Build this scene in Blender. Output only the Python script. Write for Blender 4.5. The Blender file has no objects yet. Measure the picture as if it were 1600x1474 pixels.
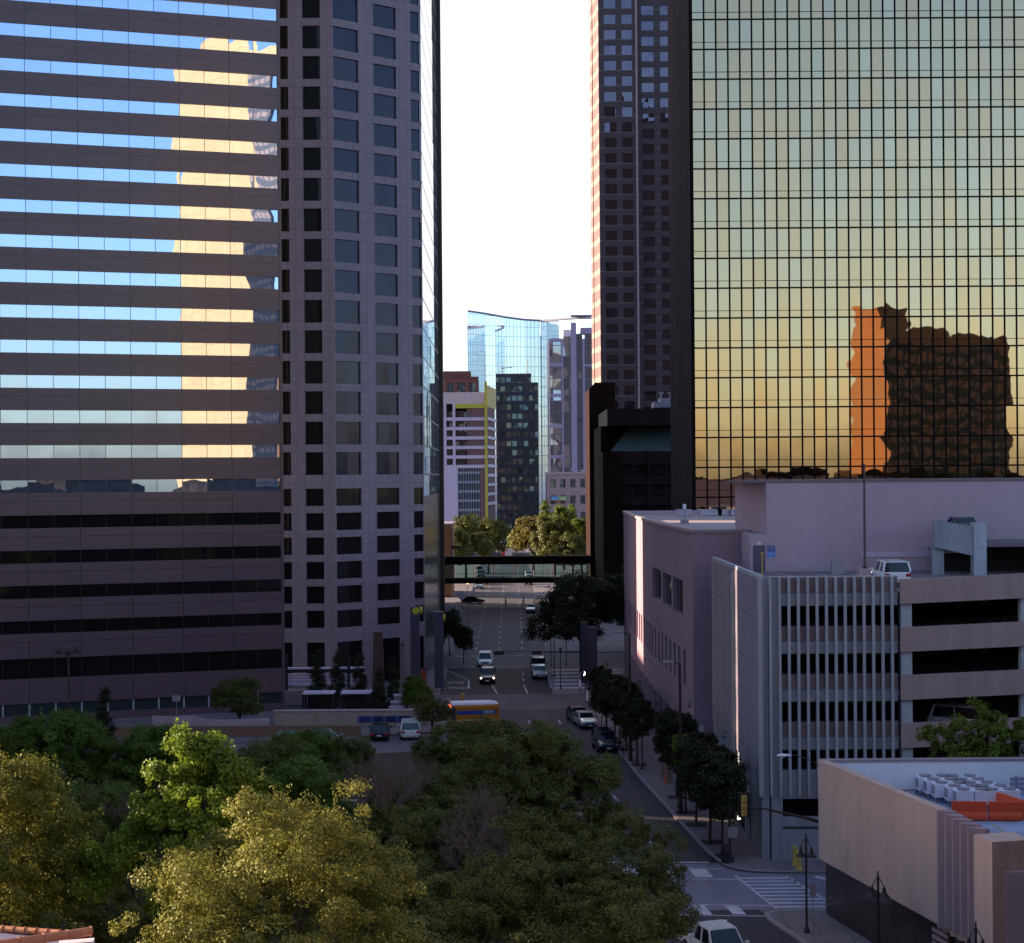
import bpy, math, random
import numpy as np
from mathutils import Vector, Matrix
R = math.radians
scene = bpy.context.scene
COL = scene.collection
rnd = random.Random(7)

# ------------------------------------------------------------------ camera
CAM_H, FPX, HOR, ROLL = 25.0, 2600.0, 744.0, 0.0078
cam_d = bpy.data.cameras.new("camera")
cam = bpy.data.objects.new("camera", cam_d)
COL.objects.link(cam)
cam_d.sensor_width = 36.0
cam_d.lens = FPX / 1600.0 * 36.0
cam_d.shift_y = (HOR - 737.0) / 1600.0
cam_d.clip_start, cam_d.clip_end = 1.0, 20000.0
cam.matrix_world = Matrix.Translation((0, 0, CAM_H)) @ Matrix.Rotation(R(90), 4, 'X') @ Matrix.Rotation(-ROLL, 4, 'Z')
scene.camera = cam

# survey helpers: angles measured on the photograph turned into metres
def uv_(px, py):
    u, v = px - 800.0, py - HOR
    return u - ROLL * v, v + ROLL * u
def G(px, py, z=0.0):
    u, v = uv_(px, py)
    d = (CAM_H - z) * FPX / v
    return (u * d / FPX, d, z)
def P(px, py, d):
    u, v = uv_(px, py)
    return (u * d / FPX, d, CAM_H - v * d / FPX)

# ------------------------------------------------------------------ scene helpers
def tag(o, label=None, cat=None, group=None, kind=None):
    if label: o["label"] = label
    if cat: o["category"] = cat
    if group: o["group"] = group
    if kind: o["kind"] = kind
    return o
def empty(name, loc, label=None, cat=None, group=None, rz=0.0):
    o = bpy.data.objects.new(name, None)
    COL.objects.link(o)
    o.location = loc
    o.rotation_euler = (0, 0, rz)
    o.empty_display_size = 0.3
    return tag(o, label, cat, group)

class MB:
    """collects shapes; build() links them as one mesh object"""
    def __init__(self):
        self.v, self.f = [], []
    def add(self, vs, fs):
        n = len(self.v)
        self.v += [tuple(p) for p in vs]
        self.f += [tuple(i + n for i in f) for f in fs]
        return self
    def quad(self, a, b, c, d):
        return self.add([a, b, c, d], [(0, 1, 2, 3)])
    def box(self, x0, x1, y0, y1, z0, z1):
        return self.hexa([(x0, y0), (x1, y0), (x1, y1), (x0, y1)], z0, z1)
    def hexa(self, poly, z0, z1, top=None):
        top = top or poly
        n = len(poly)
        vs = [(x, y, z0) for x, y in poly] + [(x, y, z1) for x, y in top]
        fs = [tuple(reversed(range(n))), tuple(range(n, 2 * n))]
        fs += [(i, (i + 1) % n, n + (i + 1) % n, n + i) for i in range(n)]
        return self.add(vs, fs)
    def fbox(self, F, s0, s1, o0, o1, z0, z1):
        return self.hexa([F.xy(s0, o1), F.xy(s1, o1), F.xy(s1, o0), F.xy(s0, o0)], z0, z1)
    def obox(self, c, ax, ay, az):
        """box from a centre and three half-axis vectors"""
        c, ax, ay, az = Vector(c), Vector(ax), Vector(ay), Vector(az)
        vs = [c + i * ax + j * ay + k * az for k in (-1, 1) for i, j in ((-1, -1), (1, -1), (1, 1), (-1, 1))]
        return self.add(vs, [(3, 2, 1, 0), (4, 5, 6, 7), (0, 1, 5, 4), (1, 2, 6, 5), (2, 3, 7, 6), (3, 0, 4, 7)])
    def tube(self, pts, rad, n=8, cap=True):
        pts = [Vector(p) for p in pts]
        if not isinstance(rad, (list, tuple)): rad = [rad] * len(pts)
        vs, fs = [], []
        for i, p in enumerate(pts):
            t = (pts[min(i + 1, len(pts) - 1)] - pts[max(i - 1, 0)]).normalized()
            a = t.cross(Vector((0.13, 0.31, 1.0)) if abs(t.z) < 0.9 else Vector((1, 0.2, 0))).normalized()
            b = t.cross(a)
            for k in range(n):
                w = 2 * math.pi * k / n
                vs.append(p + (a * math.cos(w) + b * math.sin(w)) * rad[i])
        for i in range(len(pts) - 1):
            for k in range(n):
                k2 = (k + 1) % n
                fs.append((i * n + k, i * n + k2, (i + 1) * n + k2, (i + 1) * n + k))
        if cap:
            fs.append(tuple(reversed(range(n))))
            fs.append(tuple((len(pts) - 1) * n + k for k in range(n)))
        return self.add(vs, fs)
    def lathe(self, c, prof, n=12):
        """prof: (radius, z) from the bottom up"""
        vs, fs = [], []
        for r, z in prof:
            for k in range(n):
                w = 2 * math.pi * k / n
                vs.append((c[0] + r * math.cos(w), c[1] + r * math.sin(w), c[2] + z))
        m = len(prof)
        for i in range(m - 1):
            for k in range(n):
                fs.append((i * n + k, i * n + (k + 1) % n, (i + 1) * n + (k + 1) % n, (i + 1) * n + k))
        fs.append(tuple(reversed(range(n))))
        fs.append(tuple((m - 1) * n + k for k in range(n)))
        return self.add(vs, fs)
    def loft(self, rings, cap=True):
        n = len(rings[0])
        vs = [p for r in rings for p in r]
        fs = []
        for i in range(len(rings) - 1):
            for k in range(n):
                fs.append((i * n + k, i * n + (k + 1) % n, (i + 1) * n + (k + 1) % n, (i + 1) * n + k))
        if cap:
            fs.append(tuple(reversed(range(n))))
            fs.append(tuple((len(rings) - 1) * n + k for k in range(n)))
        return self.add(vs, fs)
    def facade(self, F, S, Z, hole, depth, o=0.0):
        """a wall sheet on grid lines S x Z with recessed openings, one connected surface"""
        ns, nz = len(S), len(Z)
        base = len(self.v)
        idx = lambda i, j: base + j * ns + i
        for z in Z:
            for s in S:
                x, y = F.xy(s, o)
                self.v.append((x, y, z))
        inner = {}
        def inn(i, j):
            if (i, j) not in inner:
                inner[(i, j)] = len(self.v)
                x, y = F.xy(S[i], o - depth)
                self.v.append((x, y, Z[j]))
            return inner[(i, j)]
        H = lambda i, j: 0 <= i < ns - 1 and 0 <= j < nz - 1 and hole(i, j)
        for j in range(nz - 1):
            for i in range(ns - 1):
                if not H(i, j):
                    self.f.append((idx(i, j), idx(i + 1, j), idx(i + 1, j + 1), idx(i, j + 1)))
                else:
                    for (a, b, di, dj) in (((i, j), (i + 1, j), 0, -1), ((i + 1, j), (i + 1, j + 1), 1, 0),
                                           ((i + 1, j + 1), (i, j + 1), 0, 1), ((i, j + 1), (i, j), -1, 0)):
                        if not H(i + di, j + dj):
                            self.f.append((idx(*a), idx(*b), inn(*b), inn(*a)))
        return self
    def build(self, name, mat, parent=None, smooth=False, label=None, cat=None, group=None, kind=None, loc=None, local=False):
        """vertices are world metres (local=True: the parent's own metres)"""
        off = Vector((0, 0, 0))
        if parent is not None and not local: off = parent.location
        elif loc is not None: off = Vector(loc)
        me = bpy.data.meshes.new(name)
        V = np.array(self.v, dtype=np.float64)
        W = V - np.array(off)
        me.from_pydata(W.tolist(), [], self.f)
        # UVs in metres along each face: u horizontal, v vertical
        nl = len(me.loops)
        uv = me.uv_layers.new(name="metres")
        no = np.zeros(len(me.polygons) * 3); me.polygons.foreach_get("normal", no); no = no.reshape(-1, 3)
        tot = np.zeros(len(me.polygons), dtype=np.int32); me.polygons.foreach_get("loop_total", tot)
        vi = np.zeros(nl, dtype=np.int32); me.loops.foreach_get("vertex_index", vi)
        N = np.repeat(no, tot, axis=0)
        p = V[vi]
        h = np.hypot(N[:, 0], N[:, 1]) + 1e-9
        tx, ty = -N[:, 1] / h, N[:, 0] / h
        flat = np.abs(N[:, 2]) > 0.8
        sgn = np.where(np.abs(tx) > np.abs(ty), np.sign(tx), np.sign(ty))
        u = np.where(flat, p[:, 0], (p[:, 0] * tx + p[:, 1] * ty) * sgn)
        v = np.where(flat, p[:, 1], p[:, 2])
        uv.data.foreach_set("uv", np.column_stack([u, v]).ravel())
        if smooth: me.polygons.foreach_set("use_smooth", [True] * len(me.polygons))
        me.materials.append(mat)
        me.update()
        ob = bpy.data.objects.new(name, me)
        COL.objects.link(ob)
        if parent is not None: ob.parent = parent
        elif loc is not None: ob.location = loc
        return tag(ob, label, cat, group, kind)

class Frame:
    """a vertical plane through two ground points; s runs along it, o outwards (towards the camera side)"""
    def __init__(self, p0, p1, flip=False):
        self.p = Vector((p0[0], p0[1])); q = Vector((p1[0], p1[1]))
        self.len = (q - self.p).length
        self.u = (q - self.p).normalized()
        self.n = Vector((self.u.y, -self.u.x))
        if self.n.dot(-self.p) < 0: self.n = -self.n
        if flip: self.n = -self.n
    def xy(self, s, o=0.0):
        q = self.p + self.u * s + self.n * o
        return (q.x, q.y)
    def hit(self, px, py):
        u, v = uv_(px, py)
        d = Vector((u / FPX, 1.0))
        t = self.p.dot(self.n) / d.dot(self.n)
        q = d * t
        return ((q - self.p).dot(self.u), CAM_H - v * t / FPX)
    def s_at(self, px, py=HOR): return self.hit(px, py)[0]

def copy_tree(o, parent=None):
    c = o.copy(); COL.objects.link(c)
    if parent is not None:
        c.parent = parent; c.matrix_parent_inverse = o.matrix_parent_inverse.copy()
    for ch in list(o.children): copy_tree(ch, c)
    return c

# ------------------------------------------------------------------ materials
class NT:
    def __init__(self, name):
        self.m = bpy.data.materials.new(name); self.m.use_nodes = True
        self.t = self.m.node_tree; self.t.nodes.clear()
        self.out = self.n('ShaderNodeOutputMaterial')
    def n(self, typ, **kw):
        nd = self.t.nodes.new(typ)
        for k, v in kw.items():
            if k in nd.inputs.keys() and not hasattr(nd, k): nd.inputs[k].default_value = v
            else: setattr(nd, k, v)
        return nd
    def l(self, a, b): self.t.links.new(a, b)
    def math(self, op, a, b=None, c=None):
        nd = self.n('ShaderNodeMath', operation=op)
        for i, x in enumerate((a, b, c)):
            if x is None: continue
            if isinstance(x, (int, float)): nd.inputs[i].default_value = x
            else: self.l(x, nd.inputs[i])
        return nd.outputs[0]
    def vmath(self, op, a, b=None, scale=None):
        nd = self.n('ShaderNodeVectorMath', operation=op)
        for i, x in enumerate((a, b)):
            if x is None: continue
            if isinstance(x, tuple): nd.inputs[i].default_value = x
            else: self.l(x, nd.inputs[i])
        if scale is not None:
            if isinstance(scale, (int, float)): nd.inputs['Scale'].default_value = scale
            else: self.l(scale, nd.inputs['Scale'])
        return nd.outputs[0] if op not in ('LENGTH', 'DOT_PRODUCT') else nd.outputs['Value']
    def mix(self, fac, a, b):
        nd = self.n('ShaderNodeMix', data_type='RGBA')
        for i, x in ((0, fac), (6, a), (7, b)):
            if isinstance(x, (int, float)): nd.inputs[i].default_value = x
            elif isinstance(x, tuple): nd.inputs[i].default_value = x if len(x) == 4 else (*x, 1)
            else: self.l(x, nd.inputs[i])
        return nd.outputs[2]
    def noise(self, vec, scale, detail=4.0, rough=0.55, color=False):
        nd = self.n('ShaderNodeTexNoise')
        nd.inputs['Scale'].default_value = scale; nd.inputs['Detail'].default_value = detail; nd.inputs['Roughness'].default_value = rough
        if vec is not None: self.l(vec, nd.inputs['Vector'])
        return nd.outputs['Color' if color else 'Fac']
    def ramp(self, fac, lo, hi):
        nd = self.n('ShaderNodeMapRange')
        nd.inputs['From Min'].default_value = lo; nd.inputs['From Max'].default_value = hi
        self.l(fac, nd.inputs['Value'])
        return nd.outputs[0]
    def uv(self): return self.n('ShaderNodeUVMap', uv_map='metres').outputs[0]
    def pos(self): return self.n('ShaderNodeTexCoord').outputs['Object']
    def bsdf(self, **kw):
        b = self.n('ShaderNodeBsdfPrincipled')
        for k, v in kw.items():
            k = k.replace('_', ' ')
            if isinstance(v, (int, float)): b.inputs[k].default_value = v
            elif isinstance(v, tuple): b.inputs[k].default_value = v if len(v) == 4 or k == 'Normal' else (*v, 1)
            else: self.l(v, b.inputs[k])
        return b
    def done(self, shader):
        self.l(shader if not hasattr(shader, 'outputs') else shader.outputs[0], self.out.inputs['Surface'])
        return self.m

def mul(c, k): return tuple(min(1.0, x * k) for x in c)

ROSE = (1.10, 0.915, 1.06)      # magenta cast of the ambient light, multiplied into stone and concrete colours
COOL = ('garage_concrete', 'garage_panels', 'pale_column_concrete', 'white_parapet', 'base_wall_panels', 'condenser_white', 'roof_membrane', 'fin_concrete', 'rib_concrete')
def rose(c, name=''):
    if name in COOL: return (c[0] * .97, c[1] * .97, c[2] * 1.08)
    return _rose(c)
def _rose(c): return tuple(a * b for a, b in zip(c, ROSE)) if max(c) - min(c) < 0.14 else c
def plain(name, col, rough=0.6, metal=0.0, var=0.12, scale=0.6, spec=0.4, streak=False, bump=0.0):
    """a painted, cast or cut surface with soft blotches and (streak) vertical weathering"""
    col = rose(col, name)
    t = NT(name)
    p = t.pos()
    if streak:
        p2 = t.vmath('MULTIPLY', p, (1.0, 1.0, 0.08))
        a = t.noise(p2, scale * 2.2, 5.0, 0.6)
    else:
        a = t.noise(p, scale, 5.0, 0.6)
    b = t.noise(p, scale * 9.0, 3.0, 0.6)
    f = t.ramp(t.math('ADD', t.math('MULTIPLY', a, 0.7), t.math('MULTIPLY', b, 0.3)), 0.3, 0.7)
    c = t.mix(f, mul(col, 1 - var), mul(col, 1 + var))
    s = t.bsdf(Base_Color=c, Roughness=rough, Metallic=metal, Specular_IOR_Level=spec)
    if bump > 0:
        bn = t.n('ShaderNodeBump'); bn.inputs['Strength'].default_value = bump; bn.inputs['Distance'].default_value = 0.02
        t.l(t.noise(p, scale * 14, 4.0, 0.6), bn.inputs['Height']); t.l(bn.outputs[0], s.inputs['Normal'])
    return t.done(s)

def lines_mask(t, uv, pu, pv, u0, v0, wu, wv):
    sx = t.n('ShaderNodeSeparateXYZ'); t.l(uv, sx.inputs[0])
    m = None
    for out, p, o, w in ((sx.outputs[0], pu, u0, wu), (sx.outputs[1], pv, v0, wv)):
        if not p: continue
        fr = t.math('FRACT', t.math('DIVIDE', t.math('SUBTRACT', out, o - w / 2), p))
        k = t.math('LESS_THAN', fr, w / p)
        m = k if m is None else t.math('MAXIMUM', m, k)
    return m

def grid(name, col, line, pu=None, pv=None, u0=0.0, v0=0.0, wu=0.05, wv=0.05, rough=0.6, var=0.1, scale=0.5, spec=0.35, cellvar=0.06, metal=0.0, streak=True):
    """panelled surface: joints every pu x pv metres, each panel a little different"""
    col = rose(col, name)
    t = NT(name)
    uv = t.uv(); p = t.pos()
    q = t.vmath('MULTIPLY', p, (1.0, 1.0, 0.12)) if streak else p
    f = t.ramp(t.math('ADD', t.math('MULTIPLY', t.noise(q, scale, 5.0, 0.6), 0.7), t.math('MULTIPLY', t.noise(p, scale * 8, 3.0), 0.3)), 0.3, 0.7)
    c = t.mix(f, mul(col, 1 - var), mul(col, 1 + var))
    cell = t.vmath('FLOOR', t.vmath('DIVIDE', t.vmath('SUBTRACT', uv, (u0, v0, 0)), (pu or 1e3, pv or 1e3, 1.0)))
    wn = t.n('ShaderNodeTexWhiteNoise', noise_dimensions='3D'); t.l(cell, wn.inputs['Vector'])
    c = t.mix(t.math('MULTIPLY', wn.outputs['Value'], cellvar * 2), c, mul(col, 0.55))
    c = t.mix(lines_mask(t, uv, pu, pv, u0, v0, wu, wv), c, line)
    return t.done(t.bsdf(Base_Color=c, Roughness=rough, Metallic=metal, Specular_IOR_Level=spec))

def glass(name, col, metal=1.0, pw=1.5, ph=3.6, u0=0.0, v0=0.0, tilt=0.004, wave=0.01, wscale=0.5, rough=0.01, ior=1.5, line=None, lw=0.06, linepv=False, cellvar=0.0, col2=None, tint=None):
    """mirror glazing: every pane sits at its own slight angle and is not quite flat"""
    t = NT(name)
    uv = t.uv(); p = t.pos()
    cell = t.vmath('FLOOR', t.vmath('DIVIDE', t.vmath('SUBTRACT', uv, (u0, v0, 0)), (pw, ph, 1.0)))
    wn = t.n('ShaderNodeTexWhiteNoise', noise_dimensions='3D'); t.l(cell, wn.inputs['Vector'])
    a = t.vmath('SCALE', t.vmath('SUBTRACT', wn.outputs['Color'], (0.5, 0.5, 0.5)), scale=tilt * 2)
    pc = t.vmath('ADD', p, t.vmath('SCALE', wn.outputs['Color'], scale=0.6))
    b = t.vmath('SCALE', t.vmath('SUBTRACT', t.noise(pc, wscale, 1.5, 0.4, color=True), (0.5, 0.5, 0.5)), scale=wave * 2)
    geo = t.n('ShaderNodeNewGeometry')
    nrm = t.vmath('NORMALIZE', t.vmath('ADD', geo.outputs['Normal'], t.vmath('ADD', a, b)))
    c = col if len(col) == 4 else (*col, 1)
    rg = rough
    if col2 is not None:
        sepc = t.n('ShaderNodeSeparateXYZ'); t.l(wn.outputs['Color'], sepc.inputs[0])
        c = t.mix(t.math('MULTIPLY', wn.outputs['Value'], cellvar), t.mix(sepc.outputs[1], col, col2), mul(col, 0.5))
    elif cellvar:
        c = t.mix(t.math('MULTIPLY', wn.outputs['Value'], cellvar), col, mul(col, 0.5))
    mt = metal
    if line is not None:
        m = lines_mask(t, uv, pw, ph if linepv else None, u0, v0, lw, lw)
        c = t.mix(m, c, line)
        rg = t.math('MULTIPLY_ADD', m, 0.5, rough)
        mt = t.math('MULTIPLY', t.math('SUBTRACT', 1.0, m), metal)
    s = t.bsdf(Base_Color=c, Metallic=mt, Roughness=rg, IOR=ior, Normal=nrm)
    if tint: s.inputs['Specular Tint'].default_value = (*tint, 1)
    return t.done(s)

def clear_glass(name, tint=(0.75, 0.85, 0.85), refl=0.12):
    t = NT(name)
    tr = t.n('ShaderNodeBsdfTransparent'); tr.inputs[0].default_value = (*tint, 1)
    gl = t.n('ShaderNodeBsdfGlossy'); gl.inputs['Roughness'].default_value = 0.02
    mx = t.n('ShaderNodeMixShader'); mx.inputs[0].default_value = refl
    t.l(tr.outputs[0], mx.inputs[1]); t.l(gl.outputs[0], mx.inputs[2])
    return t.done(mx)

def leafmat(name, c0, c1, trans=0.3, rough=0.5):
    t = NT(name)
    geo = t.n('ShaderNodeNewGeometry')
    p = t.pos()
    f = t.math('ADD', t.math('MULTIPLY', geo.outputs['Random Per Island'], 0.6), t.math('MULTIPLY', t.noise(p, 0.5, 2.0), 0.4))
    c = t.mix(f, c0, c1)
    b = t.bsdf(Base_Color=c, Roughness=rough, Specular_IOR_Level=0.2)
    tl = t.n('ShaderNodeBsdfTranslucent'); t.l(c, tl.inputs[0])
    mx = t.n('ShaderNodeMixShader'); mx.inputs[0].default_value = trans
    t.l(b.outputs[0], mx.inputs[1]); t.l(tl.outputs[0], mx.inputs[2])
    return t.done(mx)

def emit(name, col, k):
    t = NT(name)
    e = t.n('ShaderNodeEmission'); e.inputs[0].default_value = (*col, 1); e.inputs[1].default_value = k
    return t.done(e)

def asphalt(name, col, patch=0.25):
    col = rose(col, name)
    t = NT(name)
    p = t.pos()
    a = t.noise(t.vmath('MULTIPLY', p, (0.6, 0.05, 1.0)), 1.0, 4.0)
    b = t.noise(p, 0.12, 5.0, 0.65)
    g = t.noise(p, 9.0, 2.0)
    f = t.ramp(t.math('ADD', t.math('ADD', t.math('MULTIPLY', a, 0.35), t.math('MULTIPLY', b, 0.45)), t.math('MULTIPLY', g, 0.2)), 0.3, 0.7)
    c = t.mix(f, mul(col, 1 - patch), mul(col, 1 + patch))
    return t.done(t.bsdf(Base_Color=c, Roughness=0.8, Specular_IOR_Level=0.3))

M = {}
M['black'] = plain('black_metal', (0.02, 0.02, 0.022), 0.45, var=0.2)
M['darkbrown'] = plain('dark_brown_metal', (0.035, 0.022, 0.018), 0.5, var=0.2)
M['concrete'] = plain('concrete', (0.30, 0.29, 0.29), 0.85, var=0.16, scale=0.5, streak=True, bump=0.2)
M['grey'] = plain('grey_metal', (0.25, 0.25, 0.26), 0.5, var=0.1)
M['white'] = plain('white_paint', (0.75, 0.75, 0.76), 0.5, var=0.05)
M['bark'] = plain('bark', (0.055, 0.045, 0.04), 0.9, var=0.35, scale=3.0)
M['palebark'] = plain('pale_bark', (0.15, 0.115, 0.10), 0.9, var=0.3, scale=3.0)
M['dark'] = plain('dark_interior', (0.012, 0.011, 0.012), 0.9, var=0.2)
M['rubber'] = plain('rubber', (0.018, 0.018, 0.018), 0.8)
M['rim'] = plain('wheel_alloy', (0.35, 0.35, 0.36), 0.35, metal=0.8)
M['carglass'] = plain('car_glass', (0.012, 0.014, 0.018), 0.04, spec=0.7, var=0.02)
M['yellowpaint'] = plain('yellow_paint', (0.55, 0.38, 0.08), 0.6)
M['orange'] = plain('orange_plastic', (0.75, 0.085, 0.03), 0.45, var=0.08)
M['lamp_on'] = emit('lit_lamp', (1.0, 0.93, 0.8), 6.0)
M['head_on'] = emit('lit_headlight', (1.0, 0.78, 0.5), 5.0)
M['red_on'] = emit('lit_red_lamp', (1.0, 0.12, 0.05), 1.6)
M['redlens'] = plain('red_lens', (0.35, 0.02, 0.02), 0.25)
M['clearlens'] = plain('headlight_lens', (0.6, 0.6, 0.6), 0.15, metal=0.3)
# ------------------------------------------------------------------ daylight
SUN_DIR = Vector((-0.95, 0.3135, 0.0)).normalized()
SUN_EL = R(12.0)
w = bpy.data.worlds.new("World"); scene.world = w; w.use_nodes = True
wt = w.node_tree; wt.nodes.clear()
sky = wt.nodes.new('ShaderNodeTexSky'); sky.sky_type = 'NISHITA'
sky.sun_disc = False; sky.sun_elevation = SUN_EL
sky.sun_rotation = math.atan2(SUN_DIR.x, SUN_DIR.y)
sky.altitude = 150; sky.air_density = 1.0; sky.dust_density = 1.5; sky.ozone_density = 2.5
bg = wt.nodes.new('ShaderNodeBackground'); bg.inputs[1].default_value = 0.12
wo = wt.nodes.new('ShaderNodeOutputWorld')
# thin bright cloud veil low over the far end of the street, on the side the light comes from
def wn(op, a, b=None):
    nd = wt.nodes.new('ShaderNodeMath'); nd.operation = op
    for i, x in enumerate((a, b)):
        if x is None: continue
        if isinstance(x, (int, float)): nd.inputs[i].default_value = x
        else: wt.links.new(x, nd.inputs[i])
    return nd.outputs[0]
tc = wt.nodes.new('ShaderNodeTexCoord')
dotn = wt.nodes.new('ShaderNodeVectorMath'); dotn.operation = 'DOT_PRODUCT'
wt.links.new(tc.outputs['Generated'], dotn.inputs[0]); dotn.inputs[1].default_value = tuple(Vector((-0.30, 0.93, 0.20)).normalized())
cl = wt.nodes.new('ShaderNodeTexNoise'); cl.inputs['Scale'].default_value = 2.5; cl.inputs['Detail'].default_value = 5.0
wt.links.new(tc.outputs['Generated'], cl.inputs['Vector'])
mr = wt.nodes.new('ShaderNodeMapRange'); mr.interpolation_type = 'SMOOTHSTEP'
mr.inputs['From Min'].default_value = 0.55; mr.inputs['From Max'].default_value = 0.88
wt.links.new(wn('ADD', dotn.outputs['Value'], wn('MULTIPLY', wn('SUBTRACT', cl.outputs['Fac'], 0.5), 0.12)), mr.inputs['Value'])
veil = wt.nodes.new('ShaderNodeMix'); veil.data_type = 'RGBA'
wt.links.new(mr.outputs[0], veil.inputs[0]); wt.links.new(sky.outputs[0], veil.inputs[6]); veil.inputs[7].default_value = (3.3, 3.3, 3.4, 1)
wt.links.new(veil.outputs[2], bg.inputs[0]); wt.links.new(bg.outputs[0], wo.inputs[0])
sd = bpy.data.lights.new("sun", 'SUN'); sd.energy = 5.0; sd.angle = R(0.5); sd.color = (1.0, 0.80, 0.54)
so = bpy.data.objects.new("sun", sd); COL.objects.link(so)
sv = Vector((SUN_DIR.x * math.cos(SUN_EL), SUN_DIR.y * math.cos(SUN_EL), math.sin(SUN_EL)))
so.rotation_euler = sv.to_track_quat('Z', 'Y').to_euler()
so.location = (0, 0, 300)
scene.view_settings.view_transform = 'Standard'
scene.view_settings.look = 'None'
scene.view_settings.exposure = 1.6
scene.cycles.max_bounces = 8
scene.cycles.use_denoising = True

# ------------------------------------------------------------------ ground, roads, pavements
mt = plain('paved_ground', (0.17, 0.165, 0.165), 0.9, var=0.2, scale=0.05)
MB().box(-3000, 3000, -2000, 6000, -1.0, 0.0).build('ground', mt, kind='structure')
mt = plain('park_soil', (0.045, 0.042, 0.028), 0.95, var=0.35, scale=0.4)
MB().hexa([(-60, 30), (8.0, 30), (6, 95), (3.5, 110), (-2, 140), (-5.5, 152), (-60, 140)], -0.5, 0.03).build('park_lawn', mt, kind='structure')

def ribbon(pts, w0, w1, z0, z1):
    """strip along a polyline between two sideways offsets"""
    m = MB(); n = len(pts)
    L, Rr = [], []
    for i in range(n):
        a = Vector(pts[max(i - 1, 0)]); b = Vector(pts[min(i + 1, n - 1)])
        t = (b - a).normalized(); nn = Vector((t.y, -t.x))
        p = Vector(pts[i])
        L.append(p + nn * w0); Rr.append(p + nn * w1)
    vs = []
    for i in range(n):
        vs += [(L[i].x, L[i].y, z0), (Rr[i].x, Rr[i].y, z0), (Rr[i].x, Rr[i].y, z1), (L[i].x, L[i].y, z1)]
    fs = [(3, 2, 1, 0), tuple((n - 1) * 4 + k for k in range(4))]
    for i in range(n - 1):
        for k in range(4):
            k2 = (k + 1) % 4
            fs.append((i * 4 + k, (i + 1) * 4 + k, (i + 1) * 4 + k2, i * 4 + k2))
    return m.add(vs, fs)

def smooth(pts, it=2):
    for _ in range(it):
        q = [pts[0]]
        for a, b in zip(pts, pts[1:]):
            q += [(a[0] * .75 + b[0] * .25, a[1] * .75 + b[1] * .25), (a[0] * .25 + b[0] * .75, a[1] * .25 + b[1] * .75)]
        pts = q + [pts[-1]]
    return pts

asph = asphalt('asphalt', (0.050, 0.048, 0.056), 0.45)
asph_new = asphalt('fresh_asphalt', (0.026, 0.024, 0.028), 0.2)
conc_road = asphalt('concrete_road', (0.080, 0.076, 0.086), 0.38)
# right-hand kerb of the near street, from its far corner to the near crossing
KERB = smooth([(9.6, 177.5), (7.9, 176.0), (7.6, 171.0), (7.9, 165.8), (9.42, 149.7), (10.1, 138.2), (11.9, 117.7), (12.87, 106.8), (14.2, 104.3), (17.5, 103.9)], 2)
kl = [p for p in KERB if p[1] > 106.6]
MB().hexa([(-8.6, 233), (4.5, 233), (4.5, 760), (-9.0, 760)], -0.4, 0.004).build('far_street', conc_road, kind='structure')
MB().hexa([(-120, 216), (120, 216), (120, 233), (-120, 233)], -0.4, 0.008).build('upper_cross_street', conc_road, kind='structure')
MB().hexa([(-8.5, 190.6), (4.5, 190.6), (4.5, 216), (-8.5, 216)], -0.4, 0.006).build('bus_lane_street', asph_new, kind='structure')
MB().hexa([(-120, 178), (60, 178), (60, 190.6), (-120, 190.6)], -0.4, 0.010).build('middle_cross_street', conc_road, kind='structure')
near = [(p[0], p[1]) for p in kl][::-1] + [(7.9, 178), (-6.5, 178), (-5.2, 165), (-3.0, 150), (-1.9, 138), (0.0, 118), (1.0, 106.6)]
MB().hexa(near, -0.4, 0.004).build('near_street', asph, kind='structure')
MB().hexa([(-90, 95.5), (70, 95.5), (70, 104.3), (12.9, 106.8), (1.0, 106.8), (-90, 104.0)], -0.4, 0.0075).build('near_crossing', asphalt('lightened_concrete_road', (0.20, 0.195, 0.235), 0.34), kind='structure')  # lighter copy of the road concrete, making up for dim light here
MB().hexa([(1.5, 95.5), (14.0, 95.5), (22.0, 55), (9.5, 55)], -0.4, 0.004).build('foreground_street', asph, kind='structure')
# side street at the far right between the two kerbs
pave = grid('pavement_slabs', (0.20, 0.185, 0.18), (0.09, 0.085, 0.085), 1.5, 1.5, wu=0.05, wv=0.05, rough=0.9, var=0.16, cellvar=0.12, streak=False)
kerbm = plain('kerb_stone', (0.27, 0.25, 0.24), 0.9, var=0.2, scale=1.5)
def pavement(name, edge, back):
    MB().hexa(list(edge) + list(back), -0.3, 0.13).build(name, pave, kind='structure')
def kerb(name, pts, side=1):
    ribbon(pts, 0.0, -0.28 * side, -0.3, 0.137).build(name, kerbm, kind='structure')
pavement('garage_pavement', KERB, [(60, 103.9), (60, 107.0), (16.6, 107.0), (16.6, 134), (15.4, 136), (14.6, 150), (14.0, 170), (14.0, 177.5)])
kerb('garage_kerb', KERB, 1)
EDGE2 = smooth([(60, 95.0), (17.0, 95.0), (14.3, 94.6), (14.4, 93.0), (15.1, 90.4), (16.6, 83.0), (19.5, 70), (22.5, 56)], 2)
pavement('bank_pavement', EDGE2, [(60, 56)])
kerb('bank_kerb', EDGE2, -1)
E3 = [(4.5, 234.5), (4.6, 320), (4.8, 330)]
pavement('far_right_pavement', E3, [(30, 330), (30, 234.5)])
E3b = [(4.8, 345), (4.8, 760)]
pavement('distant_right_pavement', E3b, [(30, 760), (30, 345)])
E4 = [(-8.7, 331), (-8.6, 234.5)]
pavement('far_left_pavement', E4, [(-11.5, 234.5), (-11.5, 331)])
E4b = [(-9.0, 760), (-8.9, 345)]
pavement('distant_left_pavement', E4b, [(-24, 345), (-24, 760)])
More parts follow.
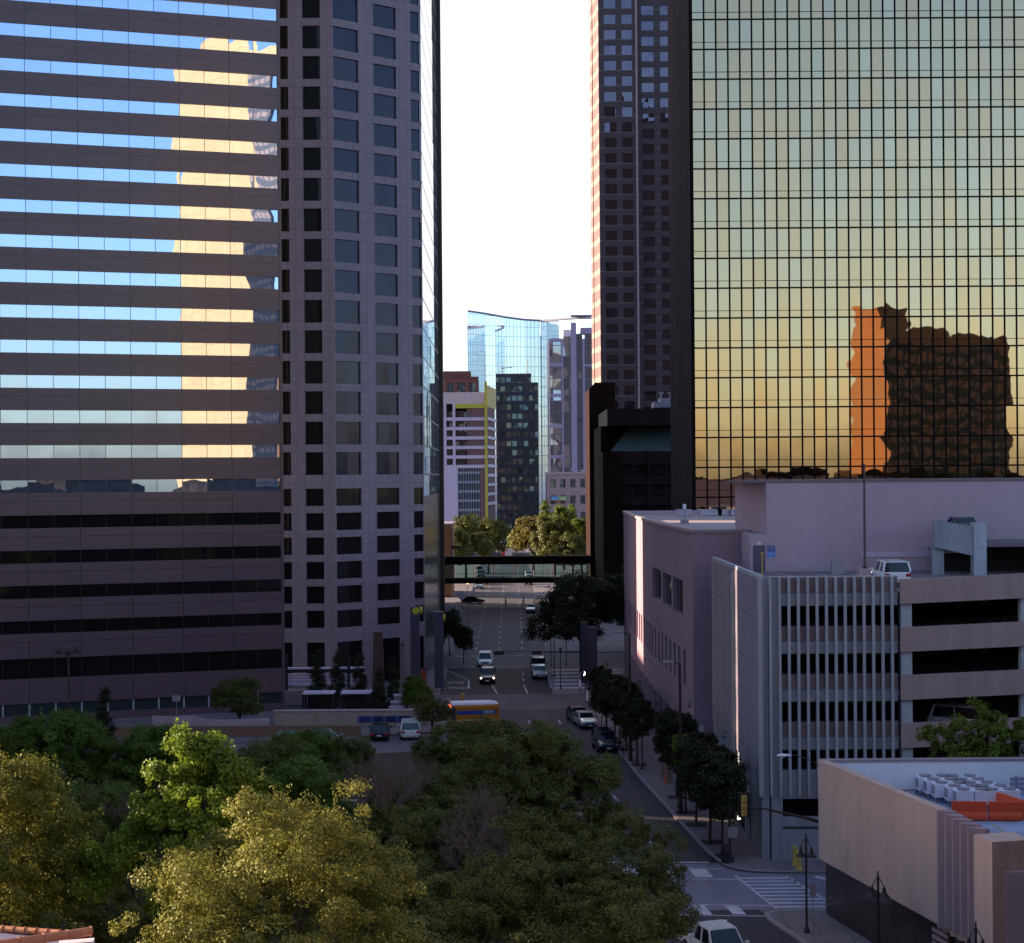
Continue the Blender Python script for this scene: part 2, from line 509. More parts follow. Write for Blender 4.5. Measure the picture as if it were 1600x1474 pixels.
E5 = smooth([(-12, 215), (-8.6, 214.6), (-8.5, 211), (-8.5, 196), (-8.7, 191.6), (-30, 191.4)], 2)
pavement('left_corner_pavement', E5, [(-30, 196), (-12, 203)])
E6 = smooth([(40, 191.3), (6.2, 191.6), (4.6, 194), (4.5, 200), (4.5, 212), (5.4, 215), (40, 215.2)], 2)
pavement('plaza_pavement', E6, [(41, 203)])
kerb('plaza_kerb', E6, 1)
MB().hexa([(-60, 150), (-20, 158), (-5.3, 163), (-6.7, 177.5), (-60, 177.5)], -0.3, 0.13).build('bus_stop_pavement', pave, kind='structure')

# ------------------------------------------------------------------ painted markings
paint = plain('road_paint', (0.52, 0.52, 0.53), 0.8, var=0.3, scale=1.2)
def mark(polys, z=0.016, name='lane_marking'):
    m = MB()
    for p in polys: m.add([(x, y, z) for x, y in p], [tuple(range(len(p)))])
    return m.build(name, paint, kind='structure')
def seg(x0, y0, x1, y1, wd=0.14):
    a, b = Vector((x0, y0)), Vector((x1, y1)); t = (b - a).normalized(); n = Vector((t.y, -t.x)) * wd / 2
    return [tuple(a + n), tuple(b + n), tuple(b - n), tuple(a - n)]
pl = []
for X in (-5.4, -2.1, 1.3):
    y = 240
    while y < 460:
        if not 325 < y < 346: pl.append(seg(X, y, X, y + 2.6, 0.16))
        y += 8.5
mark(pl)
mark([seg(-1.9, 191, -2.6, 199), seg(1.6, 191, 1.2, 199), seg(-2.6, 203, -2.6, 205), seg(-2.6, 209, -2.6, 211), seg(1.2, 203, 1.2, 205), seg(1.2, 209, 1.2, 211),
      seg(-5.3, 196, -5.5, 204, 0.2), seg(-5.5, 204, -8.3, 213.5, 0.12)])
pl = []
path = [Vector(p) for p in kl]
cum = [0.0]
for a, b in zip(path, path[1:]): cum.append(cum[-1] + (b - a).length)
def along(d):
    for i in range(len(path) - 1):
        if cum[i + 1] >= d:
            f = (d - cum[i]) / (cum[i + 1] - cum[i]); t = (path[i + 1] - path[i]).normalized()
            return path[i] * (1 - f) + path[i + 1] * f, Vector((t.y, -t.x))
    t = (path[-1] - path[-2]).normalized(); return path[-1], Vector((t.y, -t.x))
for off in (3.1, 6.2, 9.3):
    d = 8.0
    while d < cum[-1] - 9:
        a, n0 = along(d); b, n1 = along(d + 2.4)
        pl.append(seg(*(a + n0 * off), *(b + n1 * off), 0.15)); d += 8.0
    a, n0 = along(cum[-1] - 7.5); b, n1 = along(cum[-1] - 0.6)
    if off < 4: pl.append(seg(*(a + n0 * off), *(b + n1 * off), 0.16))
mark(pl)
# near crossing: stop line, two block crosswalks and the striped one over the side street
mark([seg(1.2, 107.6, 12.5, 107.2, 0.32)], name='stop_line')
pl = [seg(1.0, 106.2, 13.2, 105.4, 0.16), seg(1.2, 103.4, 13.9, 102.6, 0.16)]
for x in (2.0, 4.4, 6.8, 9.0, 11.2): pl.append([(x, 103.3), (x + 1.1, 103.2), (x + 0.85, 105.7), (x - 0.25, 105.8)])
mark(pl, 0.020, 'crosswalk_marking')
pl = [seg(3.0, 97.2, 15.2, 96.3, 0.14), seg(3.2, 94.9, 14.6, 94.0, 0.14)]
for x in (4.5, 7.2, 10.2, 12.1): pl.append([(x, 96.7), (x + 0.75, 96.6), (x + 1.0, 94.4), (x + 0.25, 94.5)])
mark(pl, 0.020, 'crosswalk_marking')
pl = [seg(13.7, 103.6, 15.0, 95.6, 0.16), seg(16.9, 103.3, 18.6, 95.6, 0.16)]
for k in range(9):
    y = 102.9 - k * 0.86; x0 = 13.7 + (103.6 - y) * 0.1625 + 0.15
    pl.append([(x0, y - 0.17), (x0 + 3.2, y - 0.17), (x0 + 3.13, y + 0.17), (x0 - 0.07, y + 0.17)])
mark(pl, 0.020, 'crosswalk_marking')
mark([seg(18.6, 103.2, 22, 99.2, 0.4)])
# zebra over the plaza side
zebra = []
for k in range(6):
    y = 194.2 + k * 3.6; x0 = 4.9 - 0.0 * k
    zebra.append([(x0, y), (x0 + 4.1, y), (x0 + 4.1, y + 1.5), (x0, y + 1.5)])
mark(zebra, 0.142, 'crosswalk_marking')
zebra = []
for k in range(6):
    y = 195.5 + k * 3.2
    zebra.append([(10.3, y), (13.4, y), (13.4, y + 1.2), (10.3, y + 1.2)])
mark(zebra, 0.142, 'crosswalk_marking')
mark([seg(-8.2 + k * 2.1, 231.2, -7.2 + k * 2.1, 231.2, 0.5) for k in range(6)] + [seg(-8.2 + k * 2.1, 218, -7.2 + k * 2.1, 218, 0.4) for k in range(6)], 0.02, 'crosswalk_marking')
def road_text(txt, x, y, size, rz, z, name='road_lettering', mat=None, rx=0.0, kind='structure', ysc=1.0, parent=None):
    c = bpy.data.curves.new(name, 'FONT'); c.body = txt; c.size = size; c.align_x = 'CENTER'; c.align_y = 'CENTER'; c.extrude = 0.002
    o = bpy.data.objects.new(name, c); COL.objects.link(o)
    if parent is not None: o.parent = parent; x, y, z = Vector((x, y, z)) - parent.location
    o.location = (x, y, z); o.rotation_euler = (rx, 0, rz); o.scale = (1, ysc, 1)
    c.materials.append(mat or paint)
    dg_ = bpy.context.evaluated_depsgraph_get()
    me = bpy.data.meshes.new_from_object(o.evaluated_get(dg_)); mo = bpy.data.objects.new(name, me); COL.objects.link(mo)
    mo.parent = o.parent; mo.location = o.location; mo.rotation_euler = o.rotation_euler; mo.scale = o.scale
    bpy.data.objects.remove(o); o = mo; o.name = name
    if kind: o["kind"] = kind
    return o
road_text('BUS', -7.0, 201.7, 1.25, R(180), 0.020, ysc=1.7)
road_text('ONLY', -7.0, 196.6, 1.25, R(180), 0.020, ysc=1.7)
# ------------------------------------------------------------------ striped office tower on the left
A0, A1 = (-94.2, 155.85), (-24.8, 178.5)
FA = Frame(A0, A1)
LA = FA.len
root = empty('office_tower', (*FA.xy(LA / 2, -5), 0), 'dark striped office tower with long mirror ribbon windows beside the granite tower', 'tower')
spand_m = {}
def spandrel_mat(v0):
    return grid('spandrel_granite', (0.135, 0.09, 0.095), (0.04, 0.026, 0.028), 5.22, 3.6, LA_u, v0, 0.07, 0.05, rough=0.24, var=0.08, scale=0.15, spec=0.4, cellvar=0.10)
# phase of the 5.2 m joints along the face
sgx = FA.u
LA_u = (FA.xy(FA.s_at(206), 0)[0] * sgx.x + FA.xy(FA.s_at(206), 0)[1] * sgx.y)
ZT = 24.93
SM = spandrel_mat(ZT - 3.6 + 1.42)
mirror_a = glass('ribbon_mirror', (0.56, 0.66, 0.96), 0.9, 2.61, 3.6, LA_u, ZT - 3.6, 0.0036, 0.0055, 0.4, line=(0.10, 0.10, 0.13), lw=0.06, cellvar=0.12)
lowglass = glass('dark_reflection_glass', (0.012, 0.010, 0.010), 0.0, 2.61, 3.6, LA_u, ZT - 3.6, 0.004, 0.006, 0.35, ior=1.35, line=(0.03, 0.025, 0.025), lw=0.06)  # darker copy of the ribbon glass; dark reflections put into its colour
silm = plain('window_sill_metal', (0.36, 0.31, 0.31), 0.4, var=0.08)
core = MB()
pts = [FA.xy(0, -0.35), FA.xy(LA, -0.35), FA.xy(LA, -9.7), FA.xy(0, -9.7)]
core.hexa(pts, 0, 104).build('wall', M['dark'], root)
rows = [(ZT - 1.31 + 3.6 * k, ZT + 3.6 * k) for k in range(22, -5, -1)] + [(4.62, 6.66)]
top = 104.2
zs = rows + [(0.85, 2.05)]
for i, (zb, zt) in enumerate(rows):
    MB().fbox(FA, 0, LA, -0.34, 0.0, zt, top).build('spandrel', SM, root)
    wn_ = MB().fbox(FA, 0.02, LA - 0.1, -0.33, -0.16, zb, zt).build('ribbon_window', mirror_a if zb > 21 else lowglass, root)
    MB().fbox(FA, 0, LA, -0.16, 0.012, zb - 0.05, zb + 0.03).build('sill', silm, wn_)
    top = zb
MB().fbox(FA, 0, LA, -0.34, 0.0, 2.05, top).build('spandrel', SM, root)
MB().fbox(FA, 0, LA, -0.34, 0.0, 0.0, 0.85).build('spandrel', SM, root)
shop = glass('lobby_glass', (0.03, 0.035, 0.04), 0.0, 2.61, 3.6, LA_u, 0, 0.01, 0.01, 0.5, line=(0.42, 0.42, 0.46), lw=0.16)
MB().fbox(FA, 0, LA - 0.05, -0.33, -0.2, 0.85, 2.05).build('ground_floor_window', shop, root)
MB().fbox(FA, LA - 0.05, LA + 0.3, -9.7, -0.1, 0, 104).build('end_wall', SM, root)
MB().fbox(FA, -0.1, LA + 0.05, -9.8, 0.02, 104.2, 105.4).build('parapet', SM, root)

# ------------------------------------------------------------------ granite tower
BX0, BY = -27.45, 196.6
cB = P(524, HOR, BY)
F1 = Frame((BX0, BY), (cB[0], BY))
cC = P(662.5, HOR, 204.6)
F2 = Frame((cB[0], BY), (cC[0], cC[1]))
BXR = cC[0]
root = empty('granite_tower', ((BX0 + BXR) / 2, 220, 0), 'grey granite tower with punched square windows and a glazed street side', 'tower')
gran = grid('grey_granite', (0.25, 0.222, 0.238), (0.10, 0.085, 0.095), 0.98, 1.2, 0.1, 0.3, 0.035, 0.035, rough=0.6, var=0.10, scale=0.25, cellvar=0.12)
up = [(25.3 + 3.6 * k, 28.0 + 3.6 * k) for k in range(22)]
lo = [(21.63 - 2.885 * j, 21.63 - 2.885 * j + 2.05) for j in range(6)]
allrows = [(0.3, 5.5)] + lo[::-1] + up
zl = [0.0] + [z for r in allrows for z in r] + [112.0]
zl = sorted(zl)
def sx(F, a, b): return [F.s_at(a), F.s_at(b)]
# window columns measured at the horizon
c1 = [0.25, F1.s_at(455.0)]
c2 = sx(F1, 477.8, 505.3)
S1 = [0.0] + c1 + c2 + [F1.len]
c3 = [0.12, F2.s_at(564.5)]
c4 = sx(F2, 588.5, 623.8)
c5 = [F2.s_at(646.5), F2.len - 0.12]
S2 = [0.0] + c3 + c4 + c5 + [F2.len]
odd = lambda i, j: i % 2 == 1 and j % 2 == 1
MB().facade(F1, S1, zl, odd, 0.28).build('wall', gran, root)
MB().facade(F2, S2, zl, odd, 0.28).build('wall', gran, root)
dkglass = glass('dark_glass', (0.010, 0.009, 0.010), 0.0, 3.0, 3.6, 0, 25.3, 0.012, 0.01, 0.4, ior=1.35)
blglass = glass('grey_blue_glass', (0.020, 0.021, 0.032), 0.0, 1.5, 3.6, 0, 25.3, 0.012, 0.012, 0.4, ior=1.42, tint=(0.72, 0.66, 1.0))
blvar = [blglass, blglass, glass('blind_glass', (0.05, 0.048, 0.056), 0.0, 1.5, 3.6, 0, 25.3, 0.012, 0.012, 0.4, ior=1.42, cellvar=0.8, tint=(0.72, 0.66, 1.0)), glass('deep_blue_glass', (0.016, 0.019, 0.028), 0.0, 1.5, 3.6, 0, 25.3, 0.02, 0.02, 0.4, ior=1.42, tint=(0.72, 0.66, 1.0))]
framem = plain('bronze_frame', (0.06, 0.045, 0.042), 0.4)
nwin = 0
rest = MB()
for (zb, zt) in allrows[::-1]:
    for F, (a, b), mat_, mul_ in ((F1, c1, dkglass, 0), (F1, c2, dkglass, 0), (F2, c3, blglass, 1), (F2, c4, blglass, 1), (F2, c5, blglass, 0)):
        if zb > 86: rest.fbox(F, a, b, -0.30, -0.26, zb, zt); continue
        if nwin >= 99: rest.fbox(F, a, b, -0.30, -0.26, zb, zt); continue
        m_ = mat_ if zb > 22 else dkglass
        if mul_ and zb > 22: m_ = blvar[rnd.randrange(len(blvar))]
        wob = MB().fbox(F, a, b, -0.30, -0.24, zb, zt).build('window', m_, root); nwin += 1
        if mul_ and zb > 22:
            mid = (a + b) / 2
            MB().fbox(F, mid - 0.035, mid + 0.035, -0.24, -0.205, zb + 0.01, zt - 0.01).build('mullion', framem, wob)
ro = rest.build('top_floor_windows', dkglass, root, kind='stuff')
# solid body behind the two faces and the glazed street side
BYE = 249.5
body = MB().hexa([F1.xy(0.02, -0.32), F1.xy(F1.len, -0.32), F2.xy(F2.len - 0.02, -0.32), (BXR - 0.25, BYE), (BX0 + 0.02, BYE)], 0, 112)
body.build('core', M['dark'], root)
F3 = Frame((BXR, cC[1] + 0.01), (BXR, BYE), flip=True)
if F3.n.x < 0: F3.n = -F3.n
sideg = glass('street_side_glass', (0.72, 0.76, 0.86), 0.75, 4.4, 3.6, 0, 25.3, 0.0012, 0.0015, 0.3, line=(0.30, 0.28, 0.30), lw=0.22, linepv=True)
MB().fbox(F3, 0, F3.len - 1.2, -0.2, 0.0, 22.6, 112).build('glazed_side', sideg, root)
sideg2 = glass('street_side_stone', (0.16, 0.15, 0.15), 0.25, 2.2, 2.885, 0, 21.6, 0.002, 0.002, 0.3, rough=0.16, line=(0.08, 0.07, 0.07), lw=0.08, linepv=True)
MB().fbox(F3, 0, F3.len - 1.2, -0.2, 0.0, 0.0, 22.6).build('polished_side', sideg2, root)
MB().fbox(F3, F3.len - 1.2, F3.len, -0.4, 0.62, 0.0, 112).build('corner_pier', M['darkbrown'], root)
MB().fbox(F1, 0.0, F1.len, -3, -0.33, 112, 113.2).build('parapet', gran, root)

# ------------------------------------------------------------------ gold mirror tower
DY = 209.0
xl = P(1083.3, HOR, DY)[0]
XR = 84.0
FD = Frame((xl, DY), (XR, DY))
root = empty('gold_glass_tower', ((xl + XR) / 2, 225, 0), 'gold mirror glass tower with a fine black mullion grid', 'tower')
zf = FD.hit(1083, 684.2)[1]           # one floor line
MB().box(xl + 0.1, XR, DY + 0.3, 236.8, 0, 141).build('core', M['dark'], root)
goldm = glass('gold_mirror', (0.66, 0.41, 0.235), 1.0, 1.5, 3.75, xl + 0.24, zf, 0.0016, 0.0055, 0.45, rough=0.012, cellvar=0.12, col2=(0.60, 0.45, 0.31))
zlines = [zf + 3.75 * k for k in range(-7, 19) if 0 < zf + 3.75 * k < 92]
zlines = [0.0] + zlines + [92.0]
for a, b in zip(zlines, zlines[1:]):
    MB().fbox(FD, 0.3, FD.len, -0.28, 0.0, a, b).build('glazing', goldm, root)
mul_m = plain('black_mullion', (0.007, 0.005, 0.0045), 0.7, spec=0.08)
ncol = int((FD.len - 0.3) / 1.5)
for i in range(1, ncol + 1):
    s = 0.3 + i * 1.5 - 0.06
    MB().fbox(FD, s - 0.105, s + 0.105, 0.0, 0.06, 0, 92).build('mullion', mul_m, root)
for z in zlines[1:-1]:
    MB().fbox(FD, 0.3, FD.len, 0.0, 0.045, z - 0.10, z + 0.10).build('transom', mul_m, root)
    MB().fbox(FD, 0.3, FD.len, 0.0, 0.042, z + 0.87, z + 0.94).build('transom', mul_m, root)
MB().fbox(FD, -0.18, 0.3, -0.3, 0.10, 0, 141).build('corner_post', mul_m, root)
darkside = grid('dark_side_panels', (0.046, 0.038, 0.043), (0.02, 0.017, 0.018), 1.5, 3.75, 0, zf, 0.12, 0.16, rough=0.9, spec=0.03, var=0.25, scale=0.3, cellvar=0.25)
F_ = Frame((xl - 0.18, DY + 0.31), (xl - 0.18, 236.5), flip=True)
if F_.n.x > 0: F_.n = -F_.n
MB().fbox(F_, 0, F_.len, -0.2, 0.0, 0, 141).build('side_glazing', darkside, root)
MB().box(xl - 0.1, XR, DY - 0.05, 237, 141, 142).build('parapet', mul_m, root)

# ------------------------------------------------------------------ far granite tower with a sunlit flank
TY = 387.0
x0, x1, x2 = P(940, HOR, TY)[0], P(998.5, HOR, TY)[0], P(1075, HOR, TY)[0]
xs, ys = P(923, HOR, 401)[0], 401.0
root = empty('residential_tower', ((x0 + x2) / 2, 405, 0), 'tall brown granite tower with a pale sunlit stepped edge', 'tower')
tg = grid('rose_granite', (0.062, 0.045, 0.050), (0.15, 0.12, 0.125), None, 3.6, 0, 0.35, 0.05, 0.16, rough=0.55, var=0.08, scale=0.2, cellvar=0.0)
FT1 = Frame((x0, TY), (x1, TY)); FT2 = Frame((x1 + 0.35, TY + 1.2), (x2, TY + 1.2))
zr1 = [(155.2 - 3.6 * k, 157.42 - 3.6 * k) for k in range(43)]
zr2 = [(153.9 - 3.6 * k, 156.12 - 3.6 * k) for k in range(43)]
W1 = [(FT1.s_at(948.6), FT1.s_at(967.2)), (FT1.s_at(976.6), FT1.s_at(992.6))]
W2 = [(FT2.s_at(1007.5), FT2.s_at(1026.5)), (FT2.s_at(1036.5), FT2.s_at(1049)), (FT2.s_at(1060), FT2.s_at(1072))]
twg = glass('tower_window_glass', (0.17, 0.135, 0.19), 0.92, 1.3, 3.6, 0, 130.0, 0.02, 0.02, 0.4, ior=1.6)
rest = MB(); cnt = 0
for F, W, Z in ((FT1, W1, zr1), (FT2, W2, zr2)):
    zl = sorted([0.0] + [z for r in Z for z in r if z > 0.3] + [170.0])
    if len(zl) % 2: zl = zl[1:]; zl[0] = 0.0
    S = [0.0] + [s for w_ in W for s in w_] + [F.len]
    MB().facade(F, S, zl, odd, 0.2).build('wall', tg, root)
    for k in range(len(zl) // 2 - 1):
        zb, zt = zl[2 * k + 1], zl[2 * k + 2]
        for wi, (a, b) in enumerate(W):
            seen = 40 < zb < 136 and not (F is FT2 and wi == 2)
            if seen and cnt < 98:
                MB().fbox(F, a, b, -0.24, -0.18, zb, zt).build('window', twg, root); cnt += 1
            else: rest.fbox(F, a, b, -0.24, -0.18, zb, zt)
rest.build('lower_windows', twg, root, kind='stuff')
MB().hexa([(x0 + 0.1, TY + 0.25), (x1 - .2, TY + 0.25), (x1 - .2, TY + 1.5), (x2, TY + 1.5), (x2, 425), (xs + 5, 425), (xs + 0.6, ys - 0.5)], 0, 170).build('core', M['dark'], root)
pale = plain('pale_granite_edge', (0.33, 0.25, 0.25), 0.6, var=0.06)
MB().box(x1 - 0.12, x1 + 0.34, TY - 0.35, TY + 1.1, 0, 170).build('corner_rib', pale, root)
# stepped sunlit flank: alternating stone bands and window strips
FL = Frame((xs, ys), (x0 - 0.02, TY), flip=False)
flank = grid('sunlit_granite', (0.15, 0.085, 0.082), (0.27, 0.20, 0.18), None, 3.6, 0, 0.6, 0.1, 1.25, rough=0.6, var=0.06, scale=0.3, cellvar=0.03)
nst = 5
for k in range(nst):
    a = FL.len * k / nst; b = FL.len * (k + 1) / nst
    MB().fbox(FL, a, b, -1.6, -0.55 + 0.55 * abs(math.sin(k * 1.9)), 0, 170).build('bay', flank, root)
MB().box(xs, x2, TY + 2, 425, 170, 171.5).build('parapet', tg, root)

# ------------------------------------------------------------------ dark brown stepped building with the footbridge end
root = empty('brown_building', (22, 305, 0), 'near black brown stepped building at the right end of the footbridge', 'building')
brn = plain('brown_cladding', (0.024, 0.012, 0.010), 0.85, var=0.2, scale=0.15, spec=0.06)
brn2 = grid('brown_panels', (0.034, 0.022, 0.019), (0.010, 0.008, 0.008), 4.0, 3.0, wu=0.06, wv=0.06, rough=0.6, var=0.3, scale=0.2, spec=0.12)
def PX(px, py, d): return P(px, py, d)
SX0, SX1, SY = P(921.5, HOR, 322)[0], P(962, HOR, 322)[0], 322.0
ztop = P(930, 598, 322)[2]
m = MB()
ch = 1.2
poly = [(SX0, 0), (SX1, 0), (SX1, ztop), (SX0 + ch, ztop), (SX0, ztop - ch)]
vs = [(x, SY, z) for x, z in poly] + [(x, SY + 18, z) for x, z in poly]
m.add(vs, [(0, 1, 2, 3, 4), (9, 8, 7, 6, 5)] + [(i, (i + 1) % 5, 5 + (i + 1) % 5, 5 + i) for i in range(5)])
m.build('tall_slab', brn, root)
BY2 = 290.0
def bb(name, px0, px1, py0, py1, d0, d1, mat_):
    xa, _, za = P(px0, py1, d0); xb, _, zb = P(px1, py0, d0)
    return MB().box(xa, xb, d0, d1, max(za, 0), zb).build(name, mat_, root)
bb('roof_block', 949, 1075, 638, 665, BY2, BY2 + 30, brn2)
bb('back_wall', 949, 1075, 665, 2000, BY2 + 6, BY2 + 30, brn)
bb('end_pier', 952, 971, 706, 2000, BY2 - 1.5, BY2 + 5.9, brn)
# sloping skylight
a = P(986, 665.2, BY2 + 5.8); b = P(1075, 665.2, BY2 + 5.8); c_ = P(1075, 705, BY2 - 1.0); d_ = P(954, 705, BY2 - 1.0)
slopeg = glass('skylight_glass', (0.20, 0.24, 0.25), 0.5, 2.4, 2.0, 0, 0, 0.004, 0.004, 0.4, rough=0.05, line=(0.03, 0.03, 0.03), lw=0.08, linepv=True)
MB().add([d_, c_, b, a, (d_[0], d_[1] + 0.2, d_[2] - .3), (c_[0], c_[1] + 0.2, c_[2] - .3), (b[0], b[1] + .2, b[2] - .3), (a[0], a[1] + .2, a[2] - .3)],
         [(0, 1, 2, 3), (7, 6, 5, 4), (0, 4, 5, 1), (1, 5, 6, 2), (2, 6, 7, 3), (3, 7, 4, 0)]).build('skylight', slopeg, root)
bwin = glass('brown_building_glass', (0.05, 0.045, 0.045), 0.35, 3.0, 4, 0, 0, 0.02, 0.02, 0.3, rough=0.03, line=(0.02, 0.014, 0.012), lw=0.3)
for (pa, pb) in ((705.3, 727), (742, 758), (775, 790)):
    bb('spandrel', 971.2, 1075, pa, pb, BY2 - 1.0, BY2 + 5.9, brn2)
for (pa, pb) in ((727.2, 741.8), (758.2, 774.8), (790.2, 830)):
    bb('ribbon_window', 971.2, 1075, pa, pb, BY2 - 0.2, BY2 + 5.9, bwin)
MB().box(P(1012, HOR, 289)[0], P(1017, HOR, 289)[0], 288.7, 290, 0, P(1012, 706, 289)[2]).build('column', brn2, root)
plant = plain('roof_plant_metal', (0.42, 0.42, 0.45), 0.4)
xa, _, za = P(1022, 637, 294)
pr = MB().box(xa, xa + 14, 294, 300, za, za + 1.0); pr.box(xa + 1.2, xa + 14, 294.6, 299.5, za + 1.0, za + 1.7)
for dx in (1.4, 3.0): pr.lathe((xa + dx, 296, za + 1.0), [(0.12, 0), (0.12, 1.5), (0.45, 1.55), (0.45, 1.7), (0.1, 1.75)], 8)
pr.build('roof_plant', plant, root)

# ------------------------------------------------------------------ covered footbridge over the street
root = empty('footbridge', (0, 322, 0), 'covered glass footbridge spanning the street between dark brown beams', 'bridge')
bx0, bx1 = P(690, HOR, 321)[0] - 1.5, SX0
zz = [P(800, y, 321)[2] for y in (869.5, 881.5, 903.5, 911)]
MB().box(bx0, bx1, 320, 324, zz[1], zz[0]).build('roof_beam', brn, root)
MB().box(bx0, bx1, 320, 324, zz[3], zz[2]).build('floor_beam', brn, root)
cg = clear_glass('footbridge_glass', (0.80, 0.90, 0.90), 0.08)
pm = plain('footbridge_post', (0.20, 0.24, 0.26), 0.4)
step = (bx1 - bx0) / 8
for k in range(8):
    xa = bx0 + k * step
    MB().box(xa + 0.5, xa + step - 0.02, 320.08, 320.12, zz[2], zz[1]).build('pane', cg, root)
    MB().box(xa + 0.5, xa + step - 0.02, 323.88, 323.92, zz[2], zz[1]).build('pane', cg, root)
    for dx in (0.02, 0.32):
        MB().box(xa + dx, xa + dx + 0.16, 320.02, 320.2, zz[2], zz[1]).build('post', pm, root)
    MB().box(xa + 0.5 + (step - .5) / 2 - 0.03, xa + 0.5 + (step - .5) / 2 + 0.03, 320.02, 320.07, zz[2], zz[1]).build('mullion', M['black'], root)
MB().tube([(bx0, 320.3, zz[2] + 0.9), (bx1, 320.3, zz[2] + 0.9)], 0.04, 6).build('handrail', M['black'], root)
# ------------------------------------------------------------------ pink curved building along the street
PZ = 20.3
PC = [(14.72, 136.0), (14.3, 144), (13.98, 153), (13.72, 164), (13.6, 175), (13.62, 187), (13.75, 198), (13.95, 209)]
root = empty('curved_building', (22, 165, 0), 'pink stone building with a gently curved street front catching a strip of sun', 'building')
pink = grid('pink_stone', (0.30, 0.228, 0.265), (0.20, 0.15, 0.155), 3.4, 4.6, 1.0, 1.7, 0.05, 0.05, rough=0.8, var=0.08, scale=0.25, cellvar=0.03)
frames = [Frame(a, b) for a, b in zip(PC, PC[1:])]
for F in frames:
    if F.n.x > 0: F.n = -F.n
# one sheet over the whole curve, with openings
def curve_pt(d, o=0.0):
    acc = 0.0
    for F in frames:
        if d <= acc + F.len + 1e-6 or F is frames[-1]: return F.xy(d - acc, o)
        acc += F.len
LC = sum(F.len for F in frames)
class CurveFrame:
    def xy(self, s, o=0.0): return curve_pt(s, o)
CF = CurveFrame()
def d_at(px):
    best = None
    for i in range(800):
        d = LC * i / 799; x, y = curve_pt(d)
        e = abs(800 + x / y * FPX - px)
        if best is None or e < best[0]: best = (e, d)
    return best[1]
upw = [(d_at(1065.5) , d_at(1050)), (d_at(1047.5), d_at(1034)), (d_at(1031.5), d_at(1018.5))]
low = []
for k in range(21): 
    a = 4.0 + k * 2.95; low.append((a, a + 1.45))
arc = [(2.5 + k * 5.2, 2.5 + k * 5.2 + 4.3) for k in range(12)]
Zl = [0.13, 0.14, 4.1, 7.2, 10.2, 13.0, 16.0, PZ]
cuts = sorted(set([0.0, LC] + [round(x, 3) for p in upw + low + arc for x in p] + [round(sum(F.len for F in frames[:i]), 3) for i in range(1, len(frames))]))
cuts = [c for i, c in enumerate(cuts) if i == 0 or c - cuts[i - 1] > 0.02]
inside = lambda m_, L: any(a < m_ < b for a, b in L)
def hole(i, j):
    m_ = (cuts[i] + cuts[i + 1]) / 2
    return (j == 1 and inside(m_, arc)) or (j == 3 and inside(m_, low)) or (j == 5 and inside(m_, upw))
wall = MB().facade(CF, cuts, Zl, hole, 0.35).build('wall', pink, root)
pg = glass('pink_building_glass', (0.035, 0.03, 0.033), 0.2, 0.9, 3.1, 0, 0, 0.01, 0.01, 0.4, ior=1.5, line=(0.10, 0.075, 0.07), lw=0.10)
def curve_strip(a, b, o, z0, z1, n=3):
    m = MB()
    ps = [curve_pt(a + (b - a) * i / n, o) for i in range(n + 1)]
    vs = [(x, y, z0) for x, y in ps] + [(x, y, z1) for x, y in ps]
    return m.add(vs, [(i, i + 1, n + 2 + i, n + 1 + i) for i in range(n)])
for L, (z0, z1) in ((upw, (13.0, 16.0)), (low, (7.2, 10.2))):
    for a, b in L: curve_strip(a, b, -0.33, z0, z1).build('window', pg, root)
for a, b in arc: curve_strip(a, b, -0.34, 0.13, 4.1).build('shopfront', pg, root)
# slim pale ribs of the arcade
for a, b in arc: 
    x, y = curve_pt(b + 0.45, 0.10); MB().box(x - 0.13, x + 0.13, y - 0.16, y + 0.16, 0.13, 4.4).build('rib', pale, root)
# front wall facing the camera, roof and its upstand
FP = Frame((14.72, 136.0), (18.9, 136.0))
MB().facade(FP, [0, FP.len], [0.13, PZ], lambda i, j: False, 0.3).build('end_wall', pink, root)
poly = [curve_pt(LC * i / 20, -0.38) for i in range(21)]
roofm = plain('roof_gravel', (0.42, 0.36, 0.33), 0.9, var=0.12, scale=0.4)
MB().hexa(poly + [(42, 209), (42, 136.4)], PZ - 1.0, PZ - 0.28).build('roof', roofm, root)
cop = MB()
cp = [curve_pt(LC * i / 24, 0.12) for i in range(25)]
ribbon([(x, y) for x, y in cp], 0, 0.5, PZ, PZ + 0.22).build('coping', plain('coping_metal', (0.45, 0.37, 0.35), 0.5, var=0.08), root)
MB().box(14.7, 20.0, 135.9, 136.3, PZ + 0.001, PZ + 0.20).build('coping', plain('coping_stone', (0.33, 0.29, 0.29), 0.7), root)
MB().box(13.9, 42, 208.7, 209.1, PZ - 0.27, PZ + 0.21).build('coping', plain('rear_coping', (0.40, 0.36, 0.36), 0.6), root)
for (px, w_) in ((1058, 1.6), (1092, 2.6), (1120, 1.0), (1140, 1.8)):
    x = P(px, HOR, 200)[0]
    t = empty('rooftop_unit', (x, 200, PZ - 0.28), {1058: 'small grey roof unit nearest the sunlit roof edge', 1092: 'widest grey roof unit on the pink building', 1120: 'narrow grey box unit on the pink building roof', 1140: 'grey roof unit next to the lilac wall'}[px], 'roof unit', 'units on the pink roof')
    MB().box(x, x + w_, 199, 201, PZ - 0.2, PZ + 0.42).build('casing', plant, t)
    MB().box(x - 0.1, x + w_ + 0.1, 198.9, 201.1, PZ + 0.42, PZ + 0.5).build('lid', plain('unit_lid', (0.5, 0.5, 0.54), 0.4), t)
x, y, _ = P(1069, HOR, 170)
t = empty('antenna_mast', (x, y, PZ - 0.28), 'short white topped antenna mast standing on the pink roof', 'antenna')
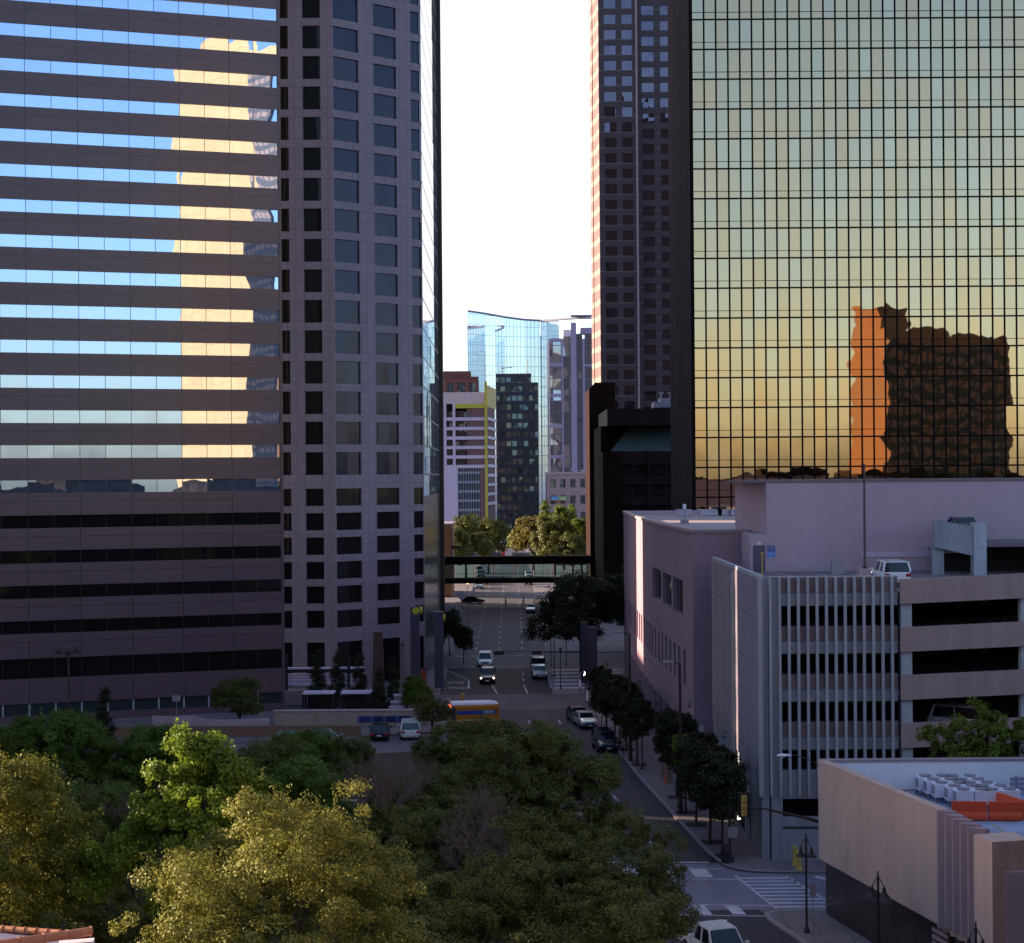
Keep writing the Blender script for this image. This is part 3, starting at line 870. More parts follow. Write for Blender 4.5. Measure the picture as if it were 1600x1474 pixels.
MB().tube([(x, y, PZ - 0.28), (x, y, PZ + 1.2)], 0.05, 6).build('mast', M['grey'], t)
MB().box(x - 0.16, x + 0.16, y - 0.12, y + 0.12, PZ + 1.2, PZ + 1.7).build('panel', M['white'], t)
MB().box(x - 0.4, x + 0.4, y - 0.3, y + 0.3, PZ - 0.27, PZ + 0.1).build('base', M['grey'], t)

# ------------------------------------------------------------------ parking garage
GX, GY, GH = 15.98, 107.6, 18.3
root = empty('parking_garage', (30, 118, 0), 'grey concrete parking garage with vertical fins and open sloping decks', 'garage')
conc = plain('garage_concrete', (0.295, 0.29, 0.315), 0.85, var=0.30, scale=0.35, streak=True, bump=0.15)
concp = grid('garage_panels', (0.315, 0.255, 0.29), (0.11, 0.105, 0.11), 100, 3.1, 0, 0.02, 0.0, 0.05, rough=0.85, var=0.28, scale=0.4, cellvar=0.07)
tanc = plain('ramp_spandrel_concrete', (0.33, 0.262, 0.228), 0.85, var=0.14, scale=0.6, streak=True)
palec = plain('pale_column_concrete', (0.42, 0.42, 0.44), 0.85, var=0.2, scale=1.2)
FG = Frame((GX, GY), (60, GY))
sg = lambda px, py=HOR: FG.s_at(px, py)
# left wall
MB().box(GX + 0.02, GX + 0.40, GY + 0.62, 134.0, 5.2, GH - 0.15).build('side_wall', concp, root)
MB().box(GX + 0.10, GX + 0.40, GY + 0.62, 134.0, 0, 5.2).build('lower_side_wall', conc, root)
MB().box(GX + 0.02, GX + 0.5, GY - 0.03, GY + 0.6, 0, GH).build('corner_column', conc, root)
MB().box(GX + 0.62, GX + 1.35, GY - 0.05, GY + 0.5, 0, GH - 0.1).build('corner_pilaster', conc, root)
MB().box(GX - 0.16, GX + 0.02, 120.2, 120.75, 2.2, GH - 0.5).build('drain_rib', plain('rib_concrete', (0.45, 0.40, 0.37), 0.8), root)
for (y0, y1, h0, h1) in ((120.3, 120.6, 0.1, 4.6), (113.4, 113.7, 0.1, 3.4)):
    MB().box(GX - 0.25, GX + 0.05, y0, y1, h0, h1).build('doorway_post', palec, root)
MB().box(GX + 0.04, GX + 0.099, 113.75, 120.2, 0.13, 3.2).build('doorway', M['dark'], root)
MB().box(GX + 0.05, GX + 0.3, GY + 0.6, 134.0, GH - 0.15, GH + 0.1).build('parapet_cap', palec, root)
# fin bay
sA, sB = sg(1203.5), sg(1402)
def zg(py, px=1300): return FG.hit(px, py)[1]
FLH = 3.1
wins = []
for k in range(4):
    zt_ = zg(946.5) - k * FLH; zb_ = zt_ - 1.32
    wins.append((zb_, zt_))
sp = []
prev = GH
for (zb_, zt_) in wins:
    sp.append((zt_, prev)); prev = zb_
for (a, b) in sp:
    mid = a + (b - a) * 0.46
    MB().fbox(FG, sA, sB - 0.05, -0.4, -0.05, mid, b).build('upper_spandrel', plain('spandrel_concrete', (0.20, 0.185, 0.18), 0.85, var=0.32, scale=0.8, streak=True) if 'spandrel_concrete' not in bpy.data.materials else bpy.data.materials['spandrel_concrete'], root)
    MB().fbox(FG, sA, sB - 0.05, -0.4, 0.03, a, mid - 0.03).build('lower_spandrel', conc, root)
MB().fbox(FG, sA, sB - 0.05, -0.4, 0.02, zg(1248), wins[-1][0] - 0.0).build('lower_spandrel', conc, root)
MB().fbox(FG, sA, sA + 4.3, -0.3, 0.0, zg(1291), zg(1276.5)).build('barrier_panel', conc, root)
MB().fbox(FG, sA, sA + 14, -0.4, 0.0, 0, zg(1296)).build('base_wall', grid('base_wall_panels', (0.33, 0.33, 0.36), (0.13, 0.13, 0.14), 1.18, None, GX + 1.62, 0, 0.04, 0, rough=0.85, var=0.18, cellvar=0.08), root)
finm = plain('fin_concrete', (0.36, 0.345, 0.355), 0.8, var=0.2, scale=0.5, streak=True)
NF = 14
zfb = zg(1243)
for k in range(NF):
    s = sA - 0.1 + (sB - 0.35 - sA) * k / (NF - 1)
    MB().fbox(FG, s - 0.085, s + 0.085, 0.031, 0.28, zfb, GH).build('fin', finm, root)
MB().fbox(FG, sA - 0.9, sA - 0.62, 0.0, 0.28, zfb, GH).build('fin', finm, root)
MB().fbox(FG, sA - 0.2, sB, -0.42, 0.0, GH - 0.02, GH + 0.06).build('parapet_cap', finm, root)
# sloping decks on the right: each spandrel climbs to the right
sC, sD = sg(1404), 46.0
slope = 0.0405
def sloped(z0, z1, o0, o1, s0, s1, name, mat_):
    pts = []
    for o in (o1, o0):
        for s, z in ((s0, z0), (s1, z0 + (s1 - s0) * slope), (s1, z1 + (s1 - s0) * slope), (s0, z1)):
            x, y = FG.xy(s, o); pts.append((x, y, z))
    return MB().add(pts, [(0, 1, 2, 3), (7, 6, 5, 4), (0, 4, 5, 1), (1, 5, 6, 2), (2, 6, 7, 3), (3, 7, 4, 0)]).build(name, mat_, root)
ztop_s = FG.hit(1404, 905.5)[1]; hsp = 1.58
for k in range(6):
    zt_ = ztop_s - k * FLH
    sloped(zt_ - hsp, zt_, -0.05, 0.25, sC, sD, 'sloped_spandrel', tanc)
    sloped(zt_ - hsp + 0.1, zt_ - hsp + 0.4, -16, -0.06, sC + 0.1, sD, 'deck', conc)
for s in (sg(1406) , sg(1594)):
    MB().fbox(FG, s, s + 0.72, -0.7, -0.06, 0, ztop_s - 0.9).build('column', palec, root)
# decks, back wall and floor of the fin bay
for k in range(6):
    MB().box(GX + 0.45, GX + 9.6, GY + 0.45, 133, GH - 1.15 - k * FLH - 0.25, GH - 1.15 - k * FLH).build('deck', conc, root)
MB().box(GX + 0.4, 62, 124.0, 124.3, 0, GH - 1.4).build('inner_wall', M['dark'], root)
# open top deck
deckm = asphalt('deck_surface', (0.16, 0.15, 0.15), 0.2)
MB().box(GX + 0.41, GX + 26, GY + 0.41, 131.0, GH - 1.12, GH - 1.0).build('top_deck', deckm, root)
lm = MB()
for k in range(4):
    x = 18.2 + 2.7 * k
    lm.add([(x, 125.0, GH - 0.992), (x + 0.15, 125.0, GH - 0.992), (x - 0.6, 130, GH - 0.992), (x - 0.75, 130, GH - 0.992)], [(0, 1, 2, 3)])
lm.build('bay_lines', paint, root)
# upper ramp on the right
UY = 125.0
FU = Frame((30, UY), (60, UY))
uh = lambda px, py: FU.hit(px, py)
a0 = uh(1458.5, 812); a1 = uh(1521, 823); b0 = uh(1460, 855); b1 = uh(1521, 869)
MB().add([(*FU.xy(b0[0], .15), b0[1]), (*FU.xy(b1[0], .15), b1[1]), (*FU.xy(a1[0], .15), a1[1]), (*FU.xy(a0[0], .15), a0[1]),
          (*FU.xy(b0[0], -.15), b0[1]), (*FU.xy(b1[0], -.15), b1[1]), (*FU.xy(a1[0], -.15), a1[1]), (*FU.xy(a0[0], -.15), a0[1])],
         [(0, 1, 2, 3), (7, 6, 5, 4), (0, 4, 5, 1), (1, 5, 6, 2), (2, 6, 7, 3), (3, 7, 4, 0)]).build('ramp_parapet', conc, root)
s0, zt_ = uh(1520, 817)
MB().fbox(FU, s0, s0 + 0.95, -0.7, 0.25, GH - 1.0, zt_).build('ramp_column', palec, root)
s1 = s0 + 0.95
zd = uh(1560, 848)[1]
MB().fbox(FU, s1, s1 + 14, -5.6, 0.1, zd - 0.32, zd).build('ramp_deck', deckm, root)
MB().fbox(FU, b0[0] - 0.1, b0[0] + 0.75, -0.5, -0.16, GH - 1.0, b0[1] - 0.05).build('ramp_pier', conc, root)
MB().fbox(FU, a0[0] + 1.0, s0, -5.6, -0.2, a1[1] - 2.0, a1[1] - 1.75).build('ramp_floor', deckm, root)
MB().fbox(FU, b0[0] + 1.6, s1 + 14, -5.4, -5.0, GH - 1.0, zd - 0.35).build('ramp_back_wall', M['dark'], root)

# ------------------------------------------------------------------ lilac stair wall behind the deck
WY = 131.2
root = empty('plain_wall_block', (38, 136, 0), 'tall blank lilac grey wall block rising behind the garage top deck', 'building')
lil = plain('lilac_render', (0.425, 0.355, 0.385), 0.85, var=0.10, scale=0.12, streak=True)
wx = P(1196.8, HOR, WY)[0]; wx0 = P(1170.5, HOR, WY)[0]
zw = P(1196, 754.8, WY)[2]
MB().box(wx, 66, WY, 142, 0, zw).build('upper_wall', lil, root)
MB().box(wx0, wx - 0.002, WY + 0.003, 136.0, 0, PZ - 0.05).build('lower_wall', lil, root)
xb = P(1170.3, HOR, 142)[0]
MB().hexa([(wx - 0.004, WY + 0.01), (wx - 0.004, 142), (wx - 1.0, 142)], PZ + 0.0, zw).build('return_wall', lil, root)
MB().box(wx0 - 0.3, 66, WY - 0.06, 142.1, zw + 0.001, zw + 0.22).build('coping', plain('wall_coping', (0.17, 0.135, 0.14), 0.6), root)
FW = Frame((15, WY), (66, WY))
def wbox(m, px0, px1, py0, py1, o0, o1):
    sa, zb = FW.hit(px0, py1); sb, zt__ = FW.hit(px1, py0)
    return m.fbox(FW, sa, sb, o0, o1, zb, zt__)
door = wbox(MB(), 1177.2, 1195.2, 852.5, 894.5, 0.0, 0.05).build('door', plain('grey_door', (0.10, 0.09, 0.12), 0.5), root)
wbox(MB(), 1177.4, 1195.0, 851.2, 855, 0.051, 0.09).build('lintel', M['black'], door)
wbox(MB(), 1178.5, 1190, 874.5, 876, 0.051, 0.10).build('push_bar', M['black'], door)
wbox(MB(), 1183, 1189.2, 860.2, 866.8, 0.051, 0.06).build('notice', M['white'], door)
wbox(MB(), 1183, 1189.2, 847, 851.2, 0.0, 0.04).build('door_number', M['white'], root)
wbox(MB(), 1346.5, 1457, 861.5, 871, 0.0, 0.06).build('pale_band', plain('pale_band_paint', (0.50, 0.47, 0.52), 0.8), root)
sgm = empty('wall_sign', (*FW.xy(FW.s_at(1205), 0.05), P(1205, 872, WY)[2]), 'small two tone blue level sign with white words beside the grey door', 'sign')
wbox(MB(), 1199, 1210.8, 852.5, 862, 0.0, 0.04).build('dark_blue_panel', plain('navy_sign', (0.03, 0.06, 0.28), 0.5), sgm)
wbox(MB(), 1199, 1210.8, 862, 870.8, 0.0, 0.04).build('light_blue_panel', plain('blue_sign', (0.10, 0.26, 0.75), 0.5), sgm)
for txt, py, sz in (('PARKING AT', 854.4, 0.095), ('FLOOR', 857, 0.12), ('EXIT RAMP', 859.8, 0.10), ('LEVEL', 865.6, 0.15), ('5A', 869, 0.16)):
    q = P(1204.9, py, WY - 0.06)
    road_text(txt, q[0], WY - 0.06, q[2], 0, q[2], 'sign_lettering', M['white'], rx=R(90), kind=None, parent=sgm) if False else None
    o = road_text(txt, q[0], WY - 0.05, sz, 0, q[2], 'sign_lettering', M['white'], rx=R(90), kind=None, parent=sgm)

# ------------------------------------------------------------------ low bank building on the near right
root = empty('bank_building', (26, 85, 0), 'tan windowless corner building with vertical fins and a flat roof, near right', 'building')
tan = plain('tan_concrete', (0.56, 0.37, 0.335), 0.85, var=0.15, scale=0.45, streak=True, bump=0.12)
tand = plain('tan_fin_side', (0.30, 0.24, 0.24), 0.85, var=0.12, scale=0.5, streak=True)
FB = Frame((17.2, 94.2), (20.45, 80.0))
E1 = FB.len
zT = 8.7; zB = 3.22
LN = FB.s_at(1557)
MB().fbox(FB, 0.0, E1, -0.45, 0.0, zB, zT).build('street_wall', tan, root)
MB().fbox(FB, 0.0, E1 + 0.02, -0.47, 0.03, zT, zT + 0.10).build('coping', tan, root)
dkb = glass('dark_base_stone', (0.05, 0.037, 0.035), 0.3, 1.6, 9, 0, 0, 0.004, 0.004, 0.4, rough=0.12, line=(0.02, 0.016, 0.016), lw=0.05)
MB().fbox(FB, 0.28, E1 + 0.4, -0.5, -0.3, 0.0, zB).build('base', dkb, root)
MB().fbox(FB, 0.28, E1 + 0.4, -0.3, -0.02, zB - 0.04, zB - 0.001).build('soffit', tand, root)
lv = MB()
s0 = FB.s_at(1444); 
for k in range(6): lv.fbox(FB, s0, s0 + 1.6, -0.3, -0.22, 0.9 + k * 0.34, 1.1 + k * 0.34)
lv.build('louvre', plain('louvre_metal', (0.33, 0.24, 0.23), 0.5), root)
# folded fin wall
fs = FB.s_at(1468); nf = 5
fe = FB.s_at(1528)
fn = empty_parent = None
for k in range(nf):
    a = fs + (fe - fs) * k / nf; b = fs + (fe - fs) * (k + 1) / nf
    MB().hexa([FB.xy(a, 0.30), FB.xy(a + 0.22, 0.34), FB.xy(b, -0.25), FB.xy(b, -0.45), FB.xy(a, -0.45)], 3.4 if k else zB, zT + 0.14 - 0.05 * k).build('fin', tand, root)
    MB().hexa([FB.xy(a, 0.02), FB.xy(a + 0.2, 0.04), FB.xy(b, -0.5), FB.xy(b, -0.9), FB.xy(a, -0.9)], zB - 0.2, 3.39 if k else zB - 0.01).build('fin_base', tan, root)
MB().fbox(FB, fe, LN, -1.6, 0.36, 0.4, 8.45).build('end_pier', tan, root)
zR = 6.9
Ye = FB.xy(LN, 0)[1]; Xe = FB.xy(LN, 0)[0]
# camera-facing wall, roof slab, white rear parapet
MB().box(Xe + 0.25, 48, Ye - 0.1, Ye + 0.3, 0, 7.1).build('front_wall', grid('tan_blocks', (0.46, 0.37, 0.36), (0.30, 0.25, 0.24), None, 1.05, 0, 0.1, 0, 0.03, rough=0.85, var=0.08, scale=0.5), root)
rfm = plain('roof_membrane', (0.33, 0.36, 0.47), 0.8, var=0.42, scale=0.35)
MB().hexa([FB.xy(0.5, -0.46), FB.xy(LN, -0.46), (Xe + 0.5, Ye + 0.31), (48, Ye + 0.31), (48, 94.0)], zR - 0.3, zR).build('roof', rfm, root)
wpar = plain('white_parapet', (0.86, 0.88, 0.90), 0.7, var=0.06, scale=0.6, streak=True)
MB().box(17.75, 48, 94.0, 94.4, zR - 0.1, zT - 0.02).build('rear_parapet', wpar, root)
MB().box(17.3, 48, 93.95, 94.45, zT - 0.019, zT + 0.12).build('rear_coping', plain('stone_coping', (0.30, 0.27, 0.265), 0.8), root)
MB().box(Xe + 0.22, Xe + 0.5, Ye + 0.3, Ye + 2.3, zR, 8.2).build('white_upstand', wpar, root)
MB().tube([(19.5, 93.6, zR + 0.25), (26, 93.6, zR + 0.25)], 0.06, 6).build('pipe', M['grey'], root)
MB().tube([(Xe + 0.8, Ye + 0.9, zR + 0.1), (27, Ye + 1.4, zR + 0.1), (30, Ye + 1.0, zR + 0.1)], 0.09, 6).build('pipe', M['black'], root)
MB().tube([(Xe + 1.0, Ye + 2.6, zR + 0.1), (Xe + 4.2, Ye + 0.9, zR + 0.1)], 0.12, 6).build('pipe', M['black'], root)
ym = plain('faded_yellow_line', (0.36, 0.30, 0.15), 0.8, var=0.2)
m = MB()
for (pa, pb) in (((1548, 1286), (1596, 1321)), ((1566, 1284.5), (1592, 1284))):
    a = G(*pa, z=zR + 0.006); b = G(*pb, z=zR + 0.006)
    m.add([(x, y, zR + 0.006) for x, y in seg(a[0], a[1], b[0], b[1], 0.12)], [(0, 1, 2, 3)])
m.build('roof_line', ym, root)
# condensers: two groups of three double rows
cm = plain('condenser_white', (0.80, 0.81, 0.86), 0.5, var=0.05)
def condenser(x, y, label):
    t = empty('condenser_unit', (x, y, zR), label, 'air conditioner', 'condensers on the bank roof')
    MB().box(x - 0.46, x + 0.46, y - 0.42, y + 0.42, zR + 0.32, zR + 1.05).build('casing', cm, t)
    for sx_ in (-0.4, 0.4):
        for sy_ in (-0.36, 0.36): MB().box(x + sx_ - .04, x + sx_ + .04, y + sy_ - .04, y + sy_ + .04, zR, zR + 0.32).build('leg', M['grey'], t)
    MB().lathe((x, y, zR + 1.051), [(0.34, 0), (0.34, 0.08), (0.30, 0.08)], 14).build('fan_grille', M['grey'], t)
    for k in range(1):
        MB().box(x - 0.47, x - 0.462, y - 0.36, y + 0.36, zR + 0.45, zR + 0.95).build('coil', M['grey'], t)
nm = {0: ('first', 'dark gap'), 1: ('second', '')}
rowname = ['nearest the barriers', 'second from the barriers', 'third from the barriers', 'fourth from the barriers', 'nearest the white parapet']
for g, px in enumerate((1507, 1552)):
    bx_, by_, _ = G(px, 1268, z=zR)
    for r in range(5):
        for c in range(2):
            x = bx_ + c * 0.97 - 0.04 * r - g * 0.0; y = by_ + 0.6 + r * 1.0
            x = x - 0.16 * r + (0.10 if r < 2 else -0.15)
            condenser(x, y, f"white condenser in the {'right' if g else 'left'} bank, {'right' if c else 'left'} column, {rowname[r]}")
# water filled barriers
def barrier(p0, p1, label):
    a, b = Vector((*p0, zR)), Vector((*p1, zR)); L = (b - a).length; u = (b - a).normalized(); n = Vector((-u.y, u.x, 0))
    t = empty('traffic_barrier', (a + b) / 2, label, 'barrier', 'orange barriers on the bank roof')
    prof = [(-0.24, 0.06), (0.24, 0.06), (0.22, 0.25), (0.10, 0.45), (0.08, 0.98), (-0.08, 0.98), (-0.10, 0.45), (-0.22, 0.25)]
    m = MB(); rings = []
    for k in range(11):
        s = L * k / 10; sh = 0.0 if k % 2 else -0.02
        rings.append([a + u * s + n * (o * (1 + sh * 2)) + Vector((0, 0, z + sh)) for o, z in prof])
    m.loft(rings).build('body', M['orange'], t)
    for s in (0.3, L / 2, L - 0.3):
        MB().obox(a + u * s + Vector((0, 0, 0.03)), u * 0.12, n * 0.2, (0, 0, 0.03)).build('foot', M['black'], t)
g0, g1 = G(1487, 1281, z=zR), G(1541.5, 1282, z=zR)
barrier(g0[:2], g1[:2], 'orange barrier behind the bank fins, left of the pair')
g0, g1 = G(1544.5, 1282, z=zR), G(1597, 1282, z=zR)
barrier(g0[:2], g1[:2], 'orange barrier facing the street on the bank roof, right of the pair')
barrier((g1[0] + 0.2, g1[1] + 0.3), (g1[0] - 0.75, g1[1] + 3.2), 'orange barrier turned end on beside the white condensers')
barrier((g1[0] + 0.75, g1[1] + 0.1), (g1[0] + 2.6, g1[1] + 0.1), 'orange barrier running off the picture edge on the bank roof')
bt = empty('guard_rail', (*G(1590, 1240, z=zR)[:2], zR), 'grey metal beam rail standing by the white parapet', 'rail')
x, y, _ = G(1579, 1243, z=zR)
for k in range(3): MB().box(x, x + 4, y, y + 0.1, zR + 0.25 + 0.27 * k, zR + 0.45 + 0.27 * k).build('rail', plain('rail_metal', (0.25, 0.28, 0.33), 0.4) if 'rail_metal' not in bpy.data.materials else bpy.data.materials['rail_metal'], bt)
MB().box(x + 0.3, x + 0.42, y + 0.1, y + 0.2, zR, zR + 1.05).build('post', M['grey'], bt)
# ------------------------------------------------------------------ buildings at the end of the street
def face(px0, px1, d0, d1=None):
    a = P(px0, HOR, d0); b = P(px1, HOR, d1 or d0)
    return Frame(a[:2], b[:2])
# pale blue glass tower with a dipping roofline
root = empty('glass_tower', (0, 705, 0), 'pale blue glass tower with a dipping curved roofline at the street end', 'tower')
skyg = glass('pale_tower_glass', (0.78, 0.88, 1.0), 0.8, 1.6, 4.2, 0, 0, 0.0015, 0.003, 0.2, line=(0.52, 0.60, 0.72), lw=0.18, linepv=True, cellvar=0.15, rough=0.03)
pts = [(732, 690, 487), (760, 698, 491), (790, 704, 496.5), (820, 707, 500.5), (846, 708, 502), (847, 707.5, 502), (875, 700, 500.5), (905, 694, 498.5), (940, 688, 497)]
for nm_, seq in (('west_glazing', pts[:5]), ('east_glazing', pts[5:])):
    m = MB(); vs = []
    for px, d, py in seq:
        x, y, z = P(px, py, d); x0_, _, _ = P(px, HOR, d)
        vs += [(x0_, y, 0), (x0_, y, z)]
    m.add(vs, [(2 * i, 2 * i + 2, 2 * i + 3, 2 * i + 1) for i in range(len(seq) - 1)]).build('glazing', skyg, root)
    m = MB()
    top = [P(px, py, d) for px, d, py in seq]
    m.tube([(P(px, HOR, d)[0], d, P(px, py, d)[2] + 0.2) for px, d, py in seq], 0.45, 6).build('roof_edge', plain('roof_edge_metal', (0.22, 0.24, 0.30), 0.5) if nm_[0] == 'w' else bpy.data.materials['roof_edge_metal'], root)
xa = P(894, HOR, 692)[0]
MB().box(xa, xa + 12, 692, 698, P(894, 496.3, 692)[2] + .6, P(894, 494.6, 692)[2] + .6).build('roof_fin', bpy.data.materials['roof_edge_metal'], root)
b0, b1 = P(732, HOR, 690), P(940, HOR, 688)
MB().hexa([(b0[0] + .5, 712), (b1[0] - .5, 712), (b1[0] - .5, 740), (b0[0] + .5, 740)], 0, 85).build('core', M['dark'], root)

# dark banded reflection in the glass tower, added as a solid block
root = empty('banded_reflection', (2, 645, 0), 'dark banded reflection in the pale glass tower, built as a solid block', 'building')
F = face(776, 842, 640)
dkband = plain('dark_band', (0.05, 0.055, 0.075), 0.5, var=0.15, scale=0.05)
bandg = glass('banded_reflection_glass', (0.15, 0.18, 0.20), 0.6, 2.2, 3.6, 0, 0, 0.05, 0.05, 0.2, rough=0.05, line=(0.05, 0.05, 0.06), lw=0.5, cellvar=0.25)
zt = F.hit(800, 598)[1]; sv_ = 14.2 * 640 / FPX
MB().fbox(F, 0, F.len, -14, -0.5, 0, zt).build('core', dkband, root)
zz_ = zt; k = 0
while zz_ > 2:
    MB().fbox(F, 0, F.len, -0.5, 0.0, zz_ - sv_ * 0.42, zz_).build('spandrel', dkband, root)
    MB().fbox(F, 0.2, F.len - 0.2, -0.49, -0.2, max(0, zz_ - sv_), zz_ - sv_ * 0.42).build('ribbon_window', bandg, root)
    zz_ -= sv_
sa = F.s_at(776); sb = F.s_at(831)
MB().fbox(F, sa, sb, -12, -0.3, zt + 0.01, F.hit(800, 585)[1]).build('penthouse', bandg, root)  # top of the banded reflection, part of the added block
MB().fbox(F, sa, sb, -12.2, -0.1, F.hit(800, 590)[1], F.hit(800, 584)[1]).build('roof_band', dkband, root)
x, y = F.xy(F.s_at(786), -3)
ma = MB(); z0_ = F.hit(786, 584)[1]; z1_ = F.hit(786, 571)[1]
ma.tube([(x, y, z0_), (x, y, z1_)], 0.18, 5); ma.tube([(x - .5, y, z1_ - 1), (x + 4, y, z1_ - 0.6)], 0.14, 5)
ma.build('roof_mast', M['black'], root)
x, y = F.xy(F.s_at(826), -3)
MB().tube([(x, y, z0_), (x, y, z1_ + 2)], 0.16, 5).build('roof_mast', M['black'], root)

# violet grey framed tower
root = empty('framed_tower', (20, 605, 0), 'violet grey framed tower with a slim white corner column', 'tower')
F = face(859, 945, 600)
vio = plain('violet_frame', (0.31, 0.29, 0.40), 0.7, var=0.06)
fg = glass('framed_tower_glass', (0.45, 0.47, 0.60), 0.85, 3.0, 4.0, 0, 0, 0.02, 0.05, 0.12, rough=0.03, line=(0.15, 0.14, 0.2), lw=0.25, linepv=True)
za, zb_ = F.hit(870, 530)[1], F.hit(905, 513)[1]
s_ = [F.s_at(p) for p in (859, 879, 881.5, 893.5, 902, 911.5, 915, 945)]
MB().fbox(F, 0, F.len, -20, -0.6, 0, zb_ - 4).build('core', M['dark'], root)
MB().fbox(F, s_[0] + .4, s_[1], -0.5, 0, 0, za - 1).build('glazing', fg, root)
MB().fbox(F, s_[2], s_[3], -0.5, 0, 0, zb_ - 3).build('glazing', fg, root)
MB().fbox(F, s_[4], s_[5], -0.5, 0, 0, zb_ - 2).build('glazing', fg, root)
MB().fbox(F, s_[6], s_[7], -0.5, 0, 0, zb_ - 2).build('glazing', fg, root)
MB().fbox(F, s_[3], s_[4], -0.6, 0.9, 0, zb_ + 2).build('corner_column', vio, root)
for a, b in ((s_[0], s_[0] + .4), (s_[1], s_[2]), (s_[5], s_[6])): MB().fbox(F, a, b, -0.5, 0.3, 0, za).build('column', vio, root)
for py in (531.5, 570, 618, 666, 714): 
    zc = F.hit(868, py)[1]; MB().fbox(F, s_[0] + .4, s_[1], 0.001, 0.3, zc - 0.6, zc + 0.6).build('beam', vio, root)
for py in (520, 571, 619, 667, 714):
    zc = F.hit(925, py)[1]; MB().fbox(F, s_[6], s_[7], 0.001, 0.3, zc - 0.4, zc + 0.4).build('beam', vio, root)
MB().fbox(F, s_[2], s_[3], -5, 0.1, zb_ - 3, zb_ - 0.5).build('crown', M['white'], root)
MB().fbox(F, s_[4] + 1.5, s_[7], -5, -0.1, zb_ - 2, zb_ + 0.2).build('crown', vio, root)

# beige low block with balconies
root = empty('beige_block', (16, 525, 0), 'beige low rise block with square windows and small balconies at the street end', 'building')
beige = plain('beige_stucco', (0.33, 0.26, 0.245), 0.85, var=0.08)
F = face(854, 945, 520)
zt = F.hit(880, 741)[1]
bw = [(F.s_at(860 + 15.5 * k), F.s_at(868 + 15.5 * k)) for k in range(5)]
Sx = sorted([0] + [s for w_ in bw for s in w_] + [F.len])
Zx = [0.0] + [x for r in ((0.6, 3.4), (5.4, 8.6), (10.4, 13.6), (16.2, 18.8), (21.3, 23.9)) for x in r] + [zt]
Zx = [z for z in Zx if z < zt] + [zt]
if len(Zx) % 2: Zx = Zx[:-2] + [zt]
MB().facade(F, Sx, Zx, odd, 0.4).build('wall', beige, root)
MB().fbox(F, 0, F.len, -14, -0.6, 0, zt - 0.1).build('core', M['dark'], root)
bgl = glass('beige_block_glass', (0.12, 0.14, 0.17), 0.5, 1.2, 3, 0, 0, 0.03, 0.03, 0.3, line=(0.2, 0.17, 0.17), lw=0.15)
for a, b in bw:
    for j in range(1, len(Zx) - 1, 2): MB().fbox(F, a, b, -0.5, -0.4, Zx[j], Zx[j + 1]).build('window', bgl, root)
zf0 = F.hit(870, 781)[1]
MB().fbox(F, F.s_at(855), F.s_at(884), 0.01, 1.6, zf0 - 0.3, zf0).build('balcony', beige, root)
MB().fbox(F, F.s_at(861), F.s_at(872), 1.5, 1.56, zf0, zf0 + 1.0).build('balcony_screen', plain('blue_screen', (0.15, 0.35, 0.65), 0.4), root)
MB().fbox(F, F.s_at(873), F.s_at(884), 1.5, 1.56, zf0, zf0 + 1.0).build('balcony_screen', plain('green_screen', (0.40, 0.50, 0.22), 0.4), root)
MB().fbox(F, -0.3, F.len, -14, 0.3, zt, zt + 0.6).build('cornice', plain('cornice_stone', (0.40, 0.33, 0.31), 0.8), root)

# white framed block with a yellow corner fin
root = empty('white_framed_block', (-17, 522, 0), 'white framed block with a yellow corner fin and balcony rows', 'building')
F = face(680, 760, 520)
zt = F.hit(740, 613)[1]
wf = plain('white_frame', (0.52, 0.50, 0.60), 0.7, var=0.05)
yf = plain('yellow_fin', (0.50, 0.42, 0.06), 0.6, var=0.12)
MB().fbox(F, 0, F.len, -16, -1.8, 0, zt - 0.5).build('core', M['dark'], root)
sL, sM, sR_ = F.s_at(693), F.s_at(712), F.s_at(758)
MB().fbox(F, 0, F.len, -1.8, 0.0, zt - 3.6, zt).build('roof_band', plain('roof_band_paint', (0.55, 0.47, 0.44), 0.7), root)
MB().fbox(F, sM, F.len, -1.7, 0.15, zt - 5.0, zt - 3.61).build('yellow_canopy', yf, root)
yb = F.hit(740, 727)[1]
nb = 6; hb = (zt - 5.0 - yb) / nb
wgl = glass('white_block_glass', (0.16, 0.13, 0.13), 0.5, 1.5, 3, 0, 0, 0.06, 0.06, 0.3, line=(0.06, 0.05, 0.05), lw=0.2, cellvar=0.9)
for k in range(nb):
    z0_ = yb + k * hb
    MB().fbox(F, 0, sR_, -1.2, 0.1 if k else 0.0, z0_ - 0.9, z0_ + 0.1).build('floor_band', wf, root)
    MB().fbox(F, 0, sR_, -1.79, -1.3, z0_ + 0.1, z0_ + hb - 0.9).build('ribbon_window', wgl, root)
for s0_ in (sL + 0.2, sM - 0.8): MB().fbox(F, s0_, s0_ + 0.8, -1.0, 0.14, yb + .1, zt - 3.6).build('column', wf, root)
MB().fbox(F, 0, sM + 0.6, -1.5, 0.05, 0, yb - 0.9).build('white_wall', wf, root)
scr = grid('louvred_screen', (0.02, 0.02, 0.03), (0.24, 0.24, 0.32), 0.8, 2.9, 0, 0, 0.22, 0.75, rough=0.6, streak=False)
MB().fbox(F, sM + 0.6, sR_, -1.5, -0.2, 0, yb - 0.9).build('louvred_screen', scr, root)
MB().fbox(F, sR_, F.len + 0.4, -1.6, 0.5, 0, zt + 3.2).build('yellow_fin', yf, root)
F2_ = Frame(F.xy(F.len, 0.0), (P(774, HOR, 545)[0], 545))
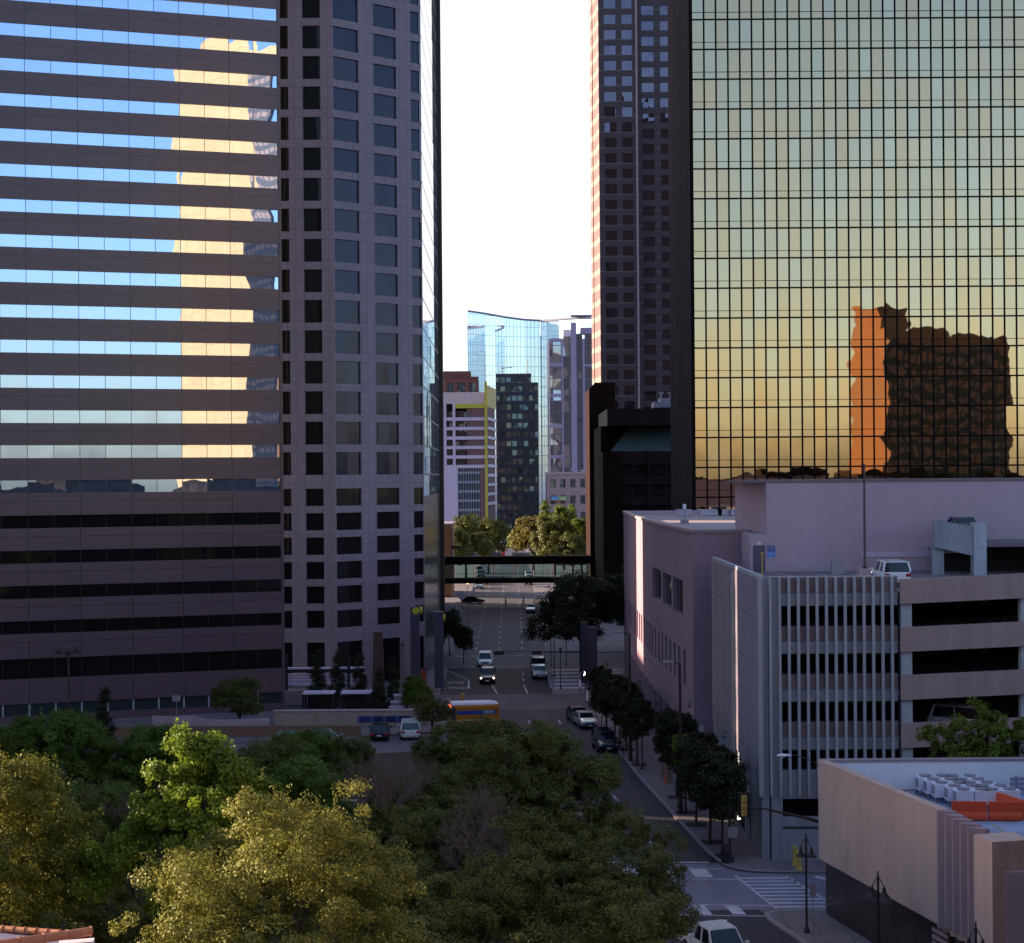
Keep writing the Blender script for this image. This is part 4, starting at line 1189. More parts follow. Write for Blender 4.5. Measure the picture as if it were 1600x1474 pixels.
MB().hexa([F2_.xy(0, 0), F2_.xy(F2_.len, 0), F2_.xy(F2_.len, -6), F2_.xy(0, -6)], 0, zt - 0.6).build('return_core', plain('return_wall', (0.16, 0.10, 0.10), 0.8), root)
for k in range(nb + 4):
    z0_ = yb + (k - 4) * hb
    MB().fbox(F2_, 0.5, F2_.len, -0.1, 0.6, z0_ - 0.7, z0_ + 0.2).build('balcony', plain('balcony_white', (0.62, 0.58, 0.58), 0.7) if 'balcony_white' not in bpy.data.materials else bpy.data.materials['balcony_white'], root)
MB().fbox(F2_, 0.4, F2_.len, -0.5, 0.3, zt - 4.5, zt + 2.2).build('yellow_crown', plain('yellow_crown_paint', (0.60, 0.42, 0.16), 0.6), root)

# red brick block behind it
root = empty('red_brick_block', (-25, 625, 0), 'red brick block with stepped flat roofs behind the white framed block', 'building')
F = face(672, 748, 620)
rb = plain('red_brick', (0.21, 0.075, 0.06), 0.85, var=0.1)
z1_, z2_ = F.hit(700, 579.5)[1], F.hit(740, 592)[1]
ww = [(F.s_at(699 + 17 * k), F.s_at(711 + 17 * k)) for k in range(3)]
MB().facade(F, [0] + [s for w_ in ww for s in w_] + [F.len], [0, F.hit(720, 619)[1], F.hit(720, 598)[1], z2_], odd, 0.5).build('wall', rb, root)
for a, b in ww: MB().fbox(F, a, b, -0.6, -0.5, F.hit(720, 619)[1], F.hit(720, 598)[1]).build('window', bgl, root)
MB().fbox(F, 0, F.s_at(736), -15, -3.0, z2_ - 1, z1_).build('upper_storey', rb, root)
MB().fbox(F, 0, F.len, -15, -0.7, 0, z2_ - 0.1).build('core', M['dark'], root)
MB().fbox(F, 0, F.len + .2, -2.9, 0.2, z2_, z2_ + 0.8).build('cornice', plain('brown_cornice', (0.15, 0.06, 0.055), 0.8), root)

# narrow tan brick building by the footbridge
root = empty('tan_brick_building', (-15.5, 350, 0), 'narrow tan brick building end rising just above the footbridge', 'building')
tb = grid('tan_brick', (0.36, 0.20, 0.11), (0.22, 0.13, 0.09), 0.6, 0.25, wu=0.05, wv=0.05, rough=0.9, cellvar=0.2, streak=False)
xb0, xb1 = P(678, HOR, 345)[0], P(704, HOR, 345)[0]
zt = P(700, 822, 345)[2]
MB().box(xb0, xb1, 345, 362, 0, zt).build('wall', tb, root)
MB().box(xb0, xb1 + 0.3, 344.8, 362, zt, zt + 0.5).build('cornice', M['concrete'], root)
MB().box(xb1 + 0.01, xb1 + 0.35, 345.2, 345.9, 4, zt - 0.4).build('downpipe', M['grey'], root)
MB().box(xb1 + 0.01, xb1 + 2.0, 345.2, 347, P(700, 858, 345)[2], P(700, 853, 345)[2]).build('awning', M['darkbrown'], root)

# ------------------------------------------------------------------ town behind and beside the camera (in the mirrors, or added to block light)
root = empty('cream_tower', (35, 36, 0), 'slender cream stone tower out of view on the right, seen in the ribbon windows', 'tower')
poly = [(29.4, 36.5), (38.9, 59.2), (39.5, 50), (34, 30)]
cr = grid('cream_stone', (0.42, 0.31, 0.165), (0.28, 0.2, 0.1), 2.9, 3.6, wu=0.08, wv=0.10, rough=0.8, var=0.08, cellvar=0.08)
MB().hexa(poly, 0, 107).build('wall', cr, root)
MB().hexa([(36.6, 53.7), (38.95, 59.3), (38.1, 59.7), (35.75, 54.1)], 0, 104).build('shaded_end', grid('shaded_end_facade', (0.20, 0.18, 0.15), (0.05, 0.06, 0.08), 1.2, 1.8, wu=0.3, wv=0.9, rough=0.6, cellvar=0.2), root)  # shaded end of the tower, its shade put in as grey colour
MB().hexa([(33.5, 42), (37.6, 52), (38.4, 49), (35, 38)], 107, 110).build('penthouse', cr, root)
root = empty('brown_office_block', (120, -75, 0), 'brown office block behind the camera, seen wavering in the gold glass', 'building')
K, Lp, Rp = (104.5, -48), (97.0, -57), (153, -93)
ob = plain('orange_stone', (0.115, 0.068, 0.027), 0.8, var=0.1)
bd = grid('brown_stone_bands', (0.11, 0.065, 0.042), (0.010, 0.008, 0.007), 4.5, 4.0, 0, 0.4, 1.2, 1.9, rough=0.7, var=0.15, cellvar=0.0)
FK = Frame(K, Rp); FK.n = Vector((-(Rp[1] - K[1]), Rp[0] - K[0])).normalized()
MB().hexa([K, Lp, (110, -105), Rp], 0, 66).build('wall', ob, root)
Fq = Frame(K, Rp)
n_ = Vector((40, 46)).normalized(); e_ = [(K[0] + n_.x * .3, K[1] + n_.y * .3), (Rp[0] + n_.x * .3, Rp[1] + n_.y * .3)]
MB().hexa([K, Rp, e_[1], e_[0]], 0, 62.5).build('window_front', bd, root)
MB().hexa([(104, -52), (98, -58), (108, -70), (114, -64)], 66, 72).build('stair_head', ob, root)
dm = grid('dark_low_facade', (0.028, 0.021, 0.018), (0.015, 0.013, 0.012), 3.0, 3.5, wu=1.2, wv=1.6, rough=0.95, spec=0.0, streak=False)
root = empty('low_brown_row', (100, -45, 0), 'long low brown building row behind the camera', 'building')
for i in range(9):
    x = 8 + 22 * i; y = -14 - x * 0.305
    h = [23, 25.2, 22, 24.5, 26.2, 22.8, 24.2, 25.6, 23.5][i]
    MB().hexa([(x, y), (x + 21.5, y - 6.6), (x + 17, y - 19), (x - 4, y - 12)], 0, h).build('wall', dm, root)
root = empty('low_east_block', (88, 32, 0), 'low dark block out of view on the right, seen only in mirror glass', 'building')
MB().hexa([(46, -8), (130, -8), (130, 70), (46, 66)], 0, 24).build('wall', dm, root)
MB().box(60, 75, 10, 25, 24, 26).build('stair_head', dm, root)
root = empty('mirror_dark_block', (27, 60, 0), 'dark block out of view in front of the cream tower, added to darken reflections', 'building')  # unseen block added so the ribbon windows reflect dark below the tower
MB().hexa([(22.0, 49), (31.2, 73.2), (33, 71.5), (25, 46)], 0, 24.4).build('wall', dm, root)
MB().hexa([(26, 58), (29, 66), (30, 65), (27, 57)], 24.4, 26).build('stair_head', dm, root)  # top of the added block that darkens reflections
root = empty('west_shade_block', (-128, 225, 0), 'brown low block out of view behind the striped tower, added to block sun', 'building')  # unseen block added to keep low sun off the cross street
MB().box(-145, -110, 204, 247, 0, 33.2).build('wall', dm, root)
MB().box(-140, -120, 210, 240, 33.2, 34.5).build('roof_plant', M['concrete'], root)  # top of the added west shade block
root = empty('south_west_shade_block', (-75, -48, 0), 'tall dark block behind the camera on the park side, added to dim the street', 'building')  # unseen block added to cut sky light on the lower walls
MB().box(-150, -9, -75, -26, 0, 92).build('wall', dm, root)
MB().box(-140, -20, -70, -32, 92, 96).build('penthouse', M['concrete'], root)  # top of the added south west shade block
root = empty('bridge_building', (-28, 293, 0), 'brown building end hidden behind the granite tower where the footbridge lands', 'building')
MB().box(-44, -14.25, 256, 331, 0, 62).build('wall', brn2, root)
MB().box(-40, -18, 262, 325, 62, 65).build('roof_plant', brn, root)
root = empty('left_shade_slab', (-88, 118, 0), 'brown slab out of view on the left, added to shade the park', 'building')  # unseen slab added for shade, its edge leaving a slit of sun
MB().hexa([(-100, 98.5), (-75, 90.4), (-75, 149.0), (-100, 151.2)], 0, 96).build('wall', grid('left_shade_slab_facade', (0.22, 0.18, 0.16), (0.05, 0.05, 0.055), 3.0, 3.6, wu=1.4, wv=1.6, rough=0.7), root)
MB().box(-98, -76, 101, 143, 96, 99).build('penthouse', M['concrete'], root)  # top of the added left shade slab
# tiled parapet at the bottom left of the picture
D0 = 43.0
root = empty('tiled_parapet', (*P(70, 1465, D0)[:2], 10), 'corner of a roof with terracotta coping pipes, bottom left corner', 'roof')
ter = plain('terracotta', (0.42, 0.155, 0.085), 0.7, var=0.2, scale=3)
blr = plain('blue_grey_roof', (0.16, 0.17, 0.23), 0.6, var=0.15)
p0 = Vector(P(-30, 1449, D0 + 1.5)); p1 = Vector(P(95, 1458, D0 + 0.6)); q0 = Vector(P(-10, 1478, D0 - 2.0)); q1 = Vector(P(143, 1455, D0))
for k in range(7):
    a = p0.lerp(p1, k / 7); b = p0.lerp(p1, (k + 0.92) / 7)
    MB().tube([a, b, b, b.lerp(p1, 0.02)], [0.085, 0.085, 0.105, 0.105], 10).build('coping_tile', ter, root, smooth=False)
for k in range(4):
    a = q0.lerp(q1, k / 4); b = q0.lerp(q1, (k + 0.96) / 4)
    MB().tube([a, b, b, b.lerp(q1, 0.03)], [0.115, 0.115, 0.13, 0.13], 12).build('coping_tile', ter, root)
z0_ = min(p0.z, q0.z)
MB().hexa([(p0.x, p0.y), (p1.x, p1.y), (q1.x - 0.1, q1.y + .1), (q1.x - 0.1, q1.y - 4), (q0.x - 1, q0.y - 4)], z0_ - 6, p1.z - 0.14).build('wall', blr, root)
MB().hexa([(q1.x - 0.8, q1.y - 0.15), (q1.x + 0.05, q1.y + 0.1), (q1.x + 0.1, q1.y - 0.25), (q1.x - 0.7, q1.y - 0.5)], q1.z - 3, q1.z - 0.20).build('corner_block', M['white'], root)

# ------------------------------------------------------------------ bus stop plaza in front of the granite tower
cream = plain('plaza_wall_stone', (0.40, 0.30, 0.255), 0.85, var=0.10, scale=0.5)
bx = lambda px, d: P(px, HOR, d)[0]
root = empty('retaining_wall', (bx(560, 167), 167, 0), 'long pale retaining wall with a dark blue banner strip below the plaza', 'wall')
MB().box(bx(425, 167), bx(672, 167), 167, 167.5, 0, P(550, 1111, 167)[2]).build('wall', cream, root)
MB().box(bx(424, 167), bx(673, 167), 166.9, 167.6, P(550, 1111, 167)[2], P(550, 1109.6, 167)[2]).build('coping', plain('plaza_coping', (0.5, 0.42, 0.39), 0.8), root)
MB().box(bx(556, 167), bx(640, 167), 166.9, 166.99, P(600, 1128.5, 167)[2], P(600, 1119, 167)[2]).build('banner', grid('navy_banner', (0.025, 0.04, 0.16), (0.06, 0.10, 0.30), 1.3, None, 0, 0, 0.35, 0, rough=0.5, cellvar=0.5), root)
brk = grid('garden_brick', (0.27, 0.135, 0.095), (0.19, 0.12, 0.10), 0.4, 0.16, wu=0.03, wv=0.03, rough=0.9, cellvar=0.18, streak=False)
root = empty('brick_wall', (bx(280, 160), 160, 0), 'long low red brick garden wall with a grey stepped top, below the striped tower', 'wall')
zq = P(280, 1136, 160)[2]
MB().box(bx(128, 160), bx(560, 160), 160, 160.4, 0, zq).build('wall', brk, root)
wp = [(238, 1119), (268, 1121), (300, 1119), (320, 1124), (350, 1125.5), (420, 1123)]
m = MB()
for (pa, ya), (pb, yb_) in zip(wp, wp[1:]):
    a = P(pa, ya, 160.6); b = P(pb, yb_, 160.6)
    m.add([(a[0], 160.6, zq - .3), (b[0], 160.6, zq - .3), (b[0], 160.6, b[2]), (a[0], 160.6, a[2]), (a[0], 161, zq - .3), (b[0], 161, zq - .3), (b[0], 161, b[2]), (a[0], 161, a[2])],
          [(0, 1, 2, 3), (7, 6, 5, 4), (3, 2, 6, 7)])
m.build('stepped_wall', plain('pale_wall_render', (0.42, 0.36, 0.36), 0.8), root)
# slatted pergola in front of the lobby
root = empty('slatted_pergola', (bx(500, 190), 190, 0), 'pergola of white horizontal slats on dark posts by the granite tower', 'pergola')
D = 190
for i, (pa, pb) in enumerate(((1043, 1045.5), (1053, 1054.5), (1056, 1058.5), (1060, 1063.5), (1065, 1071))):
    za_, zb_ = P(500, pb, D)[2], P(500, pa, D)[2]
    MB().box(bx(441, D), bx(567 if i == 0 else 560, D), D - 0.2, D + 0.4, za_, zb_).build('slat', plain('pergola_white', (0.58, 0.58, 0.66), 0.6) if 'pergola_white' not in bpy.data.materials else bpy.data.materials['pergola_white'], root)
for px in (446, 495, 543): MB().box(bx(px, D) - .15, bx(px, D) + .15, D - 0.45, D - 0.21, 0, P(500, 1022, D)[2]).build('post', M['black'], root)
MB().box(bx(440, D), bx(566, D), D - 0.4, D - 0.21, P(500, 1050, D)[2], P(500, 1045.6, D)[2]).build('beam', M['black'], root)
root = empty('plaza_wall', (bx(430, 183), 183, 0), 'plain grey low wall under the slatted pergola', 'wall')
MB().box(bx(440, 183), bx(610, 183), 183, 183.4, 0, P(500, 1079.5, 183)[2]).build('wall', plain('grey_plaza_wall', (0.28, 0.26, 0.29), 0.8), root)
for pa, pb, lab in ((470, 519, 'flat white canopied bus shelter nearest the striped tower'), (530, 577, 'flat white canopied bus shelter beside the rusty brown slab')):
    d = 172
    t = empty('bus_shelter', (bx((pa + pb) / 2, d), d, 0), lab, 'bus shelter', 'bus shelters on the plaza')
    zr_ = P(500, 1083, d)[2]
    MB().box(bx(pa, d), bx(pb, d), d - 0.2, d + 2.2, zr_ - 0.12, zr_).build('canopy', bpy.data.materials['pergola_white'], t)
    for px in (pa + 1, pb - 1):
        for yy in (d - 0.1, d + 2.0): MB().box(bx(px, d) - 0.11, bx(px, d) + 0.11, yy - .07, yy + .07, 0.1, zr_ - 0.121).build('post', M['black'], t)
    MB().box(bx(pa, d) + .3, bx(pb, d) - .3, d + 2.05, d + 2.09, 0.4, zr_ - 0.4).build('back_panel', clear_glass('shelter_glass', (0.4, 0.4, 0.42), 0.1) if 'shelter_glass' not in bpy.data.materials else bpy.data.materials['shelter_glass'], t)
    MB().box(bx(pa, d) + .6, bx(pb, d) - .6, d + 1.5, d + 1.9, 0.5, 0.58).build('bench', M['darkbrown'], t)
def slab(px0, px1, pyt, d, mat_, name, lab, cat, grp=None, dep=0.8, z0=0.0):
    t = empty(name, (bx((px0 + px1) / 2, d), d, z0), lab, cat, grp)
    MB().box(bx(px0, d), bx(px1, d), d, d + dep, z0, P((px0 + px1) / 2, pyt, d)[2]).build('shaft', mat_, t)
    return t
rust = plain('rust_steel', (0.075, 0.038, 0.032), 0.7, var=0.2)
t = empty('steel_slab', (bx(588, 176), 176, 0), 'tapering rust brown steel slab sculpture before the lobby', 'sculpture')
MB().hexa([(bx(578, 176), 176), (bx(599, 176), 176), (bx(599, 176), 176.6), (bx(578, 176), 176.6)], 0, P(588, 988, 176)[2], [(bx(581.5, 176), 176), (bx(595, 176), 176), (bx(595, 176), 176.6), (bx(581.5, 176), 176.6)]).build('plate', rust, t)
pyl = plain('blue_grey_pylon', (0.042, 0.046, 0.075), 0.5, var=0.12)
yl = plain('yellow_disc', (0.50, 0.42, 0.03), 0.45)
for (p0_, p1_, pt, d, lab) in ((639.5, 653.5, 949, 188, 'blue grey station pylon with yellow discs beside the small green tree'), (676.5, 690.5, 956.5, 196, 'blue grey station pylon at the left corner of the bus lane')):
    t = slab(p0_, p1_, pt, d, pyl, 'station_pylon', lab, 'pylon', 'station pylons', 0.9)
    zt_ = P(650, pt + 5.5, d)[2]; cx_ = bx((p0_ + p1_) / 2, d)
    if d == 188:
        MB().tube([(cx_ + 0.1, d - 0.01, zt_), (cx_ + 0.1, d - 0.10, zt_)], 0.40, 20).build('disc', yl, t)
        MB().tube([(bx(p1_, d) + 0.01, d + .45, zt_), (bx(p1_, d) + 0.35, d + .45, zt_)], 0.42, 20).build('disc', yl, t)
    else:
        MB().tube([(bx(p1_, d) + 0.01, d + .45, zt_ - 0.3), (bx(p1_, d) + 0.25, d + .45, zt_ - 0.3)], 0.42, 20).build('disc', yl, t)
for (p0_, p1_, pt, d, lab) in ((905.5, 917, 972, 199, 'narrow blue grey pylon of the pair beside the zebra crossing'), (916.5, 931, 980, 195, 'broad dark pylon of the pair beside the zebra crossing')):
    t = slab(p0_, p1_, pt, d, pyl, 'station_pylon', lab, 'pylon', 'station pylons', 0.9)
# red poster case and plaza steps by the pylon
t = empty('poster_case', (bx(658, 192), 192, 0), 'lit red poster case standing between the two left pylons', 'poster case')
MB().box(bx(653, 192), bx(664, 192), 192, 192.2, 0.2, P(658, 1044, 192)[2]).build('case', M['black'], t)
rp = NT('red_poster'); pp = rp.pos()
rp.done(rp.bsdf(Base_Color=rp.mix(rp.ramp(rp.noise(pp, 3.0), 0.5, 0.6), (0.30, 0.03, 0.015), (0.35, 0.20, 0.18)), Roughness=0.4))
MB().box(bx(655.5, 192), bx(663, 192), 191.95, 191.99, 0.6, P(658, 1047, 192)[2]).build('poster', rp.m, t)
MB().tube([(bx(646.5, 187), 186.9, P(646, 1048, 187)[2]), (bx(646.5, 187), 186.8, P(646, 1048, 187)[2])], 0.16, 10).build('lit_lamp', M['lamp_on'], t) if False else None
t = empty('plaza_steps', (bx(618, 172), 172, 0), 'three short white edged plaza steps left of the small green tree', 'steps')
for i, (pa, pb, py) in enumerate(((604, 629, 1106), (607.5, 630, 1099), (611.5, 634, 1090))):
    MB().box(bx(pa, 172), bx(pb, 172), 171.6 + 0.7 * i, 172.3 + 0.7 * i, 0, P(618, py, 172)[2]).build('step', M['concrete'], t)
    MB().box(bx(pa, 172) - .05, bx(pb, 172) + .05, 171.5 + 0.7 * i, 172.25 + 0.7 * i, P(618, py, 172)[2] + .002, P(618, py, 172)[2] + 0.15).build('edge', bpy.data.materials['pergola_white'], t)
# ------------------------------------------------------------------ trees
def crown_mesh(name, seed, lobes, nclump, leaves, clump_r, ll, lw, mat, sprig=0, flat=0.75, depth=(0.62, 1.0)):
    g = np.random.default_rng(seed)
    L = np.array(lobes, dtype=float)
    wgt = (L[:, 3] * L[:, 4] + L[:, 4] * L[:, 5] + L[:, 3] * L[:, 5]); wgt /= wgt.sum()
    cs, outs = [], []
    while len(cs) < nclump:
        i = g.choice(len(L), p=wgt)
        d = g.normal(size=3); d /= np.linalg.norm(d)
        if d[2] < -0.55: continue
        r = g.uniform(*depth)
        c = L[i, :3] + d * L[i, 3:] * r
        if c[2] < 0.8: continue
        q = (c - L[:, :3]) / L[:, 3:]
        rr = np.sqrt((q ** 2).sum(1)); rr[i] = 9
        if (rr < 0.5).any() and g.random() < 0.8: continue
        cs.append(c); outs.append(d)
    C_ = np.array(cs); O = np.array(outs)
    nl = nclump * leaves
    ci = np.repeat(np.arange(nclump), leaves)
    size = g.uniform(0.6, 1.35, nclump)[ci]
    off = g.normal(size=(nl, 3)); off /= np.linalg.norm(off, axis=1)[:, None]
    off *= (g.uniform(0.15, 1.0, nl) ** 0.6)[:, None] * clump_r * size[:, None]
    off[:, 2] *= flat
    pos = C_[ci] + off
    if sprig:
        sp = g.choice(nclump, sprig)
        sp = [s for s in sp if O[s, 2] > 0.15]
        ps, os_ = [], []
        for s in sp:
            ln = g.uniform(0.7, 1.7) * clump_r; dd = O[s] * 0.6 + np.array([0, 0, 0.8]) + g.normal(size=3) * 0.25
            dd /= np.linalg.norm(dd)
            k = 22
            tt = g.uniform(0.5, 1.0, k)[:, None] * (clump_r + ln)
            ps.append(C_[s] + dd * tt + g.normal(size=(k, 3)) * 0.07); os_ += [s] * k
        if ps:
            pos = np.vstack([pos] + ps); ci = np.concatenate([ci, np.array(os_)]); off = np.vstack([off, np.zeros((len(os_), 3))]); nl = len(pos)
    n = O[ci] * 0.5 + off / (clump_r + 1e-6) * 0.5 + np.array([0, 0, 0.35]) + g.normal(size=(nl, 3)) * 0.42
    n /= np.linalg.norm(n, axis=1)[:, None]
    t = np.cross(n, g.normal(size=(nl, 3))); t /= np.linalg.norm(t, axis=1)[:, None]
    b = np.cross(n, t)
    sc = g.uniform(0.65, 1.3, nl)[:, None]
    V = np.stack([pos - t * ll * .5 * sc, pos + b * lw * .5 * sc + n * lw * .12, pos + t * ll * .5 * sc, pos - b * lw * .5 * sc + n * lw * .12], axis=1).reshape(-1, 3)
    me = bpy.data.meshes.new(name)
    me.vertices.add(nl * 4); me.vertices.foreach_set("co", V.ravel())
    me.loops.add(nl * 4); me.loops.foreach_set("vertex_index", np.arange(nl * 4, dtype=np.int32))
    me.polygons.add(nl); me.polygons.foreach_set("loop_start", np.arange(0, nl * 4, 4, dtype=np.int32))
    try: me.polygons.foreach_set("loop_total", np.full(nl, 4, dtype=np.int32))
    except Exception: pass
    me.update(calc_edges=True)
    me.materials.append(mat)
    return me

def trunk_mb(h, r, lobes, seed, lean=0.0):
    g = random.Random(seed); m = MB()
    fork = h * 0.35
    m.tube([(0, 0, -0.2), (0.03, 0, 0.3), (lean * .4, 0.04, fork * 0.6), (lean, 0.05, fork)], [r * 1.35, r, r * 0.86, r * 0.75], 9)
    big = sorted(lobes, key=lambda q: -q[3])[1:11]
    for L in big:
        tip = Vector(L[:3]) * 0.92; base = Vector((lean, 0.05, fork * g.uniform(0.8, 1.0)))
        mid = base.lerp(tip, 0.5) + Vector((g.uniform(-.4, .4), g.uniform(-.4, .4), g.uniform(0.1, .5)))
        m.tube([base, mid, tip], [r * 0.42, r * 0.26, r * 0.07], 6)
        for _ in range(3):
            t2 = tip + Vector((g.uniform(-1, 1) * L[3], g.uniform(-1, 1) * L[4], g.uniform(-.2, .9) * L[5])) * 0.75
            m.tube([mid.lerp(tip, g.uniform(.2, .9)), t2.lerp(tip, .45) + Vector((0, 0, .2)), t2], [r * .14, r * .08, r * .03], 4)
    return m

def bare_mb(h, r, seed, spread=0.9, depth=7):
    g = random.Random(seed); m = MB()
    def grow(p, d, ln, rad, lev):
        q = p + d * ln
        k = p.lerp(q, .5) + Vector((g.uniform(-1, 1), g.uniform(-1, 1), g.uniform(-.5, .5))) * ln * .10
        m.tube([p, k, q], [rad, rad * .82, rad * .66], 5 if lev < 3 else 3, cap=False)
        if lev >= depth: return
        for _ in range(3 if lev in (1, 2, 3) else 2 + (g.random() < .6)):
            nd = (d + Vector((g.uniform(-1, 1), g.uniform(-1, 1), g.uniform(-.35, .75))) * spread).normalized()
            grow(p.lerp(q, g.uniform(.55, 1.0)), nd, ln * g.uniform(.62, .86), rad * .58, lev + 1)
    grow(Vector((0, 0, 0)), Vector((0.03, 0.02, 1)), h * 0.26, r, 0)
    return m

LM = {
 'olive': leafmat('olive_leaf', (0.105, 0.105, 0.018), (0.36, 0.33, 0.072), 0.26, 0.55),
 'bronze': leafmat('bronze_leaf', (0.085, 0.085, 0.013), (0.26, 0.24, 0.035), 0.28, 0.55),
 'bright': leafmat('bright_maple_leaf', (0.10, 0.15, 0.014), (0.24, 0.31, 0.035), 0.45, 0.55),
 'spring2': leafmat('fresh_green_leaf', (0.075, 0.105, 0.014), (0.20, 0.24, 0.03), 0.35, 0.5),
 'mid': leafmat('mid_green_leaf', (0.055, 0.09, 0.012), (0.14, 0.20, 0.03), 0.32, 0.5),
 'dark': leafmat('dark_oak_leaf', (0.058, 0.064, 0.015), (0.165, 0.165, 0.04), 0.25, 0.5),
 'deep': leafmat('deep_green_leaf', (0.016, 0.020, 0.008), (0.04, 0.046, 0.018), 0.2, 0.55),
 'spring': leafmat('spring_leaf', (0.075, 0.105, 0.014), (0.19, 0.225, 0.035), 0.4, 0.5),
 'rusty': leafmat('rusty_spring_leaf', (0.10, 0.085, 0.02), (0.22, 0.175, 0.04), 0.35, 0.5),
}
def lobes_round(h, r, seed, n=7, low=0.45, sq=0.8):
    g = random.Random(seed); L = [(0, 0, h * 0.66, r * 0.75, r * 0.75, h * 0.30)]
    for k in range(n):
        a = 2 * math.pi * (k + g.uniform(-.3, .3)) / n; q = r * g.uniform(0.42, 0.66)
        s = r * g.uniform(0.36, 0.52)
        L.append((q * math.cos(a), q * math.sin(a), h * g.uniform(low, 0.80), s, s, s * sq * g.uniform(.8, 1.1)))
    for k in range(3):
        a = g.uniform(0, 6.28); s = r * g.uniform(.3, .42)
        L.append((r * .3 * math.cos(a), r * .3 * math.sin(a), h - s * sq, s, s, s * sq))
    return L
TREES = {}
def tree_kind(key, name, h, r, lobes, seed, leaf, nclump, leaves, cr_, ll, lw, sprig=0, trunk_r=0.28, **kw):
    cm_ = crown_mesh('crown', seed, lobes, nclump, leaves, cr_, ll, lw, LM[leaf], sprig, **kw)
    tm = trunk_mb(h, trunk_r, lobes, seed)
    TREES[key] = (name, cm_, tm, leaf)
    TREES[key] = [name, cm_, tm, None]
def plant(key, loc, label, group=None, rz=0.0, sc=1.0, cat='tree', z=None):
    name, cme, tm, tmesh = TREES[key]
    t = empty(name, (loc[0], loc[1], loc[2] if len(loc) > 2 else 0.0), label, cat, group, rz)
    t.scale = (sc, sc, z or sc)
    if tmesh is None:
        o = tm.build('trunk', M['bark'], t, local=True); TREES[key][3] = o.data
    else:
        o = bpy.data.objects.new('trunk', tmesh); COL.objects.link(o); o.parent = t
    c = bpy.data.objects.new('crown', cme); COL.objects.link(c); c.parent = t
    return t
def lobes_rich(h, r, seed, n=24, zc=0.62, rz=0.38, s0=0.20, s1=0.33, core=0.62, top=()):
    """a crown of many separate boughs round a core, some reaching out"""
    g = random.Random(seed); L = [(0, 0, h * zc, r * core, r * core, h * rz * core)]
    k = 0
    while len(L) < n + 1:
        k += 1
        a = k * 2.399 + g.uniform(-.35, .35); zz = g.uniform(-0.75, 1.0)
        q = math.sqrt(max(0.0, 1 - zz * zz)); f = g.uniform(0.72, 1.0)
        s = r * g.uniform(s0, s1)
        z = h * zc + zz * h * rz * f
        if z + s > h: z = h - s
        L.append((q * math.cos(a) * r * .8 * f, q * math.sin(a) * r * .8 * f, z, s, s, s * g.uniform(.75, 1.1)))
    hi = max(q[2] + q[5] for q in L)
    L = [(a, b, c * h * 0.97 / hi, d, e, f) for a, b, c, d, e, f in L]
    return L + list(top)
L = lobes_rich(13.2, 5.7, 101, 30, 0.60, 0.36, core=0.72, top=[(3.0, .6, 12.6, 1.0, 1.0, 1.2), (-.6, .4, 12.5, 1.1, 1.1, 1.1), (1.3, 0, 12.2, 1.2, 1.2, 1.1), (-4.6, -1.5, 8.6, 1.3, 1.3, 1.2), (-5.2, -1.6, 6.0, 1.4, 1.4, 1.2), (5.0, -1.2, 7.4, 1.4, 1.4, 1.4), (4.2, 0, 10.0, 1.3, 1.3, 1.3), (-3.0, -.6, 10.4, 1.2, 1.2, 1.1), (-5.4, -2.4, 3.6, 1.4, 1.4, 1.2), (-1.5, -4.0, 5.2, 2.2, 1.8, 2.0), (2.0, -4.0, 5.6, 2.2, 1.8, 2.0), (4.4, -3.2, 4.2, 1.8, 1.6, 1.7), (-3.6, -3.6, 3.4, 1.9, 1.6, 1.7), (0.3, -3.4, 8.0, 1.8, 1.5, 1.7), (-2.0, -2.8, 8.4, 1.6, 1.4, 1.4)])
tree_kind('olive_big', 'live_oak', 13.6, 6, L, 11, 'olive', 1150, 165, 0.50, 0.112, 0.070, 110, 0.40)
L = lobes_rich(14.0, 5.2, 102, 26, 0.64, 0.34, top=[(-2.0, 0, 13.0, 1.5, 1.5, 1.2), (1.2, 0, 12.6, 1.5, 1.5, 1.2), (3.4, -.4, 10.6, 1.4, 1.4, 1.3)])
tree_kind('bronze_big', 'live_oak', 14.2, 6, L, 12, 'bronze', 620, 170, 0.54, 0.125, 0.085, 50, 0.40)
L = [(0.6, 0, 11.0, 2.2, 2.2, 2.6), (-0.4, .2, 13.2, 1.2, 1.2, 1.5), (2.2, .2, 10.8, 1.3, 1.3, 1.6), (-3.0, -.4, 9.6, 1.3, 1.2, 1.0), (-1.4, 0, 11.4, 1.1, 1.1, 1.2), (1.6, 0, 12.7, 1.0, 1.0, 1.1), (-3.9, -.4, 8.6, .9, .9, 1.0), (0.4, -1.8, 8.6, 2.0, 1.7, 1.7), (0.6, .3, 14.0, .6, .6, .7), (2.9, 0, 12.0, .7, .7, .8), (-2.2, 0, 10.4, .8, .8, .8), (-4.4, -.3, 9.4, .6, .6, .6)]
tree_kind('maple_bright', 'maple_tree', 14.6, 4.5, L, 13, 'bright', 340, 150, 0.46, 0.15, 0.12, 30, 0.28)
for i, (leaf, h, r) in enumerate((('dark', 10.0, 5.0), ('dark', 9.0, 4.4), ('mid', 10.0, 4.4), ('mid', 9.2, 3.8))):
    tree_kind(f'park{i}', 'park_tree', h, r, lobes_rich(h, r, 130 + i, 28, 0.62, 0.40), 40 + i, leaf, 470, 130, 0.50, 0.135, 0.09, 26, 0.30)
